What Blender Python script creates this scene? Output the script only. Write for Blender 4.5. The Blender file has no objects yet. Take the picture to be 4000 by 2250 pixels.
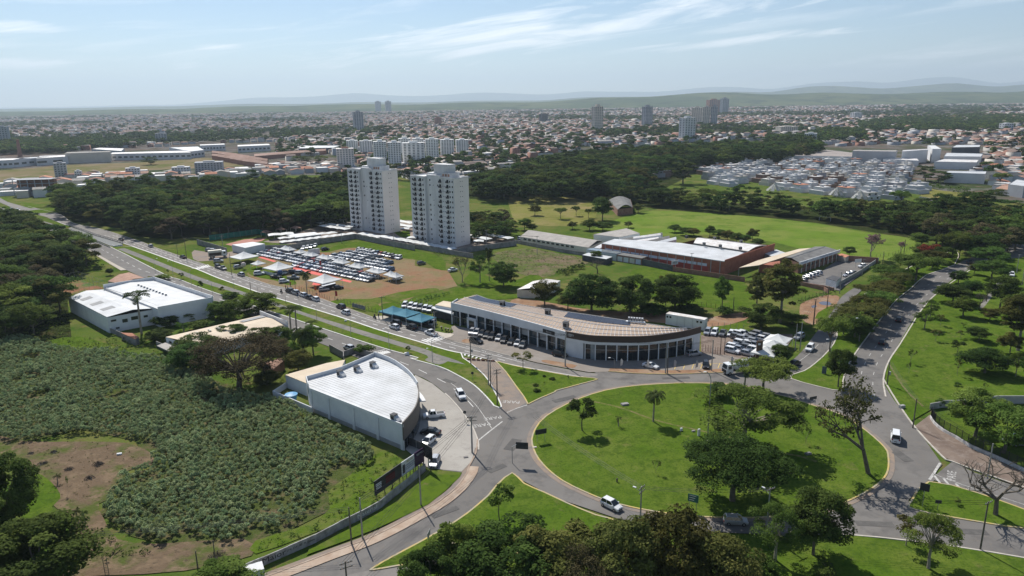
import bpy,math,random
import numpy as np
from mathutils import Vector,Matrix
random.seed(7);RNG=np.random.default_rng(7)
SC=bpy.context.scene
COL=SC.collection
# ------------------------------------------------------------------ camera
FPX,HC,PITCH,ROLL=2826.0,68.0,math.radians(14.54),math.radians(0.75)
_fw=np.array([0,math.cos(PITCH),-math.sin(PITCH)]);_r0=np.array([1.0,0,0]);_u0=np.array([0,math.sin(PITCH),math.cos(PITCH)])
_R=math.cos(ROLL)*_r0-math.sin(ROLL)*_u0
_U=math.sin(ROLL)*_r0+math.cos(ROLL)*_u0
CAM=np.array([0,0,HC])
cam_d=bpy.data.cameras.new('camera');cam_d.sensor_width=36;cam_d.lens=36*FPX/4000
cam_d.clip_start=0.5;cam_d.clip_end=120000
cam=bpy.data.objects.new('camera',cam_d);COL.objects.link(cam)
cam.matrix_world=Matrix(((_R[0],_U[0],-_fw[0],0),(_R[1],_U[1],-_fw[1],0),(_R[2],_U[2],-_fw[2],HC),(0,0,0,1)))
SC.camera=cam
# ------------------------------------------------------------------ light
SUN_EL=math.radians(46);SUN_AZ=math.atan2(-0.41,0.91)
SUN_DIR=Vector((math.sin(SUN_AZ)*math.cos(SUN_EL),math.cos(SUN_AZ)*math.cos(SUN_EL),math.sin(SUN_EL)))
sd=bpy.data.lights.new('sun','SUN');sd.energy=4.6;sd.angle=math.radians(0.53);sd.color=(1.0,0.955,0.88)
sun=bpy.data.objects.new('sun',sd);COL.objects.link(sun)
sun.rotation_euler=SUN_DIR.to_track_quat('Z','Y').to_euler()
SC.view_settings.view_transform='Standard';SC.view_settings.look='None'
SC.view_settings.exposure=0.42;SC.view_settings.gamma=1.0
SKY_STRENGTH=0.076
W=bpy.data.worlds.new('World');SC.world=W;W.use_nodes=True
def build_world():
 nt=W.node_tree;N=nt.nodes;L=nt.links;N.clear()
 out=N.new('ShaderNodeOutputWorld');bg=N.new('ShaderNodeBackground');bg.inputs['Strength'].default_value=SKY_STRENGTH
 L.new(bg.outputs[0],out.inputs[0])
 sky=N.new('ShaderNodeTexSky');sky.sky_type='NISHITA';sky.sun_disc=False
 sky.sun_elevation=SUN_EL;sky.sun_rotation=SUN_AZ;sky.air_density=1.0;sky.dust_density=0.05;sky.ozone_density=3.5;sky.altitude=600
 tc=N.new('ShaderNodeTexCoord');sep=N.new('ShaderNodeSeparateXYZ');L.new(tc.outputs['Generated'],sep.inputs[0])
 def m(op,a,b=None,c=None):
  n=N.new('ShaderNodeMath');n.operation=op
  for i,v in enumerate((a,b,c)):
   if v is None:continue
   if isinstance(v,(int,float)):n.inputs[i].default_value=v
   else:L.new(v,n.inputs[i])
  return n.outputs[0]
 az=m('ARCTAN2',sep.outputs[0],sep.outputs[1]);el=m('ARCSINE',sep.outputs[2])
 cb=N.new('ShaderNodeCombineXYZ');L.new(m('ADD',m('MULTIPLY',az,5.0),m('MULTIPLY',el,-6.0)),cb.inputs[0]);L.new(m('ADD',m('MULTIPLY',el,46.0),m('MULTIPLY',az,-5.0)),cb.inputs[1])
 def noise(scale,detail,rough,dist=0.0):
  n=N.new('ShaderNodeTexNoise');n.inputs['Scale'].default_value=scale;n.inputs['Detail'].default_value=detail
  n.inputs['Roughness'].default_value=rough;n.inputs['Distortion'].default_value=dist;L.new(cb.outputs[0],n.inputs['Vector']);return n.outputs[0]
 n1=noise(1.3,9,0.62,0.8);n2=noise(0.45,3,0.5)
 wide=m('MULTIPLY',m('SUBTRACT',m('MULTIPLY',n1,n2),0.27),2.2);wide=m('MAXIMUM',m('MINIMUM',wide,0.30),0.0)
 banks=[(0.01,0.080,0.36,0.026,0.085,1.0),(0.16,0.108,0.34,0.016,0.04,0.9),(0.28,0.068,0.20,0.0085,0.07,0.8),(-0.565,0.0865,0.055,0.0105,0.0,0.9),(-0.56,0.045,0.065,0.010,-0.02,0.75),(-0.585,0.064,0.035,0.006,0.0,0.6),(-0.375,0.0692,0.045,0.0062,0.0,0.75),(-0.405,0.0446,0.034,0.006,0.02,0.65),(-0.24,0.047,0.07,0.007,0.06,0.55),(0.55,0.045,0.12,0.006,0.05,0.35)]
 tot=None
 for(a,e,ha,he,sl,st)in banks:
  da=m('SUBTRACT',az,a);x=m('DIVIDE',da,ha);y=m('DIVIDE',m('SUBTRACT',m('SUBTRACT',el,e),m('MULTIPLY',da,sl)),he)
  d=m('ADD',m('MULTIPLY',x,x),m('MULTIPLY',y,y))
  v=m('MULTIPLY',m('MAXIMUM',m('SUBTRACT',1.0,d),-1.0),st)
  tot=v if tot is None else m('MAXIMUM',tot,v)
 bank=m('ADD',m('MULTIPLY',tot,0.85),m('MULTIPLY',m('SUBTRACT',n1,0.58),3.4))
 bank=m('MULTIPLY',m('MAXIMUM',m('MINIMUM',bank,1.0),0.0),0.9)
 cov=m('MAXIMUM',bank,wide)
 mix=N.new('ShaderNodeMix');mix.data_type='RGBA'
 mixh=N.new('ShaderNodeVectorMath');mixh.operation='SCALE'
 L.new(sky.outputs[0],mix.inputs['A']);mix.inputs['B'].default_value=(14.2,14.3,14.5,1);L.new(cov,mix.inputs['Factor'])
 L.new(mix.outputs['Result'],bg.inputs['Color'])
build_world()
SC.cycles.max_bounces=5;SC.cycles.diffuse_bounces=2;SC.cycles.glossy_bounces=2;SC.cycles.transmission_bounces=2
SC.cycles.volume_bounces=0;SC.cycles.transparent_max_bounces=6;SC.cycles.caustics_reflective=False;SC.cycles.caustics_refractive=False
SC.cycles.use_denoising=True
# ------------------------------------------------------------------ reading positions off the ground plane
CROPS=dict(O=(0,0,.644),a=(0,740,4.025),b=(600,880,4.025),c=(1100,1180,4.025),d=(1700,1080,4.025),e=(2300,1180,4.025),f=(1600,1400,4.025),g=(980,900,4.025),h=(1500,850,4.025),i=(2000,860,4.025),j=(2600,900,4.025),k=(1300,600,4.025),l=(2700,1180,2.275),m=(3360,880,2.275),n=(3360,1240,2.275),o=(3360,1600,2.275),p=(600,1140,2.275),q=(900,1890,2.275),r=(1300,1560,2.275),s=(2400,1560,1.5167),t=(3000,560,2.904),u=(3450,560,2.904),v=(1300,480,2.4267),A=(0,300,2.576),B=(1000,300,2.576),C=(2000,300,2.576),D=(3000,300,2.576),E=(0,850,2.576),F=(1000,850,2.576),H=(2000,850,2.576),I=(3000,850,2.576),W0=(0,1300,1.525),W1=(1000,1300,1.525),W2=(2000,1300,1.525),W3=(3000,1300,1.525))
def src(k,x,y):
 X,Y,s=CROPS[k];return X+x/s,Y+y/s
def Z(k,x,y,z=0.0):
 """the point of the survey photograph's pixel on the horizontal plane at height z"""
 sx,sy=src(k,x,y);d=_fw*FPX+_R*(sx-2000)-_U*(sy-1125);t=(z-HC)/d[2];return CAM+t*d
def ZZ(k,pts,z=0.0):return[Z(k,x,y,z)[:2]for x,y in pts]
def proj(p):
 v=np.array(p)-CAM;kz=v@_fw;return 2000+FPX*(v@_R)/kz,1125-FPX*(v@_U)/kz
def hgt(base,k,ytop):
 """height above ground point base whose top is seen at row ytop of crop k"""
 y=src(k,0,ytop)[1];lo,hi=0.0,200.0
 for _ in range(40):
  m_=(lo+hi)/2
  if proj((base[0],base[1],m_))[1]>y:lo=m_
  else:hi=m_
 return lo
def ppm(p):
 v=np.array([p[0],p[1],0])-CAM;return FPX/(v@_fw)
# ------------------------------------------------------------------ materials
MATS={}
def mat(name,col,rough=0.85,var=0.12,scale=0.6,metal=0.0,spec=0.3,bump=0.0,bscale=None,col2=None,obj_rand=0.0,detail=4,emit=None,coord='pos',streak=None):
 if name in MATS:return MATS[name]
 m=bpy.data.materials.new(name);m.use_nodes=True;nt=m.node_tree;N=nt.nodes;L=nt.links
 b=N['Principled BSDF'];b.inputs['Roughness'].default_value=rough;b.inputs['Metallic'].default_value=metal;b.inputs['Specular IOR Level'].default_value=spec
 geo=N.new('ShaderNodeNewGeometry');pos=geo.outputs['Position']
 if streak:
  mp=N.new('ShaderNodeMapping');mp.inputs['Scale'].default_value=streak;L.new(pos,mp.inputs[0]);pos=mp.outputs[0]
 no=N.new('ShaderNodeTexNoise');no.inputs['Scale'].default_value=scale;no.inputs['Detail'].default_value=detail;no.inputs['Roughness'].default_value=0.62
 L.new(pos,no.inputs['Vector'])
 cr=N.new('ShaderNodeValToRGB');L.new(no.outputs[0],cr.inputs[0])
 c2=col2 if col2 else tuple(c*(1+var)for c in col);c1=col if col2 else tuple(c*(1-var)for c in col)
 cr.color_ramp.elements[0].position=0.36;cr.color_ramp.elements[1].position=0.64
 cr.color_ramp.elements[0].color=(*c1,1);cr.color_ramp.elements[1].color=(*c2,1)
 colout=cr.outputs[0]
 if obj_rand:
  oi=N.new('ShaderNodeObjectInfo');hs=N.new('ShaderNodeHueSaturation');mr=N.new('ShaderNodeMapRange');L.new(oi.outputs['Random'],mr.inputs[0])
  mr.inputs['To Min'].default_value=1-obj_rand;mr.inputs['To Max'].default_value=1+obj_rand;L.new(mr.outputs[0],hs.inputs['Value']);L.new(colout,hs.inputs['Color']);colout=hs.outputs[0]
 L.new(colout,b.inputs['Base Color'])
 if bump:
  n2=N.new('ShaderNodeTexNoise');n2.inputs['Scale'].default_value=bscale or scale*4;n2.inputs['Detail'].default_value=5;L.new(geo.outputs['Position'],n2.inputs['Vector'])
  bp=N.new('ShaderNodeBump');bp.inputs['Strength'].default_value=0.9;bp.inputs['Distance'].default_value=bump;L.new(n2.outputs[0],bp.inputs['Height']);L.new(bp.outputs[0],b.inputs['Normal'])
 if emit:
  b.inputs['Emission Color'].default_value=(*emit[:3],1);b.inputs['Emission Strength'].default_value=emit[3]
 MATS[name]=m;return m
def ground_mat(name,layers,rough=0.95,bump=0.12,bscale=2.2):
 """layers: list of (colour, noise scale, threshold, softness); first one is the base"""
 m=bpy.data.materials.new(name);m.use_nodes=True;nt=m.node_tree;N=nt.nodes;L=nt.links
 b=N['Principled BSDF'];b.inputs['Roughness'].default_value=rough;b.inputs['Specular IOR Level'].default_value=0.0 if rough>0.9 else 0.08
 geo=N.new('ShaderNodeNewGeometry');cur=None
 for i,(c,s,th,so)in enumerate(layers):
  rgb=N.new('ShaderNodeRGB');rgb.outputs[0].default_value=(*c,1)
  if cur is None:cur=rgb.outputs[0];continue
  mp=N.new('ShaderNodeMapping');mp.inputs['Location'].default_value=(i*37.1,i*11.7,i*3.3);L.new(geo.outputs['Position'],mp.inputs[0])
  no=N.new('ShaderNodeTexNoise');no.inputs['Scale'].default_value=s;no.inputs['Detail'].default_value=3;no.inputs['Roughness'].default_value=0.7;L.new(mp.outputs[0],no.inputs['Vector'])
  mr=N.new('ShaderNodeMapRange');mr.inputs['From Min'].default_value=th-so;mr.inputs['From Max'].default_value=th+so;L.new(no.outputs[0],mr.inputs[0])
  mx=N.new('ShaderNodeMix');mx.data_type='RGBA';L.new(mr.outputs[0],mx.inputs['Factor']);L.new(cur,mx.inputs['A']);L.new(rgb.outputs[0],mx.inputs['B']);cur=mx.outputs['Result']
 L.new(cur,b.inputs['Base Color'])
 if bump:
  n2=N.new('ShaderNodeTexNoise');n2.inputs['Scale'].default_value=bscale;n2.inputs['Detail'].default_value=3;n2.inputs['Roughness'].default_value=0.7;L.new(geo.outputs['Position'],n2.inputs['Vector'])
  bp=N.new('ShaderNodeBump');bp.inputs['Strength'].default_value=1.0;bp.inputs['Distance'].default_value=bump;L.new(n2.outputs[0],bp.inputs['Height']);L.new(bp.outputs[0],b.inputs['Normal'])
 MATS[name]=m;return m
def leaf_mat(name,dark,light,trans=0.3,rand=0.32,hue=0.025):
 m=bpy.data.materials.new(name);m.use_nodes=True;nt=m.node_tree;N=nt.nodes;L=nt.links
 b=N['Principled BSDF'];out=N['Material Output'];b.inputs['Roughness'].default_value=0.8;b.inputs['Specular IOR Level'].default_value=0.03
 at=N.new('ShaderNodeAttribute');at.attribute_name='lv'
 cr=N.new('ShaderNodeValToRGB');cr.color_ramp.elements[0].color=(*dark,1);cr.color_ramp.elements[1].color=(*light,1);L.new(at.outputs['Fac'],cr.inputs[0])
 oi=N.new('ShaderNodeObjectInfo');mr=N.new('ShaderNodeMapRange');L.new(oi.outputs['Random'],mr.inputs[0]);mr.inputs['To Min'].default_value=1-rand;mr.inputs['To Max'].default_value=1+rand
 mr2=N.new('ShaderNodeMapRange');sn=N.new('ShaderNodeMath');sn.operation='FRACT';ml=N.new('ShaderNodeMath');ml.operation='MULTIPLY';ml.inputs[1].default_value=17.3
 L.new(oi.outputs['Random'],ml.inputs[0]);L.new(ml.outputs[0],sn.inputs[0]);L.new(sn.outputs[0],mr2.inputs[0]);mr2.inputs['To Min'].default_value=0.5-hue;mr2.inputs['To Max'].default_value=0.5+hue
 hs=N.new('ShaderNodeHueSaturation');L.new(mr.outputs[0],hs.inputs['Value']);L.new(mr2.outputs[0],hs.inputs['Hue']);L.new(cr.outputs[0],hs.inputs['Color']);L.new(hs.outputs[0],b.inputs['Base Color'])
 tr=N.new('ShaderNodeBsdfTranslucent');L.new(hs.outputs[0],tr.inputs[0]);mx=N.new('ShaderNodeMixShader');mx.inputs[0].default_value=trans
 L.new(b.outputs[0],mx.inputs[1]);L.new(tr.outputs[0],mx.inputs[2]);L.new(mx.outputs[0],out.inputs[0])
 MATS[name]=m;return m
def glass_mat(name,col=(0.02,0.03,0.04),rough=0.06):
 return mat(name,col,rough=rough,var=0.15,scale=0.5,spec=0.7)
# ------------------------------------------------------------------ geometry helpers
def tag(o,label=None,cat=None,group=None,kind=None):
 if label:o['label']=label
 if cat:o['category']=cat
 if group:o['group']=group
 if kind:o['kind']=kind
 return o
def empty(name,loc=(0,0,0),rz=0.0):
 o=bpy.data.objects.new(name,None);COL.objects.link(o);o.location=loc;o.rotation_euler=(0,0,rz);o.empty_display_size=0.5;return o
class MB:
 def __init__(s):s.v=[];s.f=[];s.m=[]
 def add(s,vs,fs,m=0):
  n=len(s.v);s.v+=[tuple(float(c)for c in v)for v in vs];s.f+=[tuple(i+n for i in f)for f in fs];s.m+=[m]*len(fs);return s
 def box(s,x0,x1,y0,y1,z0,z1,m=0):
  return s.add([(x0,y0,z0),(x1,y0,z0),(x1,y1,z0),(x0,y1,z0),(x0,y0,z1),(x1,y0,z1),(x1,y1,z1),(x0,y1,z1)],[(3,2,1,0),(4,5,6,7),(0,1,5,4),(1,2,6,5),(2,3,7,6),(3,0,4,7)],m)
 def obox(s,c,ang,lx,ly,z0,z1,m=0):
  ca,sa=math.cos(ang),math.sin(ang);P=[]
  for z in(z0,z1):
   for(a,b)in((-lx,-ly),(lx,-ly),(lx,ly),(-lx,ly)):P.append((c[0]+(a*ca-b*sa)/2,c[1]+(a*sa+b*ca)/2,z))
  return s.add(P,[(3,2,1,0),(4,5,6,7),(0,1,5,4),(1,2,6,5),(2,3,7,6),(3,0,4,7)],m)
 def prism(s,poly,z0,z1,m=0,top=True,bottom=False,mt=None):
  n=len(poly)
  z0s=z0 if hasattr(z0,'__len__')else[z0]*n;z1s=z1 if hasattr(z1,'__len__')else[z1]*n
  if sum(poly[i][0]*poly[(i+1)%n][1]-poly[(i+1)%n][0]*poly[i][1]for i in range(n))<0:
   poly=list(poly)[::-1];z0s=list(z0s)[::-1];z1s=list(z1s)[::-1]
  vs=[(p[0],p[1],z0s[i])for i,p in enumerate(poly)]+[(p[0],p[1],z1s[i])for i,p in enumerate(poly)]
  s.add(vs,[(i,(i+1)%n,n+(i+1)%n,n+i)for i in range(n)],m)
  if top:s.add([(p[0],p[1],z1s[i])for i,p in enumerate(poly)],[tuple(range(n))],m if mt is None else mt)
  if bottom:s.add([(p[0],p[1],z0s[i])for i,p in enumerate(poly)],[tuple(range(n-1,-1,-1))],m)
  return s
 def tube(s,p0,p1,r0,r1=None,n=6,m=0,caps=True):
  r1=r0 if r1 is None else r1;p0=Vector([float(c)for c in p0]);p1=Vector([float(c)for c in p1]);d=p1-p0
  if d.length<1e-6:return s
  q=d.to_track_quat('Z','Y');vs=[]
  for(p,r)in((p0,r0),(p1,r1)):
   for i in range(n):
    a=2*math.pi*i/n;vs.append(p+q@Vector((r*math.cos(a),r*math.sin(a),0)))
  fs=[(i,(i+1)%n,n+(i+1)%n,n+i)for i in range(n)]
  if caps:fs+=[tuple(range(n-1,-1,-1)),tuple(range(n,2*n))]
  return s.add(vs,fs,m)
 def wall(s,pts,z0,z1,t=0.2,m=0,closed=False):
  """thin wall along a polyline"""
  P=list(pts)+([pts[0]]if closed else[])
  for i in range(len(P)-1):
   a=np.array(P[i][:2],float);b=np.array(P[i+1][:2],float);d=b-a;L_=np.hypot(*d)
   if L_<1e-4:continue
   s.obox((a+b)/2,math.atan2(d[1],d[0]),L_+t*0.98,t,z0+0.002*(i%2),z1+0.002*(i%2),m)
  return s
 def mesh(s,name,off=(0,0,0),mats=(),smooth=False):
  me=bpy.data.meshes.new(name);o=off
  me.from_pydata([(v[0]-o[0],v[1]-o[1],v[2]-o[2])for v in s.v],[],s.f)
  for m_ in mats:me.materials.append(m_)
  if len(mats)>1:me.polygons.foreach_set('material_index',s.m)
  if smooth:me.polygons.foreach_set('use_smooth',[True]*len(s.f))
  me.update();return me
 def build(s,name,mats,parent=None,loc=None,smooth=False):
  if not isinstance(mats,(list,tuple)):mats=[mats]
  off=(0,0,0)
  if loc is not None:off=loc
  elif parent is not None and parent.parent is None:off=parent.location
  elif parent is not None:off=parent.location+parent.parent.location
  o=bpy.data.objects.new(name,s.mesh(name,off,mats,smooth));COL.objects.link(o)
  if parent is not None:o.parent=parent
  elif loc is not None:o.location=loc
  return o
def place(name,me,parent=None,loc=(0,0,0),rz=0.0,sc=(1,1,1)):
 o=bpy.data.objects.new(name,me);COL.objects.link(o);o.parent=parent;o.location=loc;o.rotation_euler=(0,0,rz);o.scale=sc;return o
def smooth_line(pts,n=4,closed=False):
 P=[np.array(p[:2],float)for p in pts];N_=len(P);out=[]
 rng=range(N_)if closed else range(N_-1)
 for i in rng:
  p1,p2=P[i],P[(i+1)%N_];p0=P[(i-1)%N_]if closed or i>0 else p1;p3=P[(i+2)%N_]if closed or i+2<N_ else p2
  for j in range(n):
   t=j/n;out.append(0.5*((2*p1)+(-p0+p2)*t+(2*p0-5*p1+4*p2-p3)*t*t+(-p0+3*p1-3*p2+p3)*t**3))
 if not closed:out.append(P[-1])
 return out
def offset_line(pts,d,closed=False):
 P=np.array([p[:2]for p in pts],float);n=len(P);out=[]
 for i in range(n):
  a=P[(i-1)%n]if closed or i>0 else P[i];b=P[(i+1)%n]if closed or i<n-1 else P[i]
  t=b-a;t=t/(np.hypot(*t)+1e-9);out.append(P[i]+d*np.array([-t[1],t[0]]))
 return out
def area(poly):return 0.5*sum(poly[i][0]*poly[(i+1)%len(poly)][1]-poly[(i+1)%len(poly)][0]*poly[i][1]for i in range(len(poly)))
def inside(poly,X,Y):
 X=np.asarray(X,float);Y=np.asarray(Y,float);r=np.zeros(X.shape,bool);n=len(poly);j=n-1
 for i in range(n):
  xi,yi=poly[i][0],poly[i][1];xj,yj=poly[j][0],poly[j][1]
  c=((yi>Y)!=(yj>Y))&(X<(xj-xi)*(Y-yi)/(yj-yi+1e-12)+xi);r^=c;j=i
 return r
def sheet(name,poly,z,m,label=None,kind='structure',cat=None):
 P=list(poly)
 if area(P)<0:P=P[::-1]
 mb=MB().add([(p[0],p[1],z)for p in P],[tuple(range(len(P)))]);o=mb.build(name,m);tag(o,label,cat,kind=kind);return o
def strip(mb,line,w,z0,z1,m=0,closed=False,side=0):
 """raised band along a line; side 0 centred, +1 left, -1 right"""
 a=offset_line(line,w*(0.5 if side==0 else(1 if side>0 else 0)),closed);b=offset_line(line,-w*(0.5 if side==0 else(0 if side>0 else 1)),closed)
 n=len(line);k=n if closed else n-1
 vs=[(p[0],p[1],z1)for p in a]+[(p[0],p[1],z1)for p in b]+[(p[0],p[1],z0)for p in a]+[(p[0],p[1],z0)for p in b]
 fs=[]
 for i in range(k):
  j=(i+1)%n;fs+=[(i,n+i,n+j,j),(i,j,2*n+j,2*n+i),(n+i,3*n+i,3*n+j,n+j)]
 return mb.add(vs,fs,m)
def text(name,body,loc,rot,size,m,parent=None,ext=0.01,align='CENTER',sx=1.0):
 c=bpy.data.curves.new(name,'FONT');c.body=body;c.size=size;c.extrude=ext;c.align_x=align;c.align_y='CENTER';c.resolution_u=2;c.materials.append(m)
 tmp=bpy.data.objects.new(name,c);me=bpy.data.meshes.new_from_object(tmp);bpy.data.objects.remove(tmp);me.materials.clear();me.materials.append(m)
 o=bpy.data.objects.new(name,me);COL.objects.link(o);o.rotation_euler=rot;o.scale=(sx,1,1)
 if parent is not None:o.parent=parent;o.location=Vector(loc)-parent.location
 else:o.location=loc
 return o
ORD='first second third fourth fifth sixth seventh eighth ninth tenth eleventh twelfth thirteenth fourteenth fifteenth sixteenth seventeenth eighteenth nineteenth twentieth twenty-first twenty-second twenty-third twenty-fourth twenty-fifth twenty-sixth twenty-seventh twenty-eighth twenty-ninth thirtieth'.split()
# ================================================================== GROUND, ROADS
grass_base=ground_mat('field_grass',[((0.0884,0.1266,0.0248),1,0,0),((0.1664,0.1519,0.0545),0.02,0.56,0.10),((0.0572,0.1013,0.0178),0.09,0.55,0.10),((0.1456,0.1215,0.0495),0.35,0.62,0.08)])
lawn=ground_mat('lawn',[((0.075,0.13,0.014),1,0,0),((0.115,0.155,0.026),0.10,0.52,0.14),((0.052,0.092,0.013),0.5,0.58,0.12),((0.15,0.15,0.05),0.22,0.68,0.08),((0.045,0.082,0.011),2.5,0.60,0.12)],bump=0.10)
verge=ground_mat('verge_grass',[((0.085,0.135,0.016),1,0,0),((0.15,0.145,0.052),0.08,0.56,0.10),((0.058,0.098,0.016),0.6,0.58,0.10),((0.17,0.135,0.075),0.3,0.70,0.06)],bump=0.10)
pasture=ground_mat('pasture',[((0.1208,0.1890,0.0280),1,0,0),((0.1733,0.2052,0.0500),0.025,0.52,0.10),((0.0893,0.1458,0.0220),0.09,0.60,0.10),((0.1575,0.1620,0.0500),0.2,0.68,0.06)],bump=0.15)
dry_pasture=ground_mat('dry_pasture',[((0.19,0.185,0.055),1,0,0),((0.235,0.195,0.085),0.03,0.54,0.10),((0.13,0.145,0.032),0.07,0.58,0.10)],bump=0.15)
rough_weeds=ground_mat('rough_weeds',[((0.1140,0.1400,0.0427),1,0,0),((0.1900,0.1450,0.0950),0.07,0.50,0.08),((0.0712,0.1050,0.0238),0.25,0.55,0.08),((0.1520,0.1150,0.0855),0.5,0.58,0.08)],bump=0.25)
lot_soil=ground_mat('lot_soil',[((0.2295,0.1700,0.0990),1,0,0),((0.2550,0.1403,0.0855),0.045,0.53,0.08),((0.1700,0.1573,0.0675),0.08,0.56,0.09),((0.1445,0.1020,0.0675),0.4,0.66,0.08),((0.2890,0.2125,0.1440),0.6,0.66,0.08)],bump=0.06)
red_soil=ground_mat('red_soil',[((0.2815,0.1701,0.1045),1,0,0),((0.3284,0.2457,0.1760),0.15,0.55,0.10),((0.2033,0.1229,0.0825),0.5,0.60,0.10)],bump=0.05)
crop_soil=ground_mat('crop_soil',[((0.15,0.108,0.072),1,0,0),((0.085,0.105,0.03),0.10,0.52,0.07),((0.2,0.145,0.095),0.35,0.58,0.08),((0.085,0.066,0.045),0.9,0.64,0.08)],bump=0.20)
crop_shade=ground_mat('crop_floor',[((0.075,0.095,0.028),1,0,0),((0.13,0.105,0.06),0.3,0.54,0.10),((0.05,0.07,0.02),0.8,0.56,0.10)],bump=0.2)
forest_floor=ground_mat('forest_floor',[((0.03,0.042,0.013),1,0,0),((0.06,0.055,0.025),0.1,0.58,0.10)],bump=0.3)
town_soil=ground_mat('town_soil',[((0.1190,0.1013,0.0880),1,0,0),((0.0490,0.0675,0.0280),0.008,0.52,0.06),((0.1750,0.1650,0.1600),0.03,0.58,0.06),((0.1470,0.1050,0.0800),0.05,0.60,0.05)],bump=0)
asphalt=ground_mat('asphalt',[((0.158,0.148,0.138),1,0,0),((0.19,0.178,0.165),0.06,0.54,0.12),((0.125,0.118,0.112),0.25,0.60,0.10),((0.18,0.158,0.135),0.9,0.64,0.08)],rough=0.8,bump=0.012,bscale=6)
asphalt_old=ground_mat('asphalt_old',[((0.2,0.186,0.172),1,0,0),((0.235,0.217,0.198),0.08,0.54,0.12),((0.155,0.145,0.136),0.3,0.60,0.10)],rough=0.85,bump=0.012,bscale=6)
asphalt_dust=ground_mat('asphalt_dusty',[((0.24,0.20,0.17),1,0,0),((0.29,0.22,0.165),0.10,0.54,0.12),((0.19,0.17,0.155),0.4,0.60,0.10)],rough=0.9,bump=0.012,bscale=6)
paved_brown=ground_mat('paving_brown',[((0.2115,0.1650,0.1350),1,0,0),((0.1710,0.1300,0.1080),0.15,0.52,0.10),((0.2610,0.2150,0.1836),0.6,0.60,0.10)],bump=0.01,bscale=6)
forecourt_m=ground_mat('forecourt_paving',[((0.2581,0.2254,0.1961),1,0,0),((0.2893,0.2601,0.2345),0.12,0.54,0.10),((0.2190,0.1994,0.1818),0.5,0.62,0.10)],bump=0.01,bscale=6)
concrete_m=ground_mat('yard_concrete',[((0.3570,0.3315,0.2967),1,0,0),((0.3995,0.3740,0.3354),0.10,0.54,0.12),((0.3060,0.2848,0.2580),0.5,0.62,0.10)],bump=0.008,bscale=6)
walk_m=ground_mat('pavement_concrete',[((0.46,0.42,0.36),1,0,0),((0.52,0.47,0.40),0.3,0.55,0.10),((0.38,0.33,0.28),0.8,0.62,0.10)],bump=0.008,bscale=6)
path_m=ground_mat('median_path',[((0.20,0.195,0.18),1,0,0),((0.25,0.23,0.205),0.2,0.55,0.10),((0.15,0.15,0.13),0.7,0.62,0.10)],bump=0.01,bscale=6)
paint_w=mat('road_paint_white',(0.62,0.61,0.58),rough=0.7,col2=(0.74,0.73,0.70),scale=2.5)
paint_worn=mat('road_paint_worn',(0.30,0.29,0.275),rough=0.8,col2=(0.58,0.565,0.53),scale=3.0)
paint_y=mat('road_paint_yellow',(0.60,0.42,0.10),rough=0.7,var=0.18,scale=2.5)
kerb_y=mat('kerb_yellow',(0.50,0.37,0.11),rough=0.8,col2=(0.36,0.32,0.24),scale=0.45)
kerb_c=mat('kerb_concrete',(0.42,0.385,0.33),rough=0.9,col2=(0.52,0.48,0.42),scale=0.8)
kerb_w=mat('kerb_white',(0.60,0.585,0.55),rough=0.85,col2=(0.70,0.68,0.64),scale=0.8)
red_mat=mat('red_carpet',(0.60,0.10,0.085),rough=0.9,col2=(0.68,0.15,0.12),scale=0.5)
xs=sorted({s_*v for v in(0,40,80,120,160,220,300,400,560,800,1200,2000,3500,6000,10000,16000,26000,42000)for s_ in(-1,1)})
ys=[-3000,-600,-100,0,40,80,120,160,200,260,330,420,520,680,900,1200,1700,2500,4000,6500,10000,15500,24000,33000]
mb=MB();nx=len(xs)
mb.add([(x,y,0)for y in ys for x in xs],[(j*nx+i,j*nx+i+1,(j+1)*nx+i+1,(j+1)*nx+i)for j in range(len(ys)-1)for i in range(nx-1)])
tag(mb.build('ground',grass_base),'grassy open ground under the whole scene',kind='structure')
ZL=[0.012]
def patch(name,k,pts,m,label,sm=0,z=None):
 P=ZZ(k,pts)
 if sm:P=smooth_line(P,sm,True)
 if z is None:ZL[0]+=0.004;z=ZL[0]
 return sheet(name,P,z,m,label)
patch('ground','O',[(-900,470),(0,450),(500,445),(860,440),(1180,440),(1400,385),(1750,360),(2050,355),(2080,400),(2300,470),(2900,560),(4400,330),(2600,258),(1288,268),(0,284),(-1900,330)],town_soil,'dusty town ground between the far houses')
tan_field=ground_mat('tan_field',[((0.19,0.155,0.085),1,0,0),((0.12,0.13,0.045),0.015,0.54,0.06),((0.23,0.18,0.12),0.05,0.58,0.08)],bump=0)
patch('field','A',[(-200,960),(640,890),(1400,860),(2050,815),(2500,830),(2450,900),(1950,920),(1270,950),(700,1000),(380,1050),(-200,1060)],tan_field,'dry grass strip in front of the long industrial sheds')
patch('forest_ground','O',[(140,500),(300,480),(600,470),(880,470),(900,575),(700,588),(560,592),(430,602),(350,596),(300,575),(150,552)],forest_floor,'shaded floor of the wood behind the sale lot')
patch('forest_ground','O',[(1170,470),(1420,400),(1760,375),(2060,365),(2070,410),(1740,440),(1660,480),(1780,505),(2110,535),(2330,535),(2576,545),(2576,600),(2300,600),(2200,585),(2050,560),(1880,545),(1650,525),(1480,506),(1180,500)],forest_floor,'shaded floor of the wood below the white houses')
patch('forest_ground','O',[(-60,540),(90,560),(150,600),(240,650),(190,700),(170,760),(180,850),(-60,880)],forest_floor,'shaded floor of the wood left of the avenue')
patch('pasture','C',[(-20,1180),(300,1190),(700,1235),(830,1290),(840,1420),(600,1500),(100,1480),(0,1400)],dry_pasture,'yellowish pasture to the left of the brick barn',2)
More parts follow.
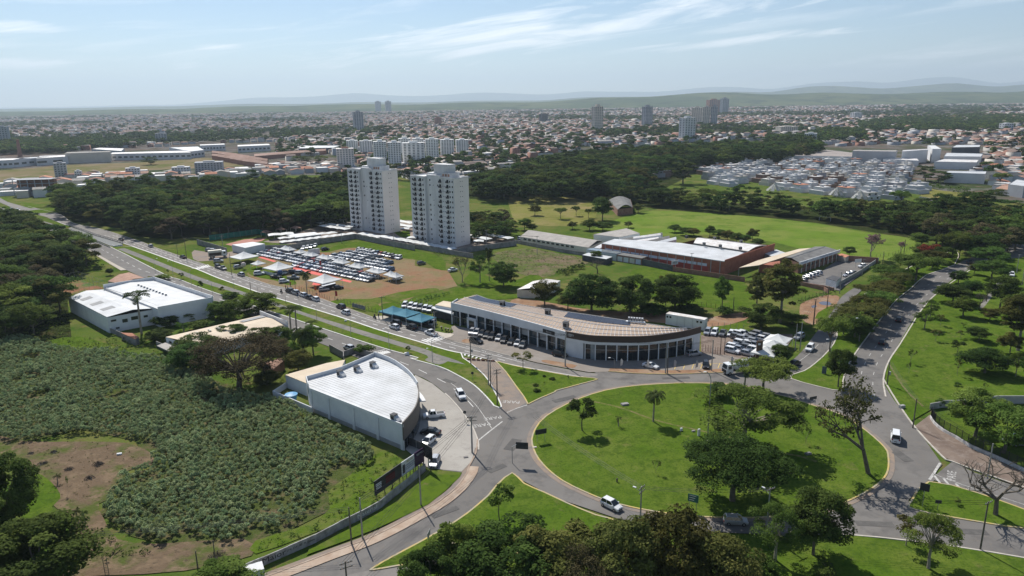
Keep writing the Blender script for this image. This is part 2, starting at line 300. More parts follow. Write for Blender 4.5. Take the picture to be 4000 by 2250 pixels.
patch('pasture','O',[(1490,580),(1540,555),(1640,530),(1760,535),(1900,545),(2050,562),(2200,588),(2295,600),(2295,640),(2180,665),(2100,650),(1950,610),(1800,590),(1650,595),(1540,590)],pasture,'bright green pasture with goal posts behind the factory',2)
patch('pasture','u',[(430,505),(620,530),(880,560),(1000,600),(1230,680),(1200,720),(880,740),(480,755),(540,690),(430,600)],dry_pasture,'yellow green empty plot beside the white houses',2)
patch('plot','i',[(0,470),(330,450),(700,520),(1120,600),(1200,690),(1000,720),(700,800),(660,870),(300,890),(0,780),(-350,560)],rough_weeds,'bare weedy plot turning purple brown',2)
patch('yard','H',[(1180,560),(1330,500),(1600,530),(2000,590),(2330,650),(2420,780),(2420,930),(1900,900),(1500,840),(1250,720)],lawn,'bright green yard behind the brick wall',2)
patch('yard','H',[(1870,1130),(2050,1080),(2300,1060),(2480,1110),(2480,1190),(2250,1200),(1960,1150)],verge,'green corner behind the dealer car park',2)
patch('track','j',[(560,1449),(700,1370),(1000,1320),(1250,1290),(1300,1380),(1120,1449),(900,1500),(500,1520)],red_soil,'pale dirt track behind the showroom',2)
patch('track','H',[(0,830),(130,815),(500,880),(800,930),(1500,970),(1950,1010),(1960,1080),(1500,1060),(800,1000),(200,900),(0,870)],red_soil,'dusty strip under the big trees',2)
patch('track','I',[(320,900),(360,850),(540,790),(640,780),(720,800),(690,880),(640,895),(560,1030),(440,1080),(330,1010)],red_soil,'red dirt lot with rain puddles',2)
patch('yard','I',[(470,1020),(500,960),(600,900),(640,895),(570,1020)],lawn,'small green wedge beside the dirt lot')
pud=mat('puddle_water',(0.10,0.09,0.11),rough=0.05,var=0.1)
patch('puddle','I',[(510,855),(560,845),(620,852),(640,880),(590,885),(530,875)],pud,'still rain puddle on the red dirt',2)
patch('puddle','I',[(440,890),(475,880),(490,895),(460,912),(440,905)],pud,'smaller rain puddle on the red dirt',2)
lot_poly=[(-60,690),(100,440),(620,300),(1070,320),(1640,165),(2600,330),(2576,560),(3100,640),(3250,880),(2900,960),(2650,1000),(2100,1300),(1340,1190),(1060,1080),(560,920),(0,770)]
patch('sale_lot','g',lot_poly,lot_soil,'dusty dirt ground of the car sale lot')
patch('grass_strip','g',[(1070,340),(1250,275),(1640,170),(2100,240),(2600,320),(3000,420),(3060,620),(2900,600),(2700,480),(2380,440),(2250,380),(1900,350),(1640,275),(1400,300),(1200,345)],lawn,'bright green grass along the grey wall of the sale lot',2)
patch('grass_strip','g',[(1250,1120),(1500,1080),(1900,1080),(2300,980),(2650,930),(2900,910),(2950,960),(2650,1020),(2300,1120),(2000,1160),(2120,1300),(1800,1260),(1400,1180)],verge,'green strip along the near edge of the sale lot',2)
patch('grass_strip','h',[(-40,1360),(400,1290),(700,1200),(930,1190),(1300,1080),(1900,1180),(2200,1250),(1800,1290),(1100,1300),(700,1400),(300,1440),(0,1449)],lawn,'lush green grass behind the blue canopies',2)
patch('grass_strip','h',[(1250,1010),(1330,900),(1420,830),(1700,950),(2050,1000),(2300,900),(2500,960),(2000,1150),(1500,1100)],lawn,'green grass under the dark trees by the sale lot',2)
patch('grass_strip','g',[(60,560),(330,620),(640,760),(720,850),(560,860),(380,790),(60,730),(-60,640)],verge,'grass where the roadside tents stand',2)
for pts,lb in((ZZ('g',[(110,425),(170,415),(400,485),(360,500)]),'far piece of red carpet between the sale cars'),(ZZ('g',[(640,580),(700,565),(1120,685),(1590,800),(1560,825),(1060,710),(680,630)]),'long red carpet along the front of the sale cars'),(ZZ('g',[(960,860),(1000,790),(1080,835),(1100,870)]),'red carpet under the nearest big tent')):
 tag(sheet('carpet',pts,0.09,red_mat),lb,'carpet',kind='thing')
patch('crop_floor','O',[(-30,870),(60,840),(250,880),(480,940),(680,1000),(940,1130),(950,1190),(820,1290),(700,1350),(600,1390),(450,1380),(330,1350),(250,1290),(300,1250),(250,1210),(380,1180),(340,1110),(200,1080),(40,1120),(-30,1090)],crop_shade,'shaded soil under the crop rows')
patch('clearing','W0',[(-30,610),(150,650),(500,650),(760,660),(900,720),(900,790),(740,830),(720,960),(590,1020),(620,1110),(700,1230),(950,1260),(1450,1230),(1500,1330),(1100,1420),(600,1449),(320,1430),(450,1120),(340,1050),(130,850),(-30,700)],crop_soil,'bare brown clearing with heaps of cut brush',2)
patch('yard','W0',[(140,830),(250,850),(340,930),(360,990),(310,1040),(330,1110),(240,1120),(130,1110),(120,1000)],lawn,'smooth green strip of grass by the dark trees',2)
patch('verge','W1',[(560,850),(760,700),(870,760),(990,800),(900,920),(640,1080),(330,1200),(0,1320),(0,1240),(300,1150),(440,1050),(430,950)],verge,'green weedy strip between crop and street wall',2)
patch('verge','E',[(500,1240),(800,1200),(1100,1280),(1450,1380),(1650,1449),(1300,1420),(900,1350),(600,1330)],lawn,'lit grass edge above the crop',2)
sheet('verge',ZZ('W1',[(1022,815),(1228,838),(1215,862),(1130,945),(1030,1025),(900,1090),(700,1180),(520,1250),(300,1330),(320,1290),(640,1130),(840,1010),(960,900)]),0.215,verge,'grass strip between painted wall and footpath')
# ---- the two carriageways of the left avenue
far_near=ZZ('a',[(-60,180),(300,330),(690,425),(820,480),(1050,570),(1130,585),(1500,725),(1930,850)])+ZZ('b',[(0,455),(300,565),(690,700),(1000,830),(1380,965),(1720,1085),(2090,1200)])+ZZ('c',[(530,125),(1080,295),(1540,450),(2120,620)])+ZZ('d',[(200,1170),(520,1235),(940,1340)])+ZZ('f',[(1720,135),(2576,285)])+ZZ('O',[(1505,955)])
far_far=ZZ('a',[(-60,90),(300,230),(700,330),(960,400),(1150,530),(1560,620),(1900,720),(2230,830)])+ZZ('b',[(0,345),(380,475),(620,560),(900,650),(1180,745),(1450,810)])+ZZ('g',[(300,860),(640,930),(1060,1065),(1350,1170),(1800,1330),(2080,1430)])+ZZ('c',[(1740,340),(2430,500),(2576,545)])+ZZ('d',[(130,990),(450,1070),(760,1150),(1190,1260),(1600,1370)])+ZZ('e',[(0,1120),(310,1115)])
far_near=smooth_line(far_near,3);far_far=smooth_line(far_far,3)
sheet('road',far_near+ZZ('e',[(310,1140)])+far_far[::-1],0.130,asphalt_old,'far carriageway of the avenue beside the sale lot')
near_far=ZZ('a',[(-80,250),(330,400),(850,550),(1000,605),(1720,905),(2576,1340)])+ZZ('b',[(400,860),(900,1050)])+ZZ('c',[(770,470),(1090,575),(1620,745),(2140,890)])+ZZ('f',[(0,10),(480,150),(750,280),(1000,430),(1200,620),(1320,760)])
near_near=ZZ('a',[(-80,330),(300,420),(760,650),(1400,950),(1850,1200),(2260,1390)])+ZZ('b',[(0,815),(900,1180)])+ZZ('c',[(600,650),(1000,800),(1500,1000)])+ZZ('f',[(90,265),(360,400),(560,560),(700,700),(850,880),(970,1060),(1030,1180),(1080,1330),(1085,1449)])
near_far=smooth_line(near_far,3);near_near=smooth_line(near_near,3)
sheet('road',near_far+ZZ('f',[(1850,735),(1900,1300),(1085,1449)])+near_near[::-1],0.134,asphalt,'near carriageway of the avenue sweeping past the curved white building')
pare_l=smooth_line(ZZ('f',[(850,-10),(1180,270),(1330,500),(1440,720),(1450,790)]),3);pare_r=smooth_line(ZZ('f',[(1350,60),(1500,220),(1650,430),(1790,620),(1850,735)]),3)
sheet('road',pare_l+ZZ('f',[(1560,900),(1900,800)])+pare_r[::-1],0.138,asphalt_dust,'short lane joining the avenue and the roundabout')
isl=smooth_line(ZZ('W2',[(1000,303),(640,330),(400,395),(200,500),(120,610),(125,700),(180,790),(300,890),(500,985),(640,1030),(830,1070)])+ZZ('O',[(1750,1303),(1900,1306),(2000,1297)])+ZZ('W3',[(360,1053),(480,1010),(600,950),(680,890),(718,830),(722,750),(700,690),(590,590),(470,510),(380,470),(250,430),(130,390),(0,360)])+ZZ('O',[(1850,970)]),3,True)
ring_out=ZZ('O',[(1330,1010),(1400,965),(1505,945),(1480,925),(1640,940),(1850,935),(1960,950),(2120,985),(2130,965),(2222,965),(2250,1010),(2300,1070),(2370,1170),(2330,1215),(2285,1260),(2290,1280),(2400,1310),(2300,1345),(2130,1345),(1900,1345),(1700,1335),(1550,1305),(1400,1255),(1285,1195),(1180,1260),(1100,1190),(1190,1150),(1200,1090)])
sheet('road',ring_out,0.142,asphalt,'grey asphalt ring of the roundabout')
exit_l=ZZ('W1',[(1320,640),(1310,720),(1270,800),(1255,845),(1190,930),(1090,1010),(950,1090),(800,1170),(650,1240),(460,1310),(250,1390),(60,1460),(-60,1500)]);exit_l=smooth_line(exit_l,3)
exit_r=ZZ('W1',[(1525,835),(1430,910),(1380,970),(1250,1080),(1110,1170),(960,1255),(800,1340),(680,1415)]);exit_r=smooth_line(exit_r,3)
sheet('road',exit_l+ZZ('W1',[(300,1600),(700,1480)])+exit_r[::-1]+ZZ('W1',[(1600,600)]),0.146,asphalt,'street leaving the roundabout towards the lower edge')
sheet('road',smooth_line(ZZ('W1',[(480,1480),(680,1418),(860,1385),(1100,1345),(1400,1320),(1500,1400),(1100,1460),(700,1560)]),2,True),0.150,asphalt_old,'side street under the lower trees')
sheet('road',ZZ('O',[(2280,1260),(2330,1215),(2395,1163),(2450,1190),(2600,1240),(2640,1300),(2576,1283),(2460,1240),(2350,1210)]),0.154,asphalt,'right hand arm of the roundabout with zebra hatching')
sheet('road',ZZ('O',[(2050,1290),(2330,1290),(2420,1308),(2640,1340),(2640,1415),(2400,1375),(2130,1345),(2000,1350)]),0.158,asphalt,'lower right arm of the roundabout')
av_l=smooth_line(ZZ('O',[(2128,1000),(2125,960)])+ZZ('I',[(830,1449),(1040,1170),(1160,1010),(1300,840),(1440,730),(1600,590),(1860,490),(2050,400),(2260,330),(2420,255),(2540,150)]),3)
av_r=smooth_line(ZZ('O',[(2228,1000),(2222,955)])+ZZ('I',[(1215,1449),(1320,1290),(1450,1080),(1510,980),(1640,820),(1800,690),(2020,540),(2180,440),(2330,385),(2480,300),(2576,200)]),3)
sheet('road',av_l+av_r[::-1],0.162,asphalt,'tree lined avenue climbing to the right')
sheet('road',ZZ('I',[(2640,800),(2520,700),(2390,560),(2370,420),(2450,320),(2640,190),(2640,330),(2540,420),(2500,540),(2576,640)]),0.166,asphalt_old,'side street at the right edge')
sd_l=smooth_line(ZZ('l',[(330,640),(600,640),(830,560),(900,520),(970,455),(1040,370),(1090,300)])+ZZ('I',[(640,960),(740,800),(900,690)]),3)
sd_r=smooth_line(ZZ('l',[(330,745),(560,790),(860,760),(905,640),(1000,610),(1100,540),(1215,430),(1290,300)])+ZZ('I',[(700,1000),(820,850),(960,720)]),3)
sheet('road',sd_l+sd_r[::-1],0.170,asphalt,'slip road curving past the dealer car park')
sheet('road',ZZ('O',[(1840,930),(1990,945),(2130,985),(2140,1060),(2060,1022),(1960,990),(1840,972)]),0.174,asphalt,'upper right sector of the roundabout ring')
sheet('forecourt',ZZ('d',[(150,985),(290,880),(250,800),(300,780),(700,860)])+ZZ('d',[(1300,1010),(2060,1180)])+ZZ('e',[(0,900),(900,930),(1300,880),(1760,790),(2100,830),(2500,920),(2576,960),(2350,1060),(2180,1110),(1700,1130),(1240,1142),(750,1132),(310,1105),(0,1112)])+ZZ('d',[(1600,1362),(1190,1254),(760,1145),(450,1066)]),0.186,forecourt_m,'tan paved forecourt of the long showroom')
sheet('car_park',ZZ('l',[(85,300),(420,300),(560,290),(900,290),(900,330),(760,520),(620,545),(320,480),(90,460)]),0.190,paved_brown,'paved car park of the dealer')
sheet('forecourt',ZZ('W1',[(940,265)])+ZZ('f',[(90,272),(360,407),(556,567),(695,707),(845,887),(963,1067),(1022,1187),(1070,1335),(1072,1449)])+ZZ('W1',[(1305,690),(1285,770),(1225,832),(1060,815),(1020,805),(880,690),(940,500)]),0.194,concrete_m,'pale concrete forecourt of the curved white building')
sheet('car_park',ZZ('I',[(320,670),(480,590),(640,470),(700,440),(800,430),(1110,440),(920,590),(760,700),(720,740)]),0.198,asphalt,'asphalt school car park')
sheet('pavement',ZZ('c',[(1480,230),(1620,225),(2430,470),(2576,500)])+ZZ('d',[(250,905),(300,920),(240,965),(150,985)])+ZZ('c',[(2430,500),(1740,342),(1490,265)]),0.24,walk_m,'pale pavement in front of the blue canopies')
sheet('pavement',ZZ('O',[(2300,1075),(2340,1045),(2350,1065),(2440,1130),(2640,1220),(2640,1250),(2576,1232),(2480,1195),(2395,1163),(2370,1150),(2330,1110)]),0.26,paved_brown,'broad brown pavement along the fenced corner')
sheet('yard',ZZ('o',[(640,80),(800,20),(1300,0),(1456,40),(1500,560),(1180,400),(960,320),(760,200)]),0.05,lawn,'grass inside the fenced corner')
sheet('driveway',ZZ('o',[(1380,0),(1520,10),(1520,120),(1456,60)]),0.055,paved_brown,'driveway behind the round trees')
sheet('pavement',exit_l[6:-3]+offset_line(exit_l,1.9)[6:-3][::-1]if area(exit_l[6:-3]+offset_line(exit_l,1.9)[6:-3][::-1])else exit_l,0.25,mat('dusty_walk',(0.36,0.26,0.19),rough=0.95,col2=(0.45,0.36,0.28),scale=0.5),'dusty footpath along the painted wall')
sheet('parking',ZZ('b',[(600,430),(640,390),(950,440),(1150,430),(1250,410),(1400,470),(1120,520),(900,560),(700,570),(600,520)]),0.05,asphalt_dust,'gravel entrance of the condominium')
sheet('yard',ZZ('h',[(-900,100),(-400,60),(400,40),(1300,230),(2080,370),(1950,420),(1130,560),(600,480),(0,380),(-420,320),(-1500,420),(-1900,380)]),0.045,asphalt_dust,'paved car yard of the twin towers')
sheet('yard',ZZ('h',[(150,230),(400,200),(420,330),(250,300)]),0.052,lawn,'small lawn between the twin towers')
for pts,lb in((ZZ('f',[(60,0),(480,150)]),''),):pass
# ---- raised grass islands with kerbs
def island(name,pts,m,label,kerb=kerb_y,h=0.16,z0=0.10,w=0.32):
 P=pts if area(pts)>0 else pts[::-1];P=list(P)
 o=sheet(name,offset_line(P,w,True),z0+h,m,label)
 kb=MB();strip(kb,P,w,z0,z0+h+0.01,0,True,side=1);kb.build('kerb',kerb,o);o.children[0].location=(0,0,0);return o
island('traffic_island',isl,lawn,'round grass centre of the roundabout')
tri=smooth_line(pare_r[::-1]+[p for p in smooth_line(ZZ('f',[(1400,60),(1720,140),(2140,215),(2576,292)])+ZZ('O',[(1480,951),(1504,956),(1470,966),(1400,985)])+ZZ('f',[(2300,540),(2060,640),(1870,735)]),2)],1,True)
island('traffic_island',tri,lawn,'triangular grass island in front of the showroom')
low=ZZ('W1',[(1525,838),(1430,913),(1380,973),(1250,1083),(1110,1173),(960,1258),(800,1343),(684,1412),(700,1422),(860,1395),(1000,1370)])+ZZ('O',[(1140,1370),(1280,1400),(1540,1345),(1560,1315),(1500,1297),(1430,1268),(1370,1240),(1320,1218)])
island('traffic_island',smooth_line(low,2,True),lawn,'grass wedge between the lower exit and the ring')
rt=smooth_line(ZZ('O',[(2335,1213),(2290,1262),(2283,1275),(2300,1285),(2400,1306),(2640,1340),(2640,1300),(2576,1283),(2460,1242)]),2,True)
island('traffic_island',rt,lawn,'grass island between the two right hand arms')
sheet('verge',ZZ('O',[(1960,1350),(2130,1348),(2400,1378),(2640,1418),(2640,1500),(1000,1560),(1000,1440),(1280,1405),(1540,1350),(1700,1340)]),0.20,lawn,'grass along the lower edge under the young trees')
kb=MB();strip(kb,smooth_line(ZZ('O',[(1960,1350),(2130,1347),(2400,1377),(2640,1417)]),3),0.3,0.1,0.24);tag(kb.build('kerb',kerb_c),'kerb below the lower right arm',kind='structure')
med_top=far_near[21:];
i0=min(range(len(far_near)),key=lambda i:np.hypot(*(far_near[i]-np.array(ZZ('a',[(2050,905)])[0]))));i1=min(range(len(far_near)),key=lambda i:np.hypot(*(far_near[i]-np.array(ZZ('d',[(480,1225)])[0]))))
j0=min(range(len(near_far)),key=lambda i:np.hypot(*(near_far[i]-np.array(ZZ('a',[(1800,945)])[0]))));j1=len(near_far)-1
med=far_near[i0:i1]+ZZ('f',[(850,5)])+pare_l[1:-1]+ZZ('f',[(1400,790)])+near_far[j0:j1+1][::-1]
island('median',med,verge,'long grass median of the avenue',kerb=kerb_w)
mp_u=ZZ('a',[(1960,930)])+ZZ('b',[(0,545),(700,820),(1500,1085)])+ZZ('c',[(400,190),(1080,400),(1700,590),(2280,760)])+ZZ('d',[(0,1225),(300,1320),(480,1400)])
mp_d=ZZ('a',[(1840,945)])+ZZ('b',[(0,610),(700,890),(1350,1090)])+ZZ('c',[(400,240),(1080,475),(1700,660),(2280,850)])+ZZ('d',[(-160,1330),(60,1400)])+ZZ('f',[(600,60)])
sheet('path',smooth_line(mp_u,3)+smooth_line(mp_d,3)[::-1],0.275,path_m,'worn grey footpath along the median')
patch('verge','a',[(1220,1010),(1400,965),(1850,1210),(1700,1290),(1400,1300),(1200,1200)],verge,'grass bank below the bridge end',1,z=0.09)
sheet('pavement',ZZ('a',[(1400,950),(1850,1200),(1990,1270),(1900,1280),(1380,965)]),0.20,walk_m,'pale footpath by the bridge end')
sheet('verge',ZZ('b',[(200,375),(530,530),(630,560),(600,440),(480,370)]),0.06,verge,'grass by the condominium entrance')
sheet('verge',ZZ('a',[(420,340),(900,290),(1010,320),(900,370),(420,380)]),0.19,lawn,'grass oval at the far left junction')
sheet('verge',ZZ('a',[(-60,100),(300,190),(880,270),(480,300),(120,200)]),0.18,verge,'grass strip at the far left junction')
sheet('verge',ZZ('a',[(820,490),(1010,560),(1120,590),(1000,602),(850,548)]),0.19,verge,'grass tip of the median before the bridge')
sheet('park',ZZ('O',[(2228,960),(2226,930),(2260,868),(2300,800),(2345,750),(2400,700),(2470,660),(2640,640),(2640,1010),(2500,1000),(2345,1030),(2290,1062),(2255,1010)]),0.20,lawn,'wide green park right of the avenue')
sheet('park_path',smooth_line(ZZ('m',[(1060,730),(1110,650),(1180,560),(1260,470),(1300,500),(1210,590),(1140,680),(1090,740)]),2,True),0.204,path_m,'short footpath through the park trees')
sl=smooth_line(ZZ('l',[(905,645),(1000,615),(1100,545),(1215,435),(1290,310)])+ZZ('I',[(700,1010),(860,850),(1050,720),(1300,560),(1600,430),(1900,330),(1880,480),(1600,580),(1440,720),(1300,830),(1160,1000),(1040,1160),(835,1445)])+ZZ('O',[(2122,960),(2118,985),(2060,975),(1990,955)]),2,True)
island('traffic_island',sl,lawn,'tree planted strip between slip road and avenue',kerb=kerb_c)
kb=MB();strip(kb,av_r,0.35,0.1,0.25);tag(kb.build('kerb',kerb_c),'kerb along the park side of the avenue',kind='structure')
kb=MB();strip(kb,exit_l[:-2],0.3,0.1,0.30);tag(kb.build('kerb',mat('kerb_dark',(0.28,0.20,0.15),col2=(0.40,0.32,0.25),scale=0.7)),'kerb along the dusty footpath',kind='structure')
kb=MB();strip(kb,near_near[-19:],0.3,0.1,0.24);tag(kb.build('kerb',kerb_c),'kerb along the pale forecourt',kind='structure')
kb=MB();strip(kb,smooth_line(ZZ('O',[(2222,955),(2255,1010),(2300,1075),(2370,1150),(2395,1163),(2480,1195),(2640,1250)]),3),0.3,0.1,0.29);tag(kb.build('kerb',kerb_c),'kerb along the broad brown pavement',kind='structure')
kb=MB();strip(kb,far_far[4:-8],0.25,0.08,0.22);tag(kb.build('kerb',kerb_c),'kerb along the sale lot side of the avenue',kind='structure')
sheet('planting_strip',smooth_line(ZZ('e',[(305,1100),(340,1045),(700,1060),(1240,1085),(1700,1075),(2180,1058),(2190,1112),(1700,1133),(1240,1143),(750,1133)]),1,True),0.205,red_soil,'brown earth strip between forecourt and ring road')
sheet('planting_strip',smooth_line(ZZ('d',[(1680,1350),(1740,1322),(2200,1400),(2210,1420),(2160,1449),(1900,1410)]),2,True),0.206,red_soil,'small brown earth island by the showroom')
sheet('planting_strip',smooth_line(ZZ('d',[(410,1030),(460,995),(540,1000),(560,1050),(480,1055)]),2,True),0.207,red_soil,'tiny paved island at the forecourt mouth')
kb=MB();strip(kb,smooth_line(ZZ('e',[(305,1100),(750,1133),(1240,1143),(1700,1133),(2190,1112)]),3),0.22,0.15,0.30);tag(kb.build('kerb',kerb_y),'yellow kerb in front of the showroom',kind='structure')
worn=ground_mat('worn_grass',[((0.16,0.15,0.06),1,0,0),((0.10,0.13,0.03),0.6,0.5,0.1),((0.22,0.17,0.10),1.5,0.6,0.1)],bump=0.05)
for k_,pts_,w__ in(('W2',[(430,405),(640,450),(850,525),(1080,580),(1400,650)],0.55),('W3',[(50,720),(180,740),(290,775)],0.7),('n',[(260,430),(340,560),(430,680),(560,800)],0.5)):
 mw=MB();strip(mw,smooth_line(ZZ(k_,pts_),4),w__,0.24,0.268);tag(mw.build('worn_path',worn),'faint worn track across the grass',kind='structure')
dust=MB();strip(dust,isl,0.9,0.170,0.1785,0,True,side=1 if area(isl)<0 else-1);tag(dust.build('road_dust',asphalt_dust),'brown dust along the roundabout kerb',kind='structure')
dust=MB();strip(dust,offset_line(exit_r,0.5),1.0,0.148,0.1525);strip(dust,offset_line(exit_l[:-2],-0.6),1.0,0.148,0.1525);strip(dust,offset_line(near_near[-19:],-0.5),0.9,0.138,0.1432);tag(dust.build('road_dust',asphalt_dust),'brown dust along the street kerbs',kind='structure')
patch_m=ground_mat('asphalt_patch',[((0.105,0.10,0.096),1,0,0),((0.135,0.128,0.12),0.5,0.55,0.1)],rough=0.85,bump=0.01,bscale=6)
for k_,x_,y_,lw,ww,a_ in(('O',1290,1120,5,2.2,1.2),('O',1420,1005,6,1.6,0.5),('O',1250,1180,4,1.4,0.7),('O',1700,952,7,1.2,0.05),('O',2270,1150,4,2,1.7),('O',2200,1320,6,1.5,-0.1),('O',1120,1290,5,1.3,0.6),('O',2190,850,5,1.5,1.0),('O',1130,960,4,1.2,-0.7),('O',2450,1340,4,1.5,-0.1)):
 pp_=Z(k_,x_,y_);mp_=MB().obox(pp_,a_,lw,ww,0.150,0.1798);tag(mp_.build('road_patch',patch_m),'darker repair patch in the asphalt',kind='structure')
# ---- painted markings
mk=MB();MZ=0.1775
def dash(line,z,n,duty=0.45,w=0.16,mbx=None):
 P=np.array(line);seg=np.hypot(*np.diff(P,axis=0).T);cum=np.concatenate([[0],np.cumsum(seg)]);T=cum[-1];st=T/n
 for i in range(n):
  a,b=i*st,i*st+st*duty;pa=[np.interp(a,cum,P[:,0]),np.interp(a,cum,P[:,1])];pb=[np.interp(b,cum,P[:,0]),np.interp(b,cum,P[:,1])]
  strip(mbx,[np.array(pa),np.array(pb)],w,z,z+0.004)
def lerp_line(A_,B_,t,n=40):
 def res(L_):
  P=np.array(L_);s_=np.concatenate([[0],np.cumsum(np.hypot(*np.diff(P,axis=0).T))]);q=np.linspace(0,s_[-1],n);return np.stack([np.interp(q,s_,P[:,0]),np.interp(q,s_,P[:,1])],1)
 return res(A_)*(1-t)+res(B_)*t
fa,fb=far_near[18:-8],far_far[18:-6]
strip(mk,offset_line(far_near[10:-1],0.35),0.22,0.135,0.140)
dash(lerp_line(fa,fb,0.36),0.135,52,0.42,0.2,mk);strip(mk,list(lerp_line(fa,fb,0.66)),0.14,0.135,0.139);dash(lerp_line(fa,fb,0.83),0.135,52,0.3,0.15,mk)
na,nb=near_far[4:-4],near_near[4:-4]
dash(lerp_line(na,nb,0.5),0.139,50,0.45,0.16,mk)
tag(mk.build('road_marking',paint_w),'white lane lines of the avenue',kind='structure')
mk=MB()
def bars(k,a0,a1,b0,b1,n,w,z=0.142):
 A0,A1,B0,B1=(np.array(Z(k,*p)[:2])for p in(a0,a1,b0,b1))
 for i in range(n):
  t=(i+0.5)/n;strip(mk,[A0*(1-t)+A1*t,B0*(1-t)+B1*t],w,z,z+0.004)
bars('c',(2180,610),(2480,530),(2290,645),(2576,570),7,0.55)
bars('b',(640,680),(860,620),(690,695),(900,650),7,0.6)
bars('c',(1500,795),(1660,770),(1590,830),(1720,800),5,0.4,0.145)
strip(mk,ZZ('c',[(2290,665),(2576,575)]),0.3,0.142,0.146);strip(mk,ZZ('b',[(690,695),(905,655)]),0.3,0.142,0.146)
strip(mk,ZZ('c',[(1420,800),(1620,755)]),0.3,0.146,0.150)
bars('d',(180,1160),(760,1300),(230,1180),(720,1320),9,0.5)
tag(mk.build('road_marking',paint_w),'zebra crossings and stop bars of the avenue',kind='structure')
mk=MB();strip(mk,ZZ('f',[(1080,1300),(1240,1170),(1460,1000)]),0.32,0.147,0.151);strip(mk,ZZ('f',[(1530,860),(1690,790),(1850,740)]),0.25,0.147,0.151)
strip(mk,smooth_line(ZZ('f',[(650,395),(900,600),(1090,800),(1290,1110)]),3),0.14,0.147,0.151)
strip(mk,ZZ('o',[(615,630),(655,570),(710,480)]),0.45,0.162,0.166)
for(x0,y0,x1,y1)in((655,590,735,690),(740,618,830,728),(850,665,930,755),(950,710,1020,780),(1060,750,1110,800),(1150,790,1200,830)):strip(mk,ZZ('o',[(x0,y0),(x1,y1)]),0.4,0.162,0.166)
strip(mk,smooth_line(ZZ('o',[(640,570),(760,620),(900,670),(1080,730),(1456,850)]),3),0.14,0.162,0.166)
strip(mk,smooth_line(ZZ('l',[(870,590),(960,530),(1040,470),(1130,380)]),3),0.12,0.174,0.178)
cl=lerp_line(av_l,av_r,0.4);dash(cl,0.166,34,0.3,0.16,mk);dash(lerp_line(av_l,av_r,0.72),0.166,34,0.3,0.16,mk)
tag(mk.build('road_marking',paint_worn),'worn white lines round the roundabout',kind='structure')
mk=MB()
for x in range(8):strip(mk,ZZ('e',[(1345+x*137,1068-x*4),(1375+x*137,1000-x*6)]),0.16,0.190,0.194)
strip(mk,ZZ('e',[(1350,1000),(2320,965)]),0.12,0.1905,0.1945)
tag(mk.build('road_marking',paint_y),'yellow parking bay lines of the showroom',kind='structure')
def road_text(body,k,p,up,size,z,lab,sx=1.0):
 P=Z(k,*p);Q=Z(k,*up);a=math.atan2(Q[1]-P[1],Q[0]-P[0])-math.pi/2
 o=text('road_marking',body,(P[0],P[1],z),(0,0,a),size,paint_worn,ext=0.002,sx=sx);tag(o,lab,kind='structure')
road_text('PARE','f',(1600,690),(1560,800),2.1,0.146,'painted stop word on the connector lane',0.85)
road_text('PARE','f',(1305,945),(1370,1040),2.1,0.153,'painted stop word in the far lane of the near carriageway',0.85)
road_text('PARE','f',(1130,1055),(1200,1150),2.1,0.153,'painted stop word in the near lane of the near carriageway',0.85)
road_text('PARE','o',(815,595),(660,560),2.1,0.166,'painted stop word on the right hand arm',0.85)
# ================================================================== TREES
bark=mat('bark',(0.10,0.085,0.065),rough=0.95,col2=(0.16,0.135,0.105),scale=1.5)
bark_pale=mat('bark_pale',(0.22,0.19,0.155),rough=0.95,col2=(0.30,0.265,0.22),scale=1.5)
leaf_dark=leaf_mat('leaf_dark',(0.0322,0.0586,0.0132),(0.0966,0.1464,0.0322))
leaf_mid=leaf_mat('leaf_mid',(0.0490,0.0835,0.0158),(0.1440,0.2016,0.0403))
leaf_bright=leaf_mat('leaf_bright',(0.0540,0.1026,0.0173),(0.1566,0.2322,0.0486))
leaf_olive=leaf_mat('leaf_olive',(0.0554,0.0678,0.0173),(0.1540,0.1540,0.0419))
leaf_brown=leaf_mat('leaf_brown',(0.0575,0.0494,0.0242),(0.1323,0.1058,0.0529),trans=0.15)
leaf_pink=leaf_mat('leaf_pink',(0.16,0.10,0.09),(0.34,0.22,0.22),trans=0.25)
leaf_red=leaf_mat('leaf_red',(0.05,0.06,0.015),(0.30,0.05,0.03),trans=0.2)
leaf_grey=leaf_mat('leaf_grey',(0.1680,0.2220,0.0960),(0.3960,0.4740,0.2400),trans=0.25,rand=0.1)
leaf_palm=leaf_mat('leaf_palm',(0.035,0.058,0.018),(0.110,0.145,0.045))
leaf_yellow=leaf_mat('leaf_yellow',(0.13,0.13,0.015),(0.30,0.28,0.03))
def np_mesh(name,V,Fq,lv,mats_):
 """quads from arrays; lv = one value per vertex"""
 me=bpy.data.meshes.new(name);nv,nf=len(V),len(Fq)
 me.vertices.add(nv);me.vertices.foreach_set('co',np.ascontiguousarray(V,np.float32).ravel())
 k=Fq.shape[1];me.loops.add(nf*k);me.polygons.add(nf)
 me.loops.foreach_set('vertex_index',np.ascontiguousarray(Fq,np.int32).ravel())
 me.polygons.foreach_set('loop_start',np.arange(0,nf*k,k,dtype=np.int32))
 if lv is not None:
  a=me.attributes.new('lv','FLOAT','POINT');a.data.foreach_set('value',np.ascontiguousarray(lv,np.float32))
 for m_ in mats_:me.materials.append(m_)
 me.update(calc_edges=True);return me
def leaf_quads(P,Nn,size,rng,aspect=0.62):
 n=len(P);up=rng.normal(size=(n,3));T=np.cross(Nn,up);T/=np.linalg.norm(T,axis=1)[:,None]+1e-9;B=np.cross(Nn,T)
 s=(size*rng.uniform(0.6,1.35,n))[:,None];T=T*s*0.5;B=B*s*0.5*aspect
 V=np.stack([P-T,P-B+T*0.1,P+T,P+B-T*0.1],1).reshape(-1,3);return V
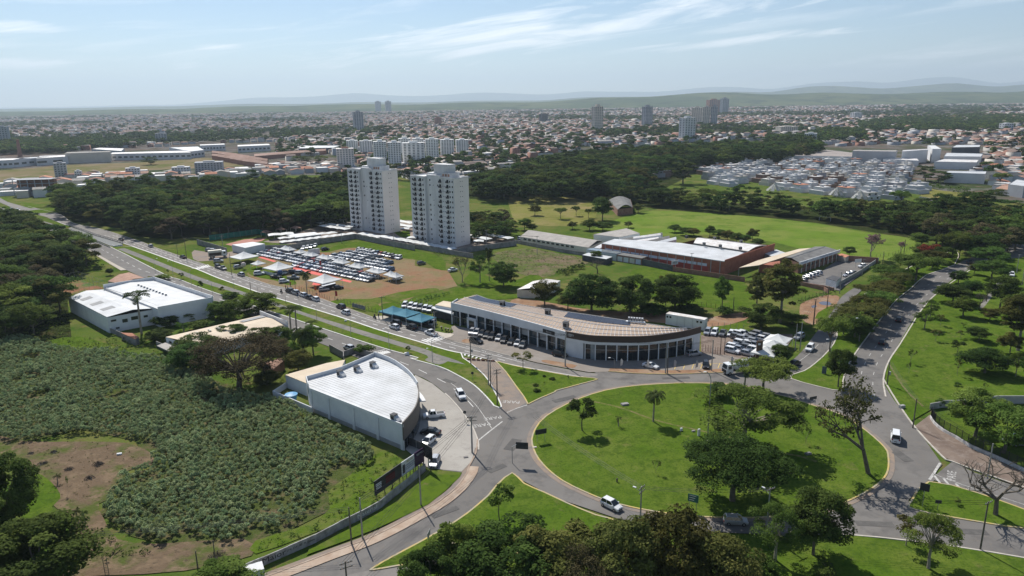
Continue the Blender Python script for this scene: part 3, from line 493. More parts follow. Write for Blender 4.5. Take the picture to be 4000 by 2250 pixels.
def clump_points(C,Rc,per,rng,up_bias=0.9):
 """leaf points on the outside of each clump"""
 K=len(C);d=rng.normal(size=(K,per,3));d/=np.linalg.norm(d,axis=2)[:,:,None];d[:,:,2]=np.where(d[:,:,2]<-0.25,-d[:,:,2]*0.6,d[:,:,2])
 r=Rc[:,None]*rng.uniform(0.35,1.0,(K,per))**0.5;P=C[:,None,:]+d*r[:,:,None]*np.array([1,1,0.72])
 Nn=d*0.7+rng.normal(size=(K,per,3))*0.55+np.array([0,0,up_bias]);Nn/=np.linalg.norm(Nn,axis=2)[:,:,None]
 return P.reshape(-1,3),Nn.reshape(-1,3)
def crown_mesh(name,seed,m,h,r,z0,clumps,per,leaf,flat=1.0,rc=0.30,shape='round',hole=0.35):
 """h = total height, r = crown radius, z0 = underside of crown"""
 rng=np.random.default_rng(seed);zc=(h+z0)/2;rz=(h-z0)/2;C=[]
 while len(C)<clumps:
  d=rng.normal(size=3);d/=np.linalg.norm(d);q=rng.uniform(hole,1.0)**0.6;p=d*q
  if shape=='umbrella':p[2]=abs(p[2])*1.2-0.25*(1-np.hypot(p[0],p[1]));
  elif shape=='tall' and rng.random()<0.25:p[:2]*=0.6
  elif shape=='full' and p[2]<0:p[:2]*=0.9/max(0.5,math.sqrt(max(0.0,1-p[2]**2)))
  elif shape=='round' and p[2]<-0.6 and rng.random()<0.6:continue
  C.append([p[0]*r*(1-rc*0.6),p[1]*r*(1-rc*0.6),zc+p[2]*rz*(1-rc*0.5)])
 C=np.array(C);wob=1+0.18*np.sin(3*np.arctan2(C[:,1],C[:,0])+seed);C[:,:2]*=wob[:,None]
 Rc=r*rc*rng.uniform(0.6,1.25,clumps);Rc=np.minimum(Rc,rz*0.8)
 P,Nn=clump_points(C,Rc,per,rng);V=leaf_quads(P,Nn,leaf,rng);n=len(P)
 cl=np.repeat(rng.uniform(0.0,0.75,clumps),per);lv=np.clip(cl+rng.uniform(-0.1,0.35,n),0,1)
 F4=np.arange(n*4).reshape(n,4);return np_mesh(name,V,F4,np.repeat(lv,4),[m]),C
def trunk_mesh(name,seed,m,h,z0,C,r0,limbs=9,lean=0.0):
 rng=random.Random(seed);mb=MB();zt=z0+0.25*(h-z0);pts=[Vector((0,0,-0.15)),Vector((rng.uniform(-.15,.15)+lean*0.4,rng.uniform(-.15,.15),zt*0.5)),Vector((lean,0,zt))]
 mb.tube(pts[0],pts[1],r0,r0*0.78,7);mb.tube(pts[1],pts[2],r0*0.78,r0*0.55,7)
 idx=list(range(len(C)));rng.shuffle(idx)
 for i in idx[:limbs]:
  c=Vector([float(v)for v in C[i]]);t=rng.uniform(0.45,1.0);s0=pts[1].lerp(pts[2],t);mid=s0.lerp(c,0.5)+Vector((rng.uniform(-.3,.3),rng.uniform(-.3,.3),rng.uniform(0,.5)))
  mb.tube(s0,mid,r0*0.36,r0*0.22,5);mb.tube(mid,c,r0*0.22,r0*0.07,5)
 return mb.mesh(name,(0,0,0),[m])
TREES={}
def define_tree(key,seed,leafm,h,r,z0,clumps,per,leaf,tr=0.22,bk=bark,limbs=9,**kw):
 cm,C=crown_mesh('crown',seed,leafm,h,r,z0,clumps,per,leaf,**kw)
 TREES[key]=(cm,trunk_mesh('trunk',seed,bk,h,z0,C,tr,limbs),h,r)
define_tree('round_a',11,leaf_mid,8,4,1.8,46,262,0.31)
define_tree('round_b',12,leaf_dark,9,4.2,1.6,54,262,0.31)
define_tree('round_c',13,leaf_olive,8,4.3,1.6,50,262,0.31)
define_tree('round_d',14,leaf_bright,7,3.6,1.6,44,262,0.28)
define_tree('full_b',17,leaf_dark,9,4.6,0.5,74,260,0.30,rc=0.28,hole=0.5,shape='full')
define_tree('full_a',19,leaf_mid,9,4.6,0.5,72,250,0.30,rc=0.28,hole=0.5,shape='full')
define_tree('full_c',18,leaf_olive,8,4.6,0.5,70,250,0.30,rc=0.28,hole=0.5,shape='full')
define_tree('umb_a',21,leaf_mid,7.5,5.5,3.2,52,245,0.30,shape='umbrella',rc=0.24,limbs=16,tr=0.25)
define_tree('umb_b',22,leaf_olive,7.5,5.5,3.0,52,245,0.30,shape='umbrella',rc=0.24,limbs=16,tr=0.25)
define_tree('umb_big',23,leaf_dark,8.5,7.5,2.6,95,332,0.27,shape='umbrella',rc=0.22,limbs=20,tr=0.42)
define_tree('airy',24,leaf_mid,9.5,5.2,2.8,40,297,0.25,rc=0.24,limbs=22,tr=0.3,bk=bark_pale,hole=0.5)
define_tree('small_a',31,leaf_dark,4,1.7,1.4,13,119,0.26,rc=0.34,tr=0.08,limbs=8,hole=0.5)
define_tree('small_b',32,leaf_mid,4,1.5,1.3,10,102,0.26,rc=0.36,tr=0.07,limbs=8,hole=0.5)
define_tree('small_c',33,leaf_olive,4,1.6,1.6,9,68,0.24,rc=0.32,tr=0.06,bk=bark_pale,limbs=9,hole=0.6)
define_tree('tall',41,leaf_olive,17,4.5,3.5,80,262,0.34,shape='tall',rc=0.26,limbs=24,tr=0.35,bk=bark_pale)
define_tree('dome',42,leaf_bright,6,3.6,1.3,60,227,0.22,rc=0.26,tr=0.2,hole=0.6)
define_tree('brown',43,leaf_brown,9,6.5,1.4,90,192,0.22,rc=0.22,limbs=45,tr=0.4,bk=bark,hole=0.4)
define_tree('shrub_a',51,leaf_mid,2,1.4,0.1,16,102,0.26,rc=0.4,tr=0.05,limbs=5)
define_tree('shrub_b',52,leaf_dark,2,1.4,0.1,16,102,0.26,rc=0.4,tr=0.05,limbs=5)
define_tree('shrub_c',53,leaf_bright,2,1.5,0.1,16,102,0.26,rc=0.4,tr=0.05,limbs=5)
define_tree('wood_a',61,leaf_dark,10,4.4,1.0,25,220,0.41,rc=0.30,hole=0.55,limbs=5)
define_tree('wood_b',62,leaf_mid,10,4.6,1.0,25,220,0.41,rc=0.30,hole=0.55,limbs=5)
define_tree('wood_c',63,leaf_olive,10,4.4,1.0,25,220,0.41,rc=0.30,hole=0.55,limbs=5)
define_tree('wood_d',64,leaf_dark,13,4.0,1.5,27,220,0.41,rc=0.28,hole=0.55,shape='tall',limbs=5)
define_tree('wood_e',65,leaf_brown,9,4.2,1.0,25,192,0.36,rc=0.28,hole=0.55,limbs=8)
def branchy(key,seed,h,spread,depth,leafm,leaf,per,tr,bk,lean=0.0,up=0.55):
 """recursively forked tree; leaves only round the outer twigs"""
 rng=random.Random(seed);mb=MB();tips=[]
 def grow(p,d,l,r,k):
  q=p+d*l;mb.tube(p,q,r,r*0.72,6 if k>2 else 4,caps=False)
  if k==0:tips.append(q);return
  if k<=2:tips.append(q)
  for j in range(3 if k>1 else 2):
   ax=Vector((rng.uniform(-1,1),rng.uniform(-1,1),rng.uniform(-0.25,0.6))).normalized();nd=(d*up+ax*spread).normalized();grow(q,nd,l*rng.uniform(0.66,0.86),r*0.62,k-1)
 l0=h*0.28;grow(Vector((0,0,-0.1)),Vector((lean,0.05,1)).normalized(),l0,tr,depth)
 tm=mb.mesh('trunk',(0,0,0),[bk]);cm=None
 if per:
  rg=np.random.default_rng(seed);C=np.array([list(t)for t in tips]);P,Nn=clump_points(C,np.full(len(C),h*0.05),per,rg);V=leaf_quads(P,Nn,leaf,rg);n=len(P)
  cm=np_mesh('crown',V,np.arange(n*4).reshape(n,4),np.repeat(np.clip(rg.uniform(0,1,n),0,1),4),[leafm])
 zs=max(t.z for t in tips);TREES[key]=(cm,tm,zs,max(math.hypot(t.x,t.y)for t in tips))
branchy('sparse',5,10,0.62,5,leaf_olive,0.30,9,0.30,bark,lean=-0.45)
branchy('bare',8,8,0.60,5,leaf_olive,0.28,0,0.26,bark)
branchy('vase',9,9,0.42,5,leaf_olive,0.26,8,0.22,bark_pale,up=0.8)
branchy('pink',10,7,0.55,5,leaf_pink,0.30,12,0.2,bark_pale)
branchy('twiggy',15,4,0.5,4,leaf_mid,0.26,4,0.06,bark_pale)
def palm(key,seed,h,fronds,fl,droop,skirt=0,tr=0.17,leafm=leaf_palm):
 rng=random.Random(seed);mb=MB();n=5
 for i in range(n):mb.tube((0.02*i,0,h*i/n-(0.1 if i==0 else 0)),(0.02*(i+1),0,h*(i+1)/n),tr*(1-0.06*i),tr*(1-0.06*(i+1)),7)
 tm=mb.mesh('trunk',(0,0,0),[bark_pale]);V=[];F_=[];lv=[]
 for k in range(fronds+skirt):
  az=2*math.pi*k/max(1,fronds)*1.618*2.4+rng.uniform(-.2,.2);el0=rng.uniform(0.15,1.15)if k<fronds else rng.uniform(-0.7,-0.2);p=Vector((0.1,0,h));el=el0;L_=fl*rng.uniform(0.8,1.1);c=rng.uniform(0,1)
  segs=9
  for s_ in range(segs):
   d=Vector((math.cos(az)*math.cos(el),math.sin(az)*math.cos(el),math.sin(el)));q=p+d*(L_/segs);side=Vector((-math.sin(az),math.cos(az),0));w=fl*0.17*math.sin(math.pi*min(0.97,(s_+1.2)/(segs+1)))
   for sg in(-1,1):
    dr=Vector((0,0,-w*0.75));n0=len(V);a1=p.lerp(q,0.1);a2=p.lerp(q,0.75);tip=side*sg*w+dr+d*w*0.7
    V+=[a1,a2,a2+tip,a1+tip*0.9];F_.append((n0,n0+1,n0+2,n0+3));lv+=[c]*4
   p=q;el-=droop/segs*(0.6+s_*0.16)
 cm=np_mesh('crown',np.array([list(v)for v in V]),np.array(F_),np.array(lv),[leafm]);TREES[key]=(cm,tm,h+fl*0.35,fl)
palm('palm_queen',1,6.0,22,2.6,2.4,6)
palm('palm_royal',2,7.5,16,2.8,1.9,0,0.2)
palm('palm_thick',3,4.5,30,3.2,2.0,10,0.3)
palm('palm_small',4,1.2,10,1.0,1.8,0,0.12)
palm('palm_low',6,1.5,16,2.4,1.6,0,0.2,leaf_bright)
TREE_LABELS={}
def tree(key,base,h,w=None,label=None,group=None,rz=None,name=None,cat='tree'):
 """one tree thing at ground point base: Empty > trunk, crown"""
 cm,tm,th,tr_=TREES[key];sz=h/th;sx=(w/2)/tr_*1.2 if w else sz
 e=empty(name or{'p':'palm_tree','s':'shrub'}.get(key[0]if key.startswith(('palm','shrub'))else '','tree'),(float(base[0]),float(base[1]),0.05));rz=random.uniform(0,6.28)if rz is None else rz
 if not name and key.startswith('bare'):e.name='bare_tree'
 if tm:place('trunk',tm,e,(0,0,0),rz,(sx,sx,sz))
 if cm:place('crown',cm,e,(0,0,0),rz,(sx,sx,sz))
 tag(e,label,'shrub' if key.startswith('shrub')else('palm' if key.startswith('palm')else cat),group);return e
def T(key,k,bx,by,ytop,wpx,label,group=None,rz=None,**kw):
 b=Z(k,bx,by);h=max(0.8,hgt(b,k,ytop));w=wpx/CROPS[k][2]/ppm(b)if wpx else None
 return tree(key,b,h,w,label,group,rz,**kw)
# ---- roundabout
T('palm_queen','O',1643,1063,984,62,'slender palm standing alone on the roundabout lawn',rz=0.4)
T('small_a','O',1465,1085,1003,66,'small clumpy tree near the west rim of the roundabout',rz=0.3)
T('palm_small','O',1556,1075,1048,20,'stubby little palm between two bigger trees on the lawn')
T('umb_big','O',1842,1262,1122,250,'big dark spreading tree on the lower roundabout lawn',rz=0.5)
T('airy','O',1872,1128,972,230,'tall tree with pale trunk in the middle of the roundabout',rz=1.0)
T('palm_queen','O',1812,1130,1050,80,'palm tucked under the tall pale trunked tree',rz=2.0)
T('umb_a','l',640,810,540,490,'spreading tree on the upper rim of the roundabout',rz=0.7)
T('palm_royal','l',470,790,600,200,'palm beside the spreading tree near the white truck',rz=0.2)
T('round_b','l',230,850,720,190,'bushy tree on the upper rim left of the palm',rz=0.2)
T('umb_a','s',910,405,290,150,'dark slim tree right of the tall tree on the lawn',rz=1.4)
T('sparse','W3',600,845,300,560,'tall leaning tree with thin foliage on the east rim',rz=0.15)
T('twiggy','W3',225,665,570,60,'thin sapling on the east lawn')
T('twiggy','W3',190,525,465,40,'thin sapling near the ring road sign')
T('twiggy','s',245,445,360,50,'spindly young tree on the south lawn')
T('small_b','W3',1130,1030,985,40,'tiny shrub like tree on the right island')
# ---- triangle island and median
T('small_c','d',1380,1449,1165,320,'small open tree on the triangular island',rz=0.4)
for i,(x,y,t,w)in enumerate(((1985,445,400,90),(1990,530,470,110),(2250,345,300,90),(2110,300,280,50))):T('shrub_b','f',x,y,t,w,ORD[i]+' little bush on the triangular island, counted from the lane','bushes on the triangular island')
T('twiggy','f',2502,380,265,50,'thin stake sapling at the right of the triangular island')
T('twiggy','f',2115,470,365,30,'thin stake sapling in the middle of the triangular island')
for i,(k,x,y,t,w)in enumerate((('b',445,850,745,75),('b',755,1060,870,80),('b',1085,1085,965,80),('b',230,790,690,30))):T('small_a',k,x,y,t,w,ORD[i]+' small tree in the median row, counted from the bridge','small trees of the median')
T('small_a','W1',905,125,80,30,'lollipop sapling beside the white stone on the median')
# ---- lower edge, big foreground trees
for(key,x,y,t,w,lb)in(('round_d',1150,1470,1318,130,'light green tree at the lower edge by the street'),('full_b',1265,1500,1318,260,'wide dark tree at the lower edge left of centre'),('full_b',1090,1530,1372,150,'dark tree at the lower edge near the utility pole'),('round_c',1405,1500,1330,190,'half bare brownish tree at the lower edge'),('full_c',1560,1520,1302,190,'olive tree at the lower edge left of the largest'),('full_c',1680,1500,1283,210,'largest olive tree at the lower edge centre'),('full_c',1800,1520,1345,190,'olive tree at the lower edge right of centre'),('brown',1480,1560,1385,180,'low brown tree between two olive trees at the lower edge'),('airy',1950,1412,1268,130,'light green feathery tree beside the lower ring'),('round_b',2045,1398,1232,140,'dark bushy tree beside the lower ring'),('airy',2335,1432,1290,130,'young leafy tree on the lower right grass'),('small_c',2278,1375,1300,70,'thin young tree left of the leafy one on the lower right'),('round_d',1900,1480,1400,110,'small bright tree at the lower edge'),('small_b',2075,1470,1410,60,'low green sapling at the lower right edge'),('round_d',560,1500,1424,150,'yellow green crown peeking over the lower edge')):
 T(key,'O',x,y,t,w,lb)
T('bare','W3',1355,1090,770,430,'leafless tree on the right island',rz=0.9)
T('full_b','O',25,1345,1125,150,'dark tree at the left edge above the larger one')
T('full_b','O',100,1480,1305,250,'very wide dark tree in the lower left corner')
T('full_b','O',-60,1420,1200,160,'dark tree cut by the lower left edge')
T('small_b','O',1257,1312,1210,60,'young tree on the lower grass wedge',rz=0.2)
for i,(x,y,t,w)in enumerate(((407,955,855,20),(345,900,845,50),(470,1140,1045,55),(510,1140,1060,60))):T('twiggy' if i==0 else 'palm_small','W0',x,y,t,w,ORD[i]+' young papaya like plant in the clearing, counted from the top')
# ---- right hand corner, park, avenue rows
T('dome','O',2452,1098,983,128,'round light green tree behind the fenced corner, the upper one',rz=0.2)
T('dome','O',2524,1140,1022,150,'round light green tree behind the fenced corner, the lower one',rz=1.2)
park=[('round_b','n',1105,500,290,370,'dark wide tree casting a long shadow in the park'),('round_b','n',1052,208,85,180,'medium dark tree in the upper park'),('small_a','n',860,320,205,105,'small round tree in the middle of the park'),('small_c','n',860,520,370,70,'thin sapling below the small round tree'),('small_a','n',862,655,580,65,'little tree low in the park'),('twiggy','n',445,405,280,90,'bare sapling near the avenue kerb'),('twiggy','n',432,505,405,60,'second bare sapling near the avenue kerb'),('small_c','n',668,215,110,90,'young tree with open crown in the upper park'),('airy','n',570,105,-70,160,'slender tree at the top corner of the park by the kerb'),('small_c','n',712,75,-30,80,'young tree right of the slender one'),('small_c','n',890,190,115,80,'sapling left of the medium dark tree'),('small_b','n',915,90,40,40,'tiny sapling high in the park'),('tall','n',1400,300,-250,330,'tall olive tree at the right edge of the park'),('round_c','n',1330,320,140,190,'bushy pale tree under the tall olive tree'),('airy','n',1380,530,300,150,'slim tree at the right edge of the park'),('round_d','n',1470,560,320,120,'light tree cut by the right edge of the park'),('shrub_c','n',700,790,725,90,'low bush by the white wall corner'),('twiggy','n',1110,665,580,40,'young tree with stake above the round trees'),('round_d','m',915,815,640,200,'light green umbrella tree in the upper park'),('round_b','m',820,690,520,260,'dark tree left of the light umbrella tree'),('round_b','m',990,620,490,180,'dark tree behind the light umbrella tree'),('bare','m',1055,740,590,130,'bare tree by the park footpath'),('round_b','m',1240,740,440,270,'large dark tree right of the park footpath'),('round_c','m',1150,850,740,160,'round olive tree low by the footpath'),('round_d','m',1400,830,600,260,'big yellow green tree at the right edge'),('dome','m',1140,360,200,290,'domed tree high between avenue and side street'),('dome','m',1170,480,315,260,'second domed tree just below the first by the side street'),('round_c','m',1010,440,340,110,'small olive tree by the bend of the avenue'),('round_b','m',870,520,400,150,'dark tree at the park side of the bend'),('airy','m',620,815,660,140,'feathery tree at the upper park corner'),('round_a','m',1420,200,115,90,'round green tree by the upper side street'),('round_a','m',1310,140,0,170,'tall tree above the side street bend'),('bare','m',1290,270,190,110,'greyish bare tree by the side street')]
for a in park:T(*a)
row=[('umb_a','m',490,500,270,400,'flat crowned tree over the avenue bend'),('umb_a','m',260,520,370,330,'spreading tree by the school kerb'),('umb_a','m',180,600,460,260,'spreading tree below the flat crowned one'),('umb_b','m',140,700,530,380,'wide tree shading the avenue kerb'),('umb_b','m',60,830,640,330,'wide olive tree over the slip road'),('umb_b','I',900,1130,900,480,'wide olive tree beside the slip road, the largest of the row'),('umb_b','I',760,1180,970,300,'olive tree in front of the largest of the row'),('umb_a','I',620,1360,1020,330,'dark tree at the mouth of the slip road'),('round_b','I',915,1250,1000,260,'dark narrow tree between slip road and avenue'),('round_b','O',2108,975,878,66,'slim dark tree at the tip of the slip road strip'),('round_b','m',720,340,190,190,'dark tree behind the flat crowned tree'),('round_a','m',560,300,170,230,'green tree left of the red flowering one'),('umb_a','m',815,300,80,260,'tall grey green tree beyond the bend'),('round_b','m',880,290,90,150,'dark tree beyond the bend'),('round_b','m',1060,280,90,330,'broad dark tree beyond the bend'),('round_a','m',540,200,70,200,'tree at the pasture corner'),('round_a','m',980,180,20,230,'tree high above the bend'),('umb_a','m',1230,140,0,180,'tree at the upper right street')]
row+=[('umb_b','m',330,590,430,260,'wide tree between school kerb and avenue, upper'),('umb_b','m',250,680,500,280,'wide tree between school kerb and avenue, middle'),('umb_a','m',150,790,600,300,'wide tree between school kerb and avenue, lower'),('umb_b','I',1000,1060,860,380,'olive tree leaning over the avenue above the largest'),('umb_a','I',870,1210,990,330,'tree between slip road and avenue in front of the curved lamp'),('umb_b','m',640,380,230,230,'olive tree left of the bend'),('umb_a','m',420,430,290,260,'dark spreading tree above the flat crowned one'),('round_b','m',1180,250,70,240,'dark tree at the upper end of the avenue'),('umb_a','m',930,230,60,240,'spreading tree high on the avenue')]
for a in row:T(*a)
define_tree('redtop',71,leaf_red,7,4,2.0,40,192,0.33)
T('redtop','m',610,310,165,190,'tree with red flowers on its crown by the avenue')
T('pink','I',1030,420,160,210,'pale pink flowering tree beside the school')
T('pink','I',1330,370,240,90,'small pink flowering tree on the pasture edge')
T('round_b','I',815,390,292,115,'round dark shrub like tree at the school corner')
T('tall','j',1800,1449,420,560,'very tall shaggy tree behind the dealer car park',rz=0.3)
T('tall','j',1420,1300,640,320,'slimmer shaggy tree left of the very tall one',rz=1.3)
T('full_b','j',1500,1540,1100,560,'low dark tree under the very tall one')
T('round_a','l',895,195,100,230,'dark small tree behind the car park poles')
T('round_b','l',800,545,375,165,'dark round tree over the car park pavement')
for(key,k,x,y,t,w,lb)in(('full_b','H',1190,960,530,460,'huge dark tree behind the showroom, second from the left'),('full_b','H',800,950,515,480,'huge dark tree behind the showroom, leftmost'),('full_b','H',1640,930,535,430,'big dark tree at the edge of the green yard'),('round_d','H',2110,920,600,180,'slim leafy tree in the green yard'),('round_c','H',560,930,760,220,'olive bush at the foot of the huge trees'),('round_c','H',330,890,640,280,'olive tree hiding the small shed'),('shrub_b','H',1420,960,860,300,'dark undergrowth by the huge trees'),('shrub_b','H',1800,970,890,320,'dark hedge below the green yard'),('shrub_b','H',2150,980,890,160,'dark bush under the slim leafy tree'),('round_a','H',850,440,330,110,'small conical tree by the factory shed'),('bare','H',860,560,420,200,'bare tree by the dark hedge'),('full_b','h',1880,1080,640,420,'dense dark tree right of the palm by the sale lot'),('airy','h',1510,1020,590,290,'open dark tree at the end of the sale lot'),('palm_queen','h',1655,1000,470,150,'tall palm between the dark trees at the sale lot'),('vase','h',1230,1015,620,280,'vase shaped thin tree at the end of the sale lot'),('palm_queen','g',885,995,640,210,'tall palm beside the sale lot fence'),('round_c','j',0,1180,690,260,'second tree of the yard row')):
 T(key,k,x,y,t,w,lb)
# ---- round the left halls
for(key,k,x,y,t,w,lb)in(('palm_royal','E',1425,1170,745,280,'tall palm in front of the white double hall'),('brown','p',760,850,400,640,'wide brown half bare tree in front of the beige hall'),('full_b','p',390,560,375,330,'dense dark tree at the near corner of the beige hall'),('full_b','p',330,690,450,300,'dense dark tree below the beige hall'),('full_b','p',700,430,280,200,'dark domed tree standing in the beige hall court'),('full_b','p',960,480,300,200,'dark tree right of the domed one'),('full_b','p',1100,500,300,230,'broad dark tree at the court corner'),('palm_royal','p',1220,350,130,190,'left palm of the pair by the beige hall'),('palm_royal','p',1270,330,130,180,'right palm of the pair by the beige hall'),('palm_thick','p',1335,590,320,210,'thick shaggy palm by the near carriageway'),('palm_royal','p',1410,400,260,120,'small palm behind the shaggy one'),('round_d','p',1420,560,310,200,'bright green tree by the near carriageway'),('full_c','p',1290,700,520,200,'olive tree left of the curved building'),('round_d','p',1240,600,460,140,'light green tree below the shaggy palm'),('full_a','p',930,200,10,260,'tree at the back of the beige hall, the largest'),('full_b','p',690,90,-5,120,'dark tree by the near carriageway above the hall'),('full_a','p',600,240,80,190,'green tree between the two halls'),('full_a','p',720,250,60,170,'grey green tree between the two halls'),('full_b','p',410,220,120,140,'dark bush against the white hall wall'),('full_a','p',290,250,175,150,'bush against the white hall wall'),('palm_royal','p',200,220,110,100,'small palm against the white hall wall'),('full_b','p',110,300,200,200,'dark bush at the near corner of the white hall'),('palm_low','p',270,350,270,150,'bright low palm between the halls'),('shrub_a','p',400,330,255,150,'low bushes behind the beige hall'),('shrub_c','p',490,310,275,90,'pale low bush behind the beige hall'),('full_b','p',60,440,330,200,'dark bush below the red roofed shed'),('shrub_a','c',1290,810,650,260,'round bush beside the parked silver hatchback'),('shrub_a','b',140,860,760,200,'bush behind the white hall parapet'),('round_b','E',1110,580,510,70,'small tree by the sports court'),('palm_low','p',830,400,320,120,'low palm in front of the beige roof'),('brown','p',1130,600,430,190,'brown thin tree beside the brick shed'),('full_c','p',1010,830,710,200,'olive bush at the foot of the brown tree')):
 T(key,k,x,y,t-(8 if k=='p' and not key.startswith('palm')else 0),w*(1.15 if k=='p' and not key.startswith('palm')else 1),lb)
for i,(key,k,x,y,t,w,lb)in enumerate((('round_c','C',230,1395,1290,120,'olive bush in the yellow pasture'),('umb_a','C',490,1430,1320,125,'flat topped tree in the yellow pasture'),('umb_a','C',645,1400,1305,90,'smaller flat topped tree right of it'),('umb_a','C',770,1420,1330,90,'thin flat topped tree by the barn path'),('round_b','C',910,1449,1210,220,'dark tree left of the brick barn'),('round_c','C',1270,1370,1280,110,'olive tree right of the brick barn'),('round_a','h',2210,195,10,210,'tree by the long shed in the yellow pasture'),('round_b','h',2330,215,90,170,'dark round bush by the long shed'),('round_c','i',950,140,20,150,'olive bush above the long shed'),('round_b','i',1220,160,-10,230,'dark tree above the long shed'),('round_b','i',1430,170,30,260,'dark bushy tree above the grey roof'),('round_c','i',1830,120,20,130,'thin tree on the pasture fence'),('shrub_c','C',370,1225,1170,60,'low bush in the upper pasture'),('shrub_b','C',70,1205,1150,90,'dark bush at the upper pasture edge'))):
 T(key,k,x,y,t,w,lb)
hx=[(1640,150,70,120),(1750,180,100,150),(1830,190,110,130),(1990,190,80,110),(2080,220,120,150),(2170,240,130,140),(2260,260,150,130),(2340,270,170,120),(2420,230,110,120),(2480,290,210,120)]
for i,(x,y,t,w)in enumerate(hx):T(('round_b','round_a','round_c')[i%3],'H',x,y,t,w,ORD[i]+' tree in the row behind the factory, counted from the left','trees behind the factory')
# ---- woods: the largest crowns are things, the rest one mass
def scatter(poly,spacing,rng,jitter=0.5):
 P=np.array([p[:2]for p in poly]);x0,y0=P.min(0);x1,y1=P.max(0);pts=[]
 gx=np.arange(x0,x1,spacing);gy=np.arange(y0,y1,spacing*0.87)
 for j,y in enumerate(gy):
  X=gx+(spacing/2 if j%2 else 0)+rng.uniform(-jitter,jitter,len(gx))*spacing;Y=y+rng.uniform(-jitter,jitter,len(gx))*spacing
  k_=inside(poly,X,Y);pts+=list(zip(X[k_],Y[k_]))
 return pts
rw=np.random.default_rng(3)
woods=[(ZZ('O',[(150,512),(320,492),(600,482),(870,482),(880,570),(760,580),(690,590),(560,594),(430,604),(350,598),(330,580),(170,556)]),10.5,(11,16),'in the dark wood behind the sale lot'),(ZZ('O',[(1180,478),(1420,415),(1700,390),(2050,372),(2060,400),(1760,432),(1620,452),(1640,478),(1580,500),(1480,510),(1180,508)]),12.0,(12,18),'in the wood right of the twin towers'),(ZZ('O',[(1180,555),(1260,560),(1292,590),(1290,606),(1180,610)]),7.0,(6,9),'in the thicket beside the right tower'),(ZZ('O',[(1500,505),(1600,500),(1780,515),(1950,530),(2100,545),(2330,540),(2460,530),(2470,560),(2300,592),(2210,578),(2080,556),(1900,540),(1700,527)]),10.0,(8,13),'in the tree belt below the white houses'),(ZZ('O',[(-30,560),(80,575),(130,610),(205,650),(225,672),(190,690),(160,710),(160,800),(90,850),(-30,880)]),9.0,(9,14),'in the wood at the left edge'),(ZZ('O',[(2300,545),(2420,540),(2560,575),(2576,640),(2450,640),(2330,610)]),10.0,(9,14),'in the trees at the right edge')]
wt=[]
for(poly,sp,hr,lb)in woods:
 for(x,y)in scatter(poly,sp,rw,0.35):wt.append((math.hypot(x,y),x,y,rw.uniform(*hr),lb))
wt.sort();keys=['wood_a','wood_b','wood_c','wood_d','wood_a','wood_e','wood_b','wood_a'];descr={'wood_a':'dark green','wood_b':'mid green','wood_c':'olive','wood_d':'tall dark','wood_e':'brownish'}
NW=140;wl=[]
for i,(d,x,y,h,lb)in enumerate(wt[:NW]):
 wl.append((proj((x,y,h))[0],x,y,h,keys[int(rw.integers(len(keys)))],lb,rw.uniform(0.9,1.15)))
wc={}
for(px,x,y,h,key,lb,f)in sorted(wl):
 c_=wc[(key,lb)]=wc.get((key,lb),-1)+1;tree(key,(x,y),h,h*f,(ORD[c_]+' ' if c_<len(ORD)else '')+descr[key]+' tree from the left '+lb,'trees '+lb)
def mass(name,pts,m,per,leaf,label,parts=(7,12),kind='stuff',flatten=0.8,seed=5):
 """many small crowns joined into one mass: pts = (x, y, height, radius)"""
 rng=np.random.default_rng(seed);A=np.array([p[:4]for p in pts],float);n=len(A);K=6
 d=rng.normal(size=(n,K,3));d/=np.linalg.norm(d,axis=2)[:,:,None];d[:,:,2]=np.abs(d[:,:,2])*0.9
 C=np.stack([A[:,0,None]+d[:,:,0]*A[:,3,None]*0.6,A[:,1,None]+d[:,:,1]*A[:,3,None]*0.6,A[:,2,None]*(0.35+0.45*d[:,:,2])],2).reshape(-1,3)
 Rc=np.repeat(A[:,3]*0.55,K);P,Nn=clump_points(C,Rc,per,rng,0.7);s=np.repeat(Rc,per)*leaf;V=leaf_quads(P,Nn,s,rng,0.8);N_=len(P)
 lv=np.clip(np.repeat(np.repeat(rng.uniform(0,0.7,n),K),per)+rng.uniform(-0.1,0.3,N_),0,1)
 o=bpy.data.objects.new(name,np_mesh(name,V,np.arange(N_*4).reshape(-1,4),np.repeat(lv,4),[m]));COL.objects.link(o);tag(o,label,kind=kind);return o
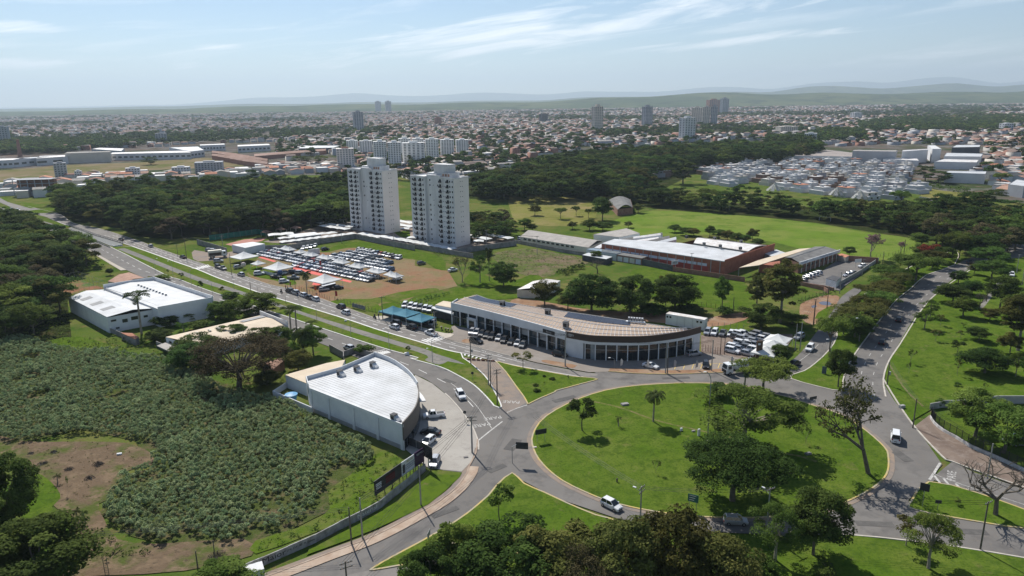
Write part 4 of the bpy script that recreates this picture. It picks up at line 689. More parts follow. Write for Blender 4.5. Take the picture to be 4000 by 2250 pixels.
def gn_mass(name,pts,objs,label,seed=1):
 """one mass of alike plants: a point cloud carrying instances; pts = x, y, z, width scale, height scale"""
 rg=np.random.default_rng(seed);A=np.array(pts,float);n=len(A);me=bpy.data.meshes.new(name);me.vertices.add(n);me.vertices.foreach_set('co',np.ascontiguousarray(A[:,:3],np.float32).ravel())
 a=me.attributes.new('isc','FLOAT_VECTOR','POINT');a.data.foreach_set('vector',np.ascontiguousarray(np.stack([A[:,3],A[:,3],A[:,4]],1),np.float32).ravel())
 a=me.attributes.new('iro','FLOAT_VECTOR','POINT');rr=np.zeros((n,3));rr[:,2]=rg.uniform(0,6.28,n);a.data.foreach_set('vector',np.ascontiguousarray(rr,np.float32).ravel())
 a=me.attributes.new('ivr','INT','POINT');a.data.foreach_set('value',rg.integers(0,len(objs),n).astype(np.int32))
 o=bpy.data.objects.new(name,me);COL.objects.link(o);ng=bpy.data.node_groups.new(name,'GeometryNodeTree');ng.interface.new_socket('Geometry',in_out='INPUT',socket_type='NodeSocketGeometry');ng.interface.new_socket('Geometry',in_out='OUTPUT',socket_type='NodeSocketGeometry')
 N=ng.nodes;L=ng.links;gi=N.new('NodeGroupInput');go=N.new('NodeGroupOutput');jn=N.new('GeometryNodeJoinGeometry');L.new(jn.outputs[0],go.inputs[0])
 def at(nm,ty):q=N.new('GeometryNodeInputNamedAttribute');q.data_type=ty;q.inputs['Name'].default_value=nm;return q.outputs['Attribute']
 sc_,ro_,vr_=at('isc','FLOAT_VECTOR'),at('iro','FLOAT_VECTOR'),at('ivr','INT')
 for k,ob in enumerate(objs):
  oi=N.new('GeometryNodeObjectInfo');oi.inputs['Object'].default_value=ob;oi.inputs['As Instance'].default_value=True;cp=N.new('FunctionNodeCompare');cp.data_type='INT';cp.operation='EQUAL';L.new(vr_,cp.inputs['A']if False else[i for i in cp.inputs if i.name=='A' and i.type=='INT'][0]);[i for i in cp.inputs if i.name=='B' and i.type=='INT'][0].default_value=k
  ip=N.new('GeometryNodeInstanceOnPoints');L.new(gi.outputs[0],ip.inputs['Points']);L.new(cp.outputs[0],ip.inputs['Selection']);L.new(oi.outputs['Geometry'],ip.inputs['Instance']);L.new(ro_,ip.inputs['Rotation']);L.new(sc_,ip.inputs['Scale']);L.new(ip.outputs[0],jn.inputs[0])
 md=o.modifiers.new('scatter','NODES');md.node_group=ng;tag(o,label,kind='stuff');return o
SRC={}
def src_obj(key):
 if key not in SRC:SRC[key]=bpy.data.objects.new('source_'+key,TREES[key][0])
 return SRC[key]
rest=[(x,y,0,h*0.6/4.3,h/10)for(d,x,y,h,lb)in wt[NW:]]
if rest:gn_mass('woodland',rest,[src_obj(k_)for k_ in('wood_a','wood_b','wood_c','wood_d','wood_a','wood_a')],'far crowns of the wood closing up into one dark mass')
# ================================================================== NEAR BUILDINGS
wall_white=mat('wall_white',(0.66,0.665,0.665),rough=0.85,col2=(0.73,0.735,0.735),scale=0.35)
wall_pale=mat('wall_pale_grey',(0.60,0.615,0.625),rough=0.85,col2=(0.68,0.695,0.705),scale=0.35)
wall_grey=mat('wall_grey',(0.30,0.30,0.30),rough=0.9,col2=(0.38,0.38,0.37),scale=0.4)
wall_dark=mat('wall_dark',(0.07,0.07,0.075),rough=0.8,var=0.25)
wall_block=mat('wall_block',(0.19,0.18,0.175),rough=0.95,col2=(0.30,0.285,0.27),scale=0.5)
wall_old=mat('wall_old_paint',(0.22,0.21,0.20),rough=0.95,col2=(0.42,0.41,0.40),scale=0.7)
wall_beige=mat('wall_beige',(0.55,0.50,0.42),rough=0.9,var=0.08)
metal_roof=mat('metal_roof_white',(0.60,0.61,0.62),rough=0.55,col2=(0.47,0.475,0.475),scale=0.16,detail=6,spec=0.2)
metal_dirty=mat('metal_roof_dirty',(0.55,0.50,0.45),rough=0.55,col2=(0.78,0.77,0.76),scale=0.35)
roof_beige=mat('roof_beige',(0.56,0.46,0.34),rough=0.85,col2=(0.64,0.54,0.41),scale=0.25)
roof_tan=mat('roof_tan',(0.36,0.27,0.20),rough=0.8,col2=(0.43,0.33,0.25),scale=0.4)
roof_fibre=mat('roof_fibre_cement',(0.30,0.28,0.255),rough=0.95,col2=(0.40,0.37,0.335),scale=0.3)
roof_dark=mat('roof_dark_fibre',(0.13,0.128,0.125),rough=0.95,col2=(0.20,0.195,0.185),scale=0.3)
roof_tile=mat('roof_clay_tile',(0.34,0.135,0.08),rough=0.9,col2=(0.44,0.20,0.12),scale=0.5,obj_rand=0.25)
roof_tile_old=mat('roof_clay_old',(0.27,0.155,0.11),rough=0.9,col2=(0.36,0.22,0.16),scale=0.5,obj_rand=0.2)
brick_m=mat('brick_red',(0.30,0.105,0.065),rough=0.9,col2=(0.37,0.14,0.09),scale=0.5)
brick_dull=mat('brick_dull',(0.24,0.12,0.085),rough=0.95,col2=(0.32,0.19,0.14),scale=0.6)
brown_clad=mat('brown_cladding',(0.060,0.038,0.030),rough=0.55,var=0.1,spec=0.4)
glass_m=glass_mat('glass_dark',(0.016,0.022,0.027));glass_b=glass_mat('glass_blue',(0.045,0.07,0.085),0.08)
glass_pale=glass_mat('glass_pale',(0.22,0.26,0.28),0.15)
steel=mat('steel_grey',(0.34,0.35,0.36),rough=0.5,metal=0.6,var=0.1);steel_w=mat('steel_white',(0.72,0.73,0.74),rough=0.5,var=0.05)
panel_blue=mat('panel_pale_blue',(0.55,0.58,0.68),rough=0.7,var=0.06);solar_m=mat('solar_panel',(0.035,0.035,0.045),rough=0.18,var=0.2,spec=0.6)
black_m=mat('black_paint',(0.02,0.02,0.022),rough=0.5,var=0.1);cream=mat('cream_paint',(0.62,0.58,0.50),rough=0.8,var=0.06)
blue_tank=mat('tank_blue',(0.10,0.30,0.52),rough=0.5,var=0.1);canvas=mat('canvas_white',(0.56,0.565,0.55),rough=0.7,col2=(0.64,0.645,0.63),scale=0.4)
wood_m=mat('weathered_wood',(0.10,0.085,0.07),rough=0.95,col2=(0.17,0.145,0.12),scale=2);conc_pole=mat('pole_concrete',(0.30,0.285,0.265),rough=0.9,col2=(0.38,0.365,0.34),scale=1)
def mid(p,q,t=0.5):return np.array(p[:2])*(1-t)+np.array(q[:2])*t
def P3(p,z):return(p[0],p[1],z)
def base_of(poly):c=np.mean([np.array(p[:2],float)for p in poly],0);return(float(c[0]),float(c[1]),0.0)
def gable_roof(a,b,c,d,ze,zr,over=0.0,th=0.12):
 """ridge from mid(a,b) to mid(c,d); slab roof with thickness"""
 r1,r2=mid(a,b),mid(c,d);mb=MB()
 for(p,q)in((a,d),(b,c)):
  vs=[P3(p,ze),P3(q,ze),P3(r2,zr),P3(r1,zr),P3(p,ze-th),P3(q,ze-th),P3(r2,zr-th),P3(r1,zr-th)]
  mb.add(vs,[(0,1,2,3),(7,6,5,4),(0,4,5,1),(3,2,6,7),(0,3,7,4),(1,5,6,2)])
 return mb
def gable_walls(a,b,c,d,ze,zr,z0=0):
 mb=MB();r1,r2=mid(a,b),mid(c,d);ze-=0.06;zr-=0.06
 mb.add([P3(a,z0),P3(d,z0),P3(d,ze),P3(a,ze)],[(0,1,2,3)]);mb.add([P3(b,z0),P3(c,z0),P3(c,ze),P3(b,ze)],[(0,1,2,3)])
 mb.add([P3(a,z0),P3(b,z0),P3(b,ze),P3(r1,zr),P3(a,ze)],[(0,1,2,3,4)]);mb.add([P3(d,z0),P3(c,z0),P3(c,ze),P3(r2,zr),P3(d,ze)],[(0,1,2,3,4)]);return mb
def on_wall(parent,name,a,b,u0,u1,z0,z1,m,proud=0.06,depth=0.10,sub=None):
 """a piece standing slightly proud of wall a-b, u in 0..1"""
 p,q=mid(a,b,u0),mid(a,b,u1);d=q-p;L_=np.hypot(*d);n=np.array([d[1],-d[0]])/L_
 if n@(-(p+q)/2)<0:n=-n
 c=(p+q)/2+n*(proud-depth/2);mb=MB().obox(c,math.atan2(d[1],d[0]),L_,depth,z0,z1);return mb.build(name,m,parent)
def fan_vent(parent,c,z,s=0.5,m=None):return MB().obox(c,0.3,s,s,z,z+s*0.8).obox(c,0.3,s*1.4,s*1.4,z+s*0.82,z+s).build('roof_vent',m or steel,parent)
# ---- curved white building
ZR=5.7
cb_A,cb_T=Z('W1',325,330,ZR)[:2],Z('W1',875,545,ZR)[:2]
cb_front=smooth_line(ZZ('W1',[(875,545),(915,500),(950,450),(968,390),(968,330),(950,290),(905,235),(830,180),(760,148),(705,130)],ZR),2)
cb_back=ZZ('W1',[(505,215),(300,272)],ZR)
cb_poly=[cb_A]+cb_front+cb_back+ZZ('W1',[(312,315)],ZR)
cbd=empty('commercial_building',base_of(cb_poly));tag(cbd,'white flat roofed building with a curved glass front beside the crop','building')
MB().prism(cb_poly,0,ZR-0.35,top=False).build('wall',wall_pale,cbd)
roofmb=MB().add([P3(p,ZR-0.35)for p in(cb_poly if area(cb_poly)>0 else cb_poly[::-1])],[tuple(range(len(cb_poly)))])
cbr=roofmb.build('roof',metal_roof,cbd)
sm_=MB();dirv=cb_T-cb_A;dirv=dirv/np.hypot(*dirv);nrm=np.array([-dirv[1],dirv[0]]);nrm=nrm if nrm[1]>0 else-nrm;pa=np.array(cb_poly)
for t in np.arange(0.5,26,0.9):
 o_=cb_A+nrm*t;ss=[s_ for s_ in np.arange(-6,45,0.35)if inside(cb_poly,[o_[0]+dirv[0]*s_],[o_[1]+dirv[1]*s_])[0]]
 if len(ss)>3:sm_.tube(P3(o_+dirv*ss[0],ZR-0.33),P3(o_+dirv*ss[-1],ZR-0.33),0.035,n=4)
sm_.build('seam',metal_roof,cbr)['kind']='stuff'
pp=MB();pp.wall([cb_A,cb_T],ZR-0.6,ZR+0.05,0.22);pp.build('parapet',wall_white,cbd)
pp=MB();pp.wall(cb_front[:10],2.2,ZR+0.45,0.24);pp.build('fascia',mat('fascia_dark',(0.13,0.115,0.10),rough=0.7,var=0.1),cbd)
pp=MB();pp.wall(cb_front[9:],ZR-1.0,ZR+0.75,0.2);pp.wall([cb_front[-1]]+cb_back+[cb_poly[-1]],ZR-0.9,ZR+0.55,0.2);pp.build('parapet',wall_pale,cbd)
for i in range(10,len(cb_front)-1):
 p=cb_front[i];pp=MB().obox(p,0.6,0.14,0.34,ZR-0.35,ZR+0.70);pp.build('parapet_rib',wall_white,cbd)
for u in(0.0,0.21,0.49,0.745,0.985):on_wall(cbd,'pilaster',cb_A,cb_T,max(0,u-0.012),min(1,u+0.012),0,ZR-0.62,wall_pale,proud=0.22,depth=0.3)
on_wall(cbd,'plinth',cb_A,cb_T,0,1,0,0.9,wall_grey,proud=0.09,depth=0.16)
fr=offset_line(cb_front,-0.15)
for i in range(0,9):
 a,b=cb_front[i],cb_front[i+1];on_wall(cbd,'window',a,b,0.06,0.94,0.15,2.15,glass_m,proud=0.14,depth=0.1)
 MB().obox(a,0.3,0.2,0.2,0,2.3).build('column',wall_pale,cbd)
w_=cb_poly;on_wall(cbd,'window',cb_back[1],w_[-1],0.2,0.7,3.2,4.3,glass_m)
aw=ZZ('W1',[(968,345),(995,375),(1012,405),(975,408)],2.5);MB().prism(aw,2.3,2.55,bottom=True).build('awning',wall_white,cbd)
def hvac(parent,p,z,ang,s=1.0,duct=True):
 c=np.array(p[:2]);d=np.array([math.cos(ang),math.sin(ang)])
 u=MB().obox(c,ang,1.1*s,1.1*s,z,z+1.25*s).build('cooling_unit',steel,parent);MB().obox(c,ang,1.12*s,0.85*s,z+0.2,z+1.0*s).obox(c,ang,0.85*s,1.12*s,z+0.2,z+1.0*s).build('grille',black_m,u);MB().obox(c,ang,1.25*s,1.25*s,z+1.25*s,z+1.34*s).build('lid',wall_dark,u)
 if duct:
  q=c+d*1.15*s;n_=np.array([-d[1],d[0]])*0.5*s;a0,a1=c+d*0.58*s,c+d*1.75*s
  vs=[P3(a0-n_,z),P3(a1-n_,z),P3(a1+n_,z),P3(a0+n_,z),P3(a0-n_,z+1.1*s),P3(a1-n_,z+0.35*s),P3(a1+n_,z+0.35*s),P3(a0+n_,z+1.1*s)]
  MB().add(vs,[(4,5,6,7),(0,1,5,4),(1,2,6,5),(2,3,7,6),(3,0,4,7)]).build('duct',metal_roof,u)
da=math.atan2(dirv[1],dirv[0])
for(x,y)in((500,245),(600,220),(695,195),(822,510)):hvac(cbd,Z('W1',x,y,ZR),ZR-0.35,da)
an=ZZ('W1',[(175,250),(300,300),(300,270),(505,215),(530,160),(420,180)],3.4);an_o=empty('annex',base_of(an));tag(an_o,'low beige roofed annex behind the curved building','annex')
MB().prism(an,0,3.2,top=False).build('wall',wall_pale,an_o);MB().prism(an,3.2,3.4).build('roof',roof_beige,an_o)
yw=ZZ('W1',[(105,375),(330,470)]);yy=empty('yard_wall',base_of(yw));tag(yy,'grey yard wall below the curved building annex','wall');MB().wall(ZZ('W1',[(180,330),(105,380),(335,480)]),0,1.5,0.2).build('panel',wall_pale,yy)
tk=Z('W1',213,405);tko=empty('water_tank',(tk[0],tk[1],0));tag(tko,'blue round water tank behind the curved building','water tank')
MB().tube((tk[0],tk[1],0.3),(tk[0],tk[1],1.7),1.15,1.45,16).build('body',blue_tank,tko,smooth=False);MB().tube((tk[0],tk[1],1.7),(tk[0],tk[1],1.95),1.5,0.5,16).build('lid',blue_tank,tko)
gf=ZZ('r',[(655,400),(745,440),(835,480)]);go=empty('gate',base_of(gf));tag(go,'dark slatted gate at the tip of the curved building','gate');MB().wall(gf,0.1,1.9,0.08).build('panel',wall_dark,go)
for p in gf:MB().obox(p,0,0.14,0.14,0,2.1).build('post',steel,go)
for(k,pts,h,m,lb)in(('c',[(760,770),(980,890),(980,960)],2.0,wall_block,'dark boundary wall left of the curved building'),('c',[(980,860),(1140,800),(1250,830),(1420,870)],1.6,wall_block,'low concrete box walls behind the curved building'),('p',[(1060,735),(1160,640)],2.0,brick_dull,'brick end wall beside the brown tree'),('W1',[(1008,822),(900,915),(740,1045),(620,1112),(500,1172),(350,1252),(200,1318),(40,1388),(-60,1430)],1.45,wall_old,'long painted street wall below the crop'),('p',[(30,490),(210,570)],1.8,wall_block,'block wall at the corner of the beige hall'),('E',[(1095,1150),(1220,1200),(1400,1260)],1.5,wall_block,'garden wall below the white double hall')):
 pts=ZZ(k,pts);o=empty('boundary_wall',base_of(pts));tag(o,lb,'wall')
 for i in range(len(pts)-1):MB().wall(pts[i:i+2],0,h+0.05*(i%2),0.18).build('wall_panel',m,o)
 if 'painted' in lb:painted_wall,pw_o=pts,o
def wall_text(body,a,b,z,size,m,parent,t=0.5,sx=1.0,proud=0.11,al='CENTER'):
 a,b=np.array(a[:2]),np.array(b[:2]);d=b-a;d=d/np.hypot(*d);n=np.array([d[1],-d[0]])
 if n@(-(a+b)/2)<0:n=-n;d=-d
 if np.cross([d[0],d[1],0],[0,0,1])[:2]@n<0:d=-d
 c=mid(a,b,t)+n*proud;ang=math.atan2(d[1],d[0]);return text('lettering',body,(c[0],c[1],z),(math.pi/2,0,ang),size,m,parent,0.004,al,sx)
wall_text('Maior',painted_wall[7],painted_wall[6],0.78,1.25,black_m,pw_o,0.42,1.3)
wall_text('(19) 3541.85  M Guaçu',painted_wall[6],painted_wall[5],0.8,0.5,black_m,pw_o,0.45)
wall_text('Material',painted_wall[3],painted_wall[2],0.75,1.1,wall_white,pw_o,0.35,1.2)
bs=ZZ('p',[(960,640),(1090,600),(1160,610),(1060,690)],2.4);bo=empty('brick_shed',base_of(bs));tag(bo,'low clay roofed shed half hidden by the brown tree','shed');MB().prism(bs,0,2.3,top=False).build('wall',brick_dull,bo);gable_roof(bs[0],bs[3],bs[2],bs[1],2.4,3.0).build('roof',roof_tile_old,bo)
# ---- white double hall
hall=empty('double_hall',base_of(ZZ('E',[(1300,900)])));tag(hall,'large white double hall with metal roofs left of the avenue','hall')
a,b,c,d=ZZ('E',[(685,800),(1075,1000),(1600,908),(1050,722)],5.2)
MB().prism([a,b,c,d],0,5.0,top=False).build('wall',wall_white,hall);gable_roof(a,d,c,b,5.2,6.1).build('roof',metal_roof,hall)
def lerp4(q,u,v):return mid(mid(q[0],q[1],u),mid(q[3],q[2],u),v)
qa=[a,b,c,d]
for u in(0.25,0.5,0.75):
 s0,s1=lerp4(qa,u-0.04,0.10),lerp4(qa,u+0.04,0.10);t0,t1=lerp4(qa,u-0.04,0.36),lerp4(qa,u+0.04,0.36);z0,z1=5.2+0.9*0.2+0.03,5.2+0.9*0.72+0.03
 MB().add([P3(s0,z0),P3(s1,z0),P3(t1,z1),P3(t0,z1)],[(0,1,2,3)]).build('skylight',wall_grey,hall)
 t2,t3=lerp4(qa,u-0.04,0.62),lerp4(qa,u+0.04,0.62)
 MB().add([P3(mid(t0,t2,.45),5.2+.9*.98),P3(mid(t1,t3,.45),5.2+.9*.98),P3(t3,5.2+0.9*0.76+.04),P3(t2,5.2+0.9*0.76+.04)],[(0,1,2,3)]).build('skylight',wall_white,hall)
for(u0,u1,z0,z1)in((0.06,0.16,3.4,4.0),(0.27,0.37,2.5,3.6),(0.44,0.57,2.8,3.9),(0.68,0.76,2.9,3.6),(0.13,0.20,0.9,1.4)):on_wall(hall,'window',b,c,u0,u1,z0,z1,glass_m)
e_,f_,g_,h_=ZZ('E',[(1045,700),(1550,622),(2140,815),(1590,915)],6.2)
MB().prism([e_,f_,g_,h_],0,6.0,top=False).build('wall',wall_white,hall);gable_roof(e_,f_,g_,h_,5.9,6.6).build('roof',metal_roof,hall)
MB().wall([e_,f_,g_],5.0,7.2,0.2).build('parapet',wall_white,hall);MB().wall([g_,h_],5.5,6.75,0.2).build('parapet',wall_white,hall)
for i in range(14):p=mid(f_,g_,(i+0.5)/14);n_=(np.array(e_)-f_)/np.hypot(*(np.array(e_)-f_));MB().tube(P3(p+n_*0.15,7.0),P3(p+n_*0.9,6.05),0.05,n=4).build('brace',steel_w,hall)
r1,r2=mid(e_,f_),mid(g_,h_)
for i in range(10):fan_vent(hall,mid(r1,r2,0.18+0.055*i),6.6,0.55)
MB().wall([d,c],4.9,6.1,0.2).build('parapet',wall_white,hall)
q=ZZ('E',[(1085,640),(1300,550),(1450,605),(1240,670)],3.0);o=empty('tiled_shed',base_of(q));tag(o,'red tiled building behind the white double hall','shed');MB().prism(q,0,2.9,top=False).build('wall',wall_beige,o);gable_roof(q[0],q[1],q[2],q[3],3.0,3.8).build('roof',roof_tile_old,o)
q=ZZ('E',[(1215,1160),(1330,1165),(1400,1205),(1360,1225)],2.0);o=empty('tiled_shed',base_of(q));tag(o,'small red tiled lean-to below the tall palm','shed');MB().prism(q,0,1.95,top=False).build('wall',wall_block,o);MB().prism(q,1.95,2.1).build('roof',roof_tile,o)
ct=ZZ('E',[(480,690),(800,620),(1050,715),(700,775)]);sheet('sports_court',ct,0.06,ground_mat('court_turf',[((0.10,0.15,0.05),1,0,0),((0.26,0.13,0.08),0.08,0.5,0.06)],bump=0.02),'worn red and green sports court')
fo=empty('court_fence',base_of(ct));tag(fo,'thin high fence round the sports court','fence')
for i in range(4):
 for t in np.linspace(0,1,8)[:-1]:
  p=mid(ct[i],ct[(i+1)%4],t);MB().tube(P3(p,0),P3(p,3.2),0.04,n=4).build('post',steel,fo)
 for z in(1.6,3.2):MB().tube(P3(ct[i],z),P3(ct[(i+1)%4],z),0.025,n=4).build('rail',steel,fo)
def goal(k,x0,y0,x1,y1,h,lb):
 p,q=Z(k,x0,y0),Z(k,x1,y1);o=empty('goal_frame',base_of([p,q]));tag(o,lb,'goal')
 for s_ in(p,q):MB().tube(P3(s_,0),P3(s_,h),0.07,n=5).build('post',steel_w,o)
 MB().tube(P3(p,h),P3(q,h),0.07,n=5).build('crossbar',steel_w,o)
goal('E',470,680,560,670,2.2,'pale goal frame on the sports court');goal('I',515,30,628,40,2.4,'white goal frame at the right of the pasture');goal('C',2092,1335,2185,1340,2.4,'white goal frame at the far side of the pasture')
# ---- beige hall
bh=empty('beige_hall',base_of(ZZ('p',[(600,350)])));tag(bh,'long low hall with beige roof half hidden by trees','hall')
a,b,c,d=ZZ('p',[(106,398),(400,500),(1190,300),(950,205)],3.0)
MB().prism([a,b,c,d],0,2.85,top=False).build('wall',wall_white,bh);gable_roof(a,b,c,d,2.9,3.6).build('roof',roof_beige,bh);MB().wall([c,d],2.0,4.4,0.25).build('parapet',wall_white,bh)
for u in(0.10,0.24,0.38):on_wall(bh,'window',a,b,u,u+0.08,1.4,2.1,glass_m)
for(x,y)in((300,388),(315,396),(385,370),(490,345),(505,352),(570,327),(583,333)):fan_vent(bh,Z('p',x,y,3.5),3.45,0.5,cream)
tr_=ZZ('p',[(28,478),(105,450),(220,500),(205,560)],1.9);MB().prism(tr_,1.75,1.9,bottom=True).build('terrace_roof',roof_fibre,bh)
s0=ZZ('p',[(760,265),(960,215),(1000,225),(800,272)],3.3);MB().prism(s0,3.42,3.5).build('skylight',wall_grey,bh)
# ---- long showroom
ZS=7.0
sr_front=ZZ('d',[(255,408),(700,508),(1200,635),(1700,770),(2060,868)],ZS)
sr_curve=smooth_line([sr_front[-1]]+ZZ('e',[(0,525),(300,540),(650,545),(950,535),(1250,500),(1500,458),(1755,393)],ZS),3)
sr_back=ZZ('e',[(1690,383),(1480,400),(870,310),(0,178)],ZS)+ZZ('d',[(1700,482),(830,335),(650,270),(350,350)],ZS)
sr_poly=sr_front+sr_curve[1:]+sr_back
shr=empty('showroom',base_of(sr_poly));tag(shr,'long car showroom with ribbed tan roof and curved brown glass front','showroom')
MB().prism(offset_line(sr_poly,0.9 if area(sr_poly)>0 else-0.9,True),0,4.2,top=False).build('wall',mat('inner_dark',(0.09,0.095,0.10),rough=0.8,var=0.2),shr)
MB().wall(sr_front,4.6,ZS,0.3).build('upper_band',wall_pale,shr)
MB().wall(sr_curve,5.35,ZS+0.15,0.3).build('fascia',brown_clad,shr)
MB().wall(sr_curve,4.6,5.34,0.24).build('soffit_band',wall_white,shr)
bk_l=sr_back[::-1];MB().wall(sr_back[1:],0,ZS-0.35,0.25).build('rear_wall',wall_grey,shr)
MB().wall([sr_back[-1],sr_front[0]],3.5,ZS,0.25).build('end_wall',wall_pale,shr)
def resample(L_,n):
 P=np.array([p[:2]for p in L_],float);s_=np.concatenate([[0],np.cumsum(np.hypot(*np.diff(P,axis=0).T))]);q_=np.linspace(0,s_[-1],n);return np.stack([np.interp(q_,s_,P[:,0]),np.interp(q_,s_,P[:,1])],1)
fl_=resample(sr_front+sr_curve[1:-2],60);bl_=resample(bk_l[1:-1],60);rl_=fl_*0.5+bl_*0.5
mb=MB()
for i in range(59):
 mb.add([P3(fl_[i],ZS-0.55),P3(fl_[i+1],ZS-0.55),P3(rl_[i+1],ZS+0.15),P3(rl_[i],ZS+0.15)],[(0,1,2,3)]);mb.add([P3(rl_[i],ZS+0.15),P3(rl_[i+1],ZS+0.15),P3(bl_[i+1],ZS-0.5),P3(bl_[i],ZS-0.5)],[(0,1,2,3)])
srr=mb.build('roof',roof_tan,shr)
ribs=MB();f2,r2_,b2=resample(fl_,74),resample(rl_,74),resample(bl_,74)
for i in range(1,72):
 j=min(72,i+1);ribs.tube(P3(f2[i],ZS-0.52),P3(r2_[j],ZS+0.17),0.085,n=4);ribs.tube(P3(r2_[j],ZS+0.17),P3(b2[min(73,j+1)],ZS-0.47),0.085,n=4)
for t,z in((0.0,ZS+0.22),(0.33,ZS-0.02),(0.66,ZS-0.27)):
 L_=rl_*(1-t)+fl_*t
 for i in range(59):ribs.tube(P3(L_[i],z),P3(L_[i+1],z),0.13 if t==0 else 0.09,n=4,caps=False)
ribs.build('roof_rib',mat('rib_white',(0.62,0.60,0.58),rough=0.6,var=0.1),srr)['kind']='stuff'
sp_me=MB().box(-0.75,0.75,-0.45,0.45,0,0.06).mesh('solar_panel',(0,0,0),[solar_m])
def solar_rows(i0,i1,t0,t1,rows,n):
 for r in range(rows):
  t=t0+(t1-t0)*(r+0.5)/rows
  for k_ in range(n):
   s_=i0+(i1-i0)*(k_+0.5)/n;ii=int(s_);fr_=s_-ii;p=(rl_[ii]*(1-fr_)+rl_[ii+1]*fr_)*(1-t)+(bl_[ii]*(1-fr_)+bl_[ii+1]*fr_)*t
   dd=rl_[ii+1]-rl_[ii];ob=place('solar_panel',sp_me,srr,(p[0]-shr.location.x,p[1]-shr.location.y,ZS+0.15-0.65*t+0.14),math.atan2(dd[1],dd[0]));ob.rotation_euler.x=0.06
solar_rows(1,15,0.10,0.92,4,13);solar_rows(30,46,0.25,0.92,4,14)
for(k,x,y,du)in(('d',1055,450,0),('d',1770,580,0),('d',2055,780,0)):hvac(shr,Z(k,x,y,ZS+0.2),ZS-0.1,-0.5,1.25,duct=False)
p0_,p1_=Z('e',610,300,ZS),Z('e',860,320,ZS);MB().wall([p0_,p1_],ZS-0.1,ZS+0.1,0.9).build('unit_rack',steel_w,shr)
for i in range(6):c_=mid(p0_,p1_,(i+0.5)/6);u_=MB().obox(c_,-0.2,0.5,0.7,ZS+0.1,ZS+1.25).build('condenser',steel_w,shr);MB().obox(c_,-0.2,0.34,0.74,ZS+0.4,ZS+1.0).build('fan_grille',wall_dark,u_)
for z in(ZS+0.7,ZS+1.35):MB().tube(P3(p0_,z),P3(p1_,z),0.04,n=4).build('rail',steel,shr)
fcols=resample(sr_front,14)
for i,p in enumerate(fcols):
 MB().obox(p,0.2,0.32,0.42,0,4.62).build('column',wall_white,shr)
 if i<13:
  a_,b_=fcols[i],fcols[i+1];n_=np.array([-(b_-a_)[1],(b_-a_)[0]]);n_=n_/np.hypot(*n_);n_=n_ if n_@a_>0 else-n_;a2,b2_=a_+n_*0.7,b_+n_*0.7
  on_wall(shr,'pane',a2,b2_,0.05,0.49,0.3,4.5,glass_m if i%3 else glass_b,proud=0.05,depth=0.08);on_wall(shr,'pane',a2,b2_,0.51,0.95,0.3,4.5,glass_b if i%2 else glass_m,proud=0.05,depth=0.08)
  if i not in(2,):on_wall(shr,'transom',a2,b2_,0.05,0.95,2.35,2.5,steel,proud=0.10,depth=0.1)
  if i in(5,6,8,10):on_wall(shr,'blind',a2,b2_,0.08,0.92,2.5,4.45,wall_grey,proud=0.13,depth=0.06)
a_,b_=fcols[2],fcols[3];port=on_wall(shr,'entrance',a_,b_,-0.05,1.05,0,3.5,wall_pale,proud=0.5,depth=0.7);on_wall(shr,'entrance_door',a_,b_,0.2,0.8,0.1,2.7,glass_m,proud=0.58,depth=0.2)
on_wall(shr,'sign_plate',sr_front[3],sr_front[4],0.0,0.52,5.05,6.1,black_m,proud=0.24,depth=0.1);wall_text('Serviço',sr_front[3],sr_front[4],5.58,0.62,wall_white,shr,0.27,1.0,proud=0.27)
on_wall(shr,'blank_panel',sr_curve[0],sr_curve[2],-0.02,1.2,0,4.62,wall_pale,proud=0.12,depth=0.3)
gc=resample(sr_curve,15)
for i in range(2,14):
 a_,b_=gc[i],gc[i+1];MB().obox(a_,0.0,0.24,0.3,0,4.62).build('column',wall_white,shr)
 if i==13:on_wall(shr,'blank_panel',a_,b_,0.1,1.0,0,4.6,wall_white,proud=0.1,depth=0.2);continue
 on_wall(shr,'pane',a_,b_,0.03,0.49,0.25,4.5,glass_m,proud=-0.3,depth=0.08);on_wall(shr,'pane',a_,b_,0.51,0.97,0.25,4.5,glass_m if i!=2 else glass_pale,proud=-0.3,depth=0.08)
 on_wall(shr,'transom',a_,b_,0.02,0.98,3.0,3.12,steel,proud=-0.24,depth=0.08)
letter_m=mat('letter_silver',(0.62,0.62,0.62),rough=0.4,var=0.05)
hy=wall_text('HYUNDAI',sr_curve[1],sr_curve[4],6.25,1.0,letter_m,shr,0.28,1.25,proud=0.2)
em_a,em_b=np.array(sr_curve[0]),np.array(sr_curve[2]);em=MB();ecp=mid(em_a,em_b,0.28);ed=(em_b-em_a)/np.hypot(*(em_b-em_a));en=np.array([ed[1],-ed[0]]);en=en if en@(-ecp)>0 else-en
ring=[(math.cos(t)*0.62,math.sin(t)*0.36)for t in np.linspace(0,2*math.pi,19)]
for(x0,z0),(x1,z1)in zip(ring[:-1],ring[1:]):em.tube(P3(ecp+ed*x0+en*0.2,6.25+z0),P3(ecp+ed*x1+en*0.2,6.25+z1),0.05,n=4)
for(x0,z0,x1,z1)in((-0.28,-0.24,-0.12,0.26),(0.12,-0.26,0.28,0.24),(-0.2,-0.03,0.2,0.05)):em.tube(P3(ecp+ed*x0+en*0.2,6.25+z0),P3(ecp+ed*x1+en*0.2,6.25+z1),0.06,n=4)
em.build('emblem',letter_m,shr);wall_text('HYUNDAI',sr_curve[-6],sr_curve[-1],6.2,0.62,letter_m,shr,0.5,1.2,proud=0.2)
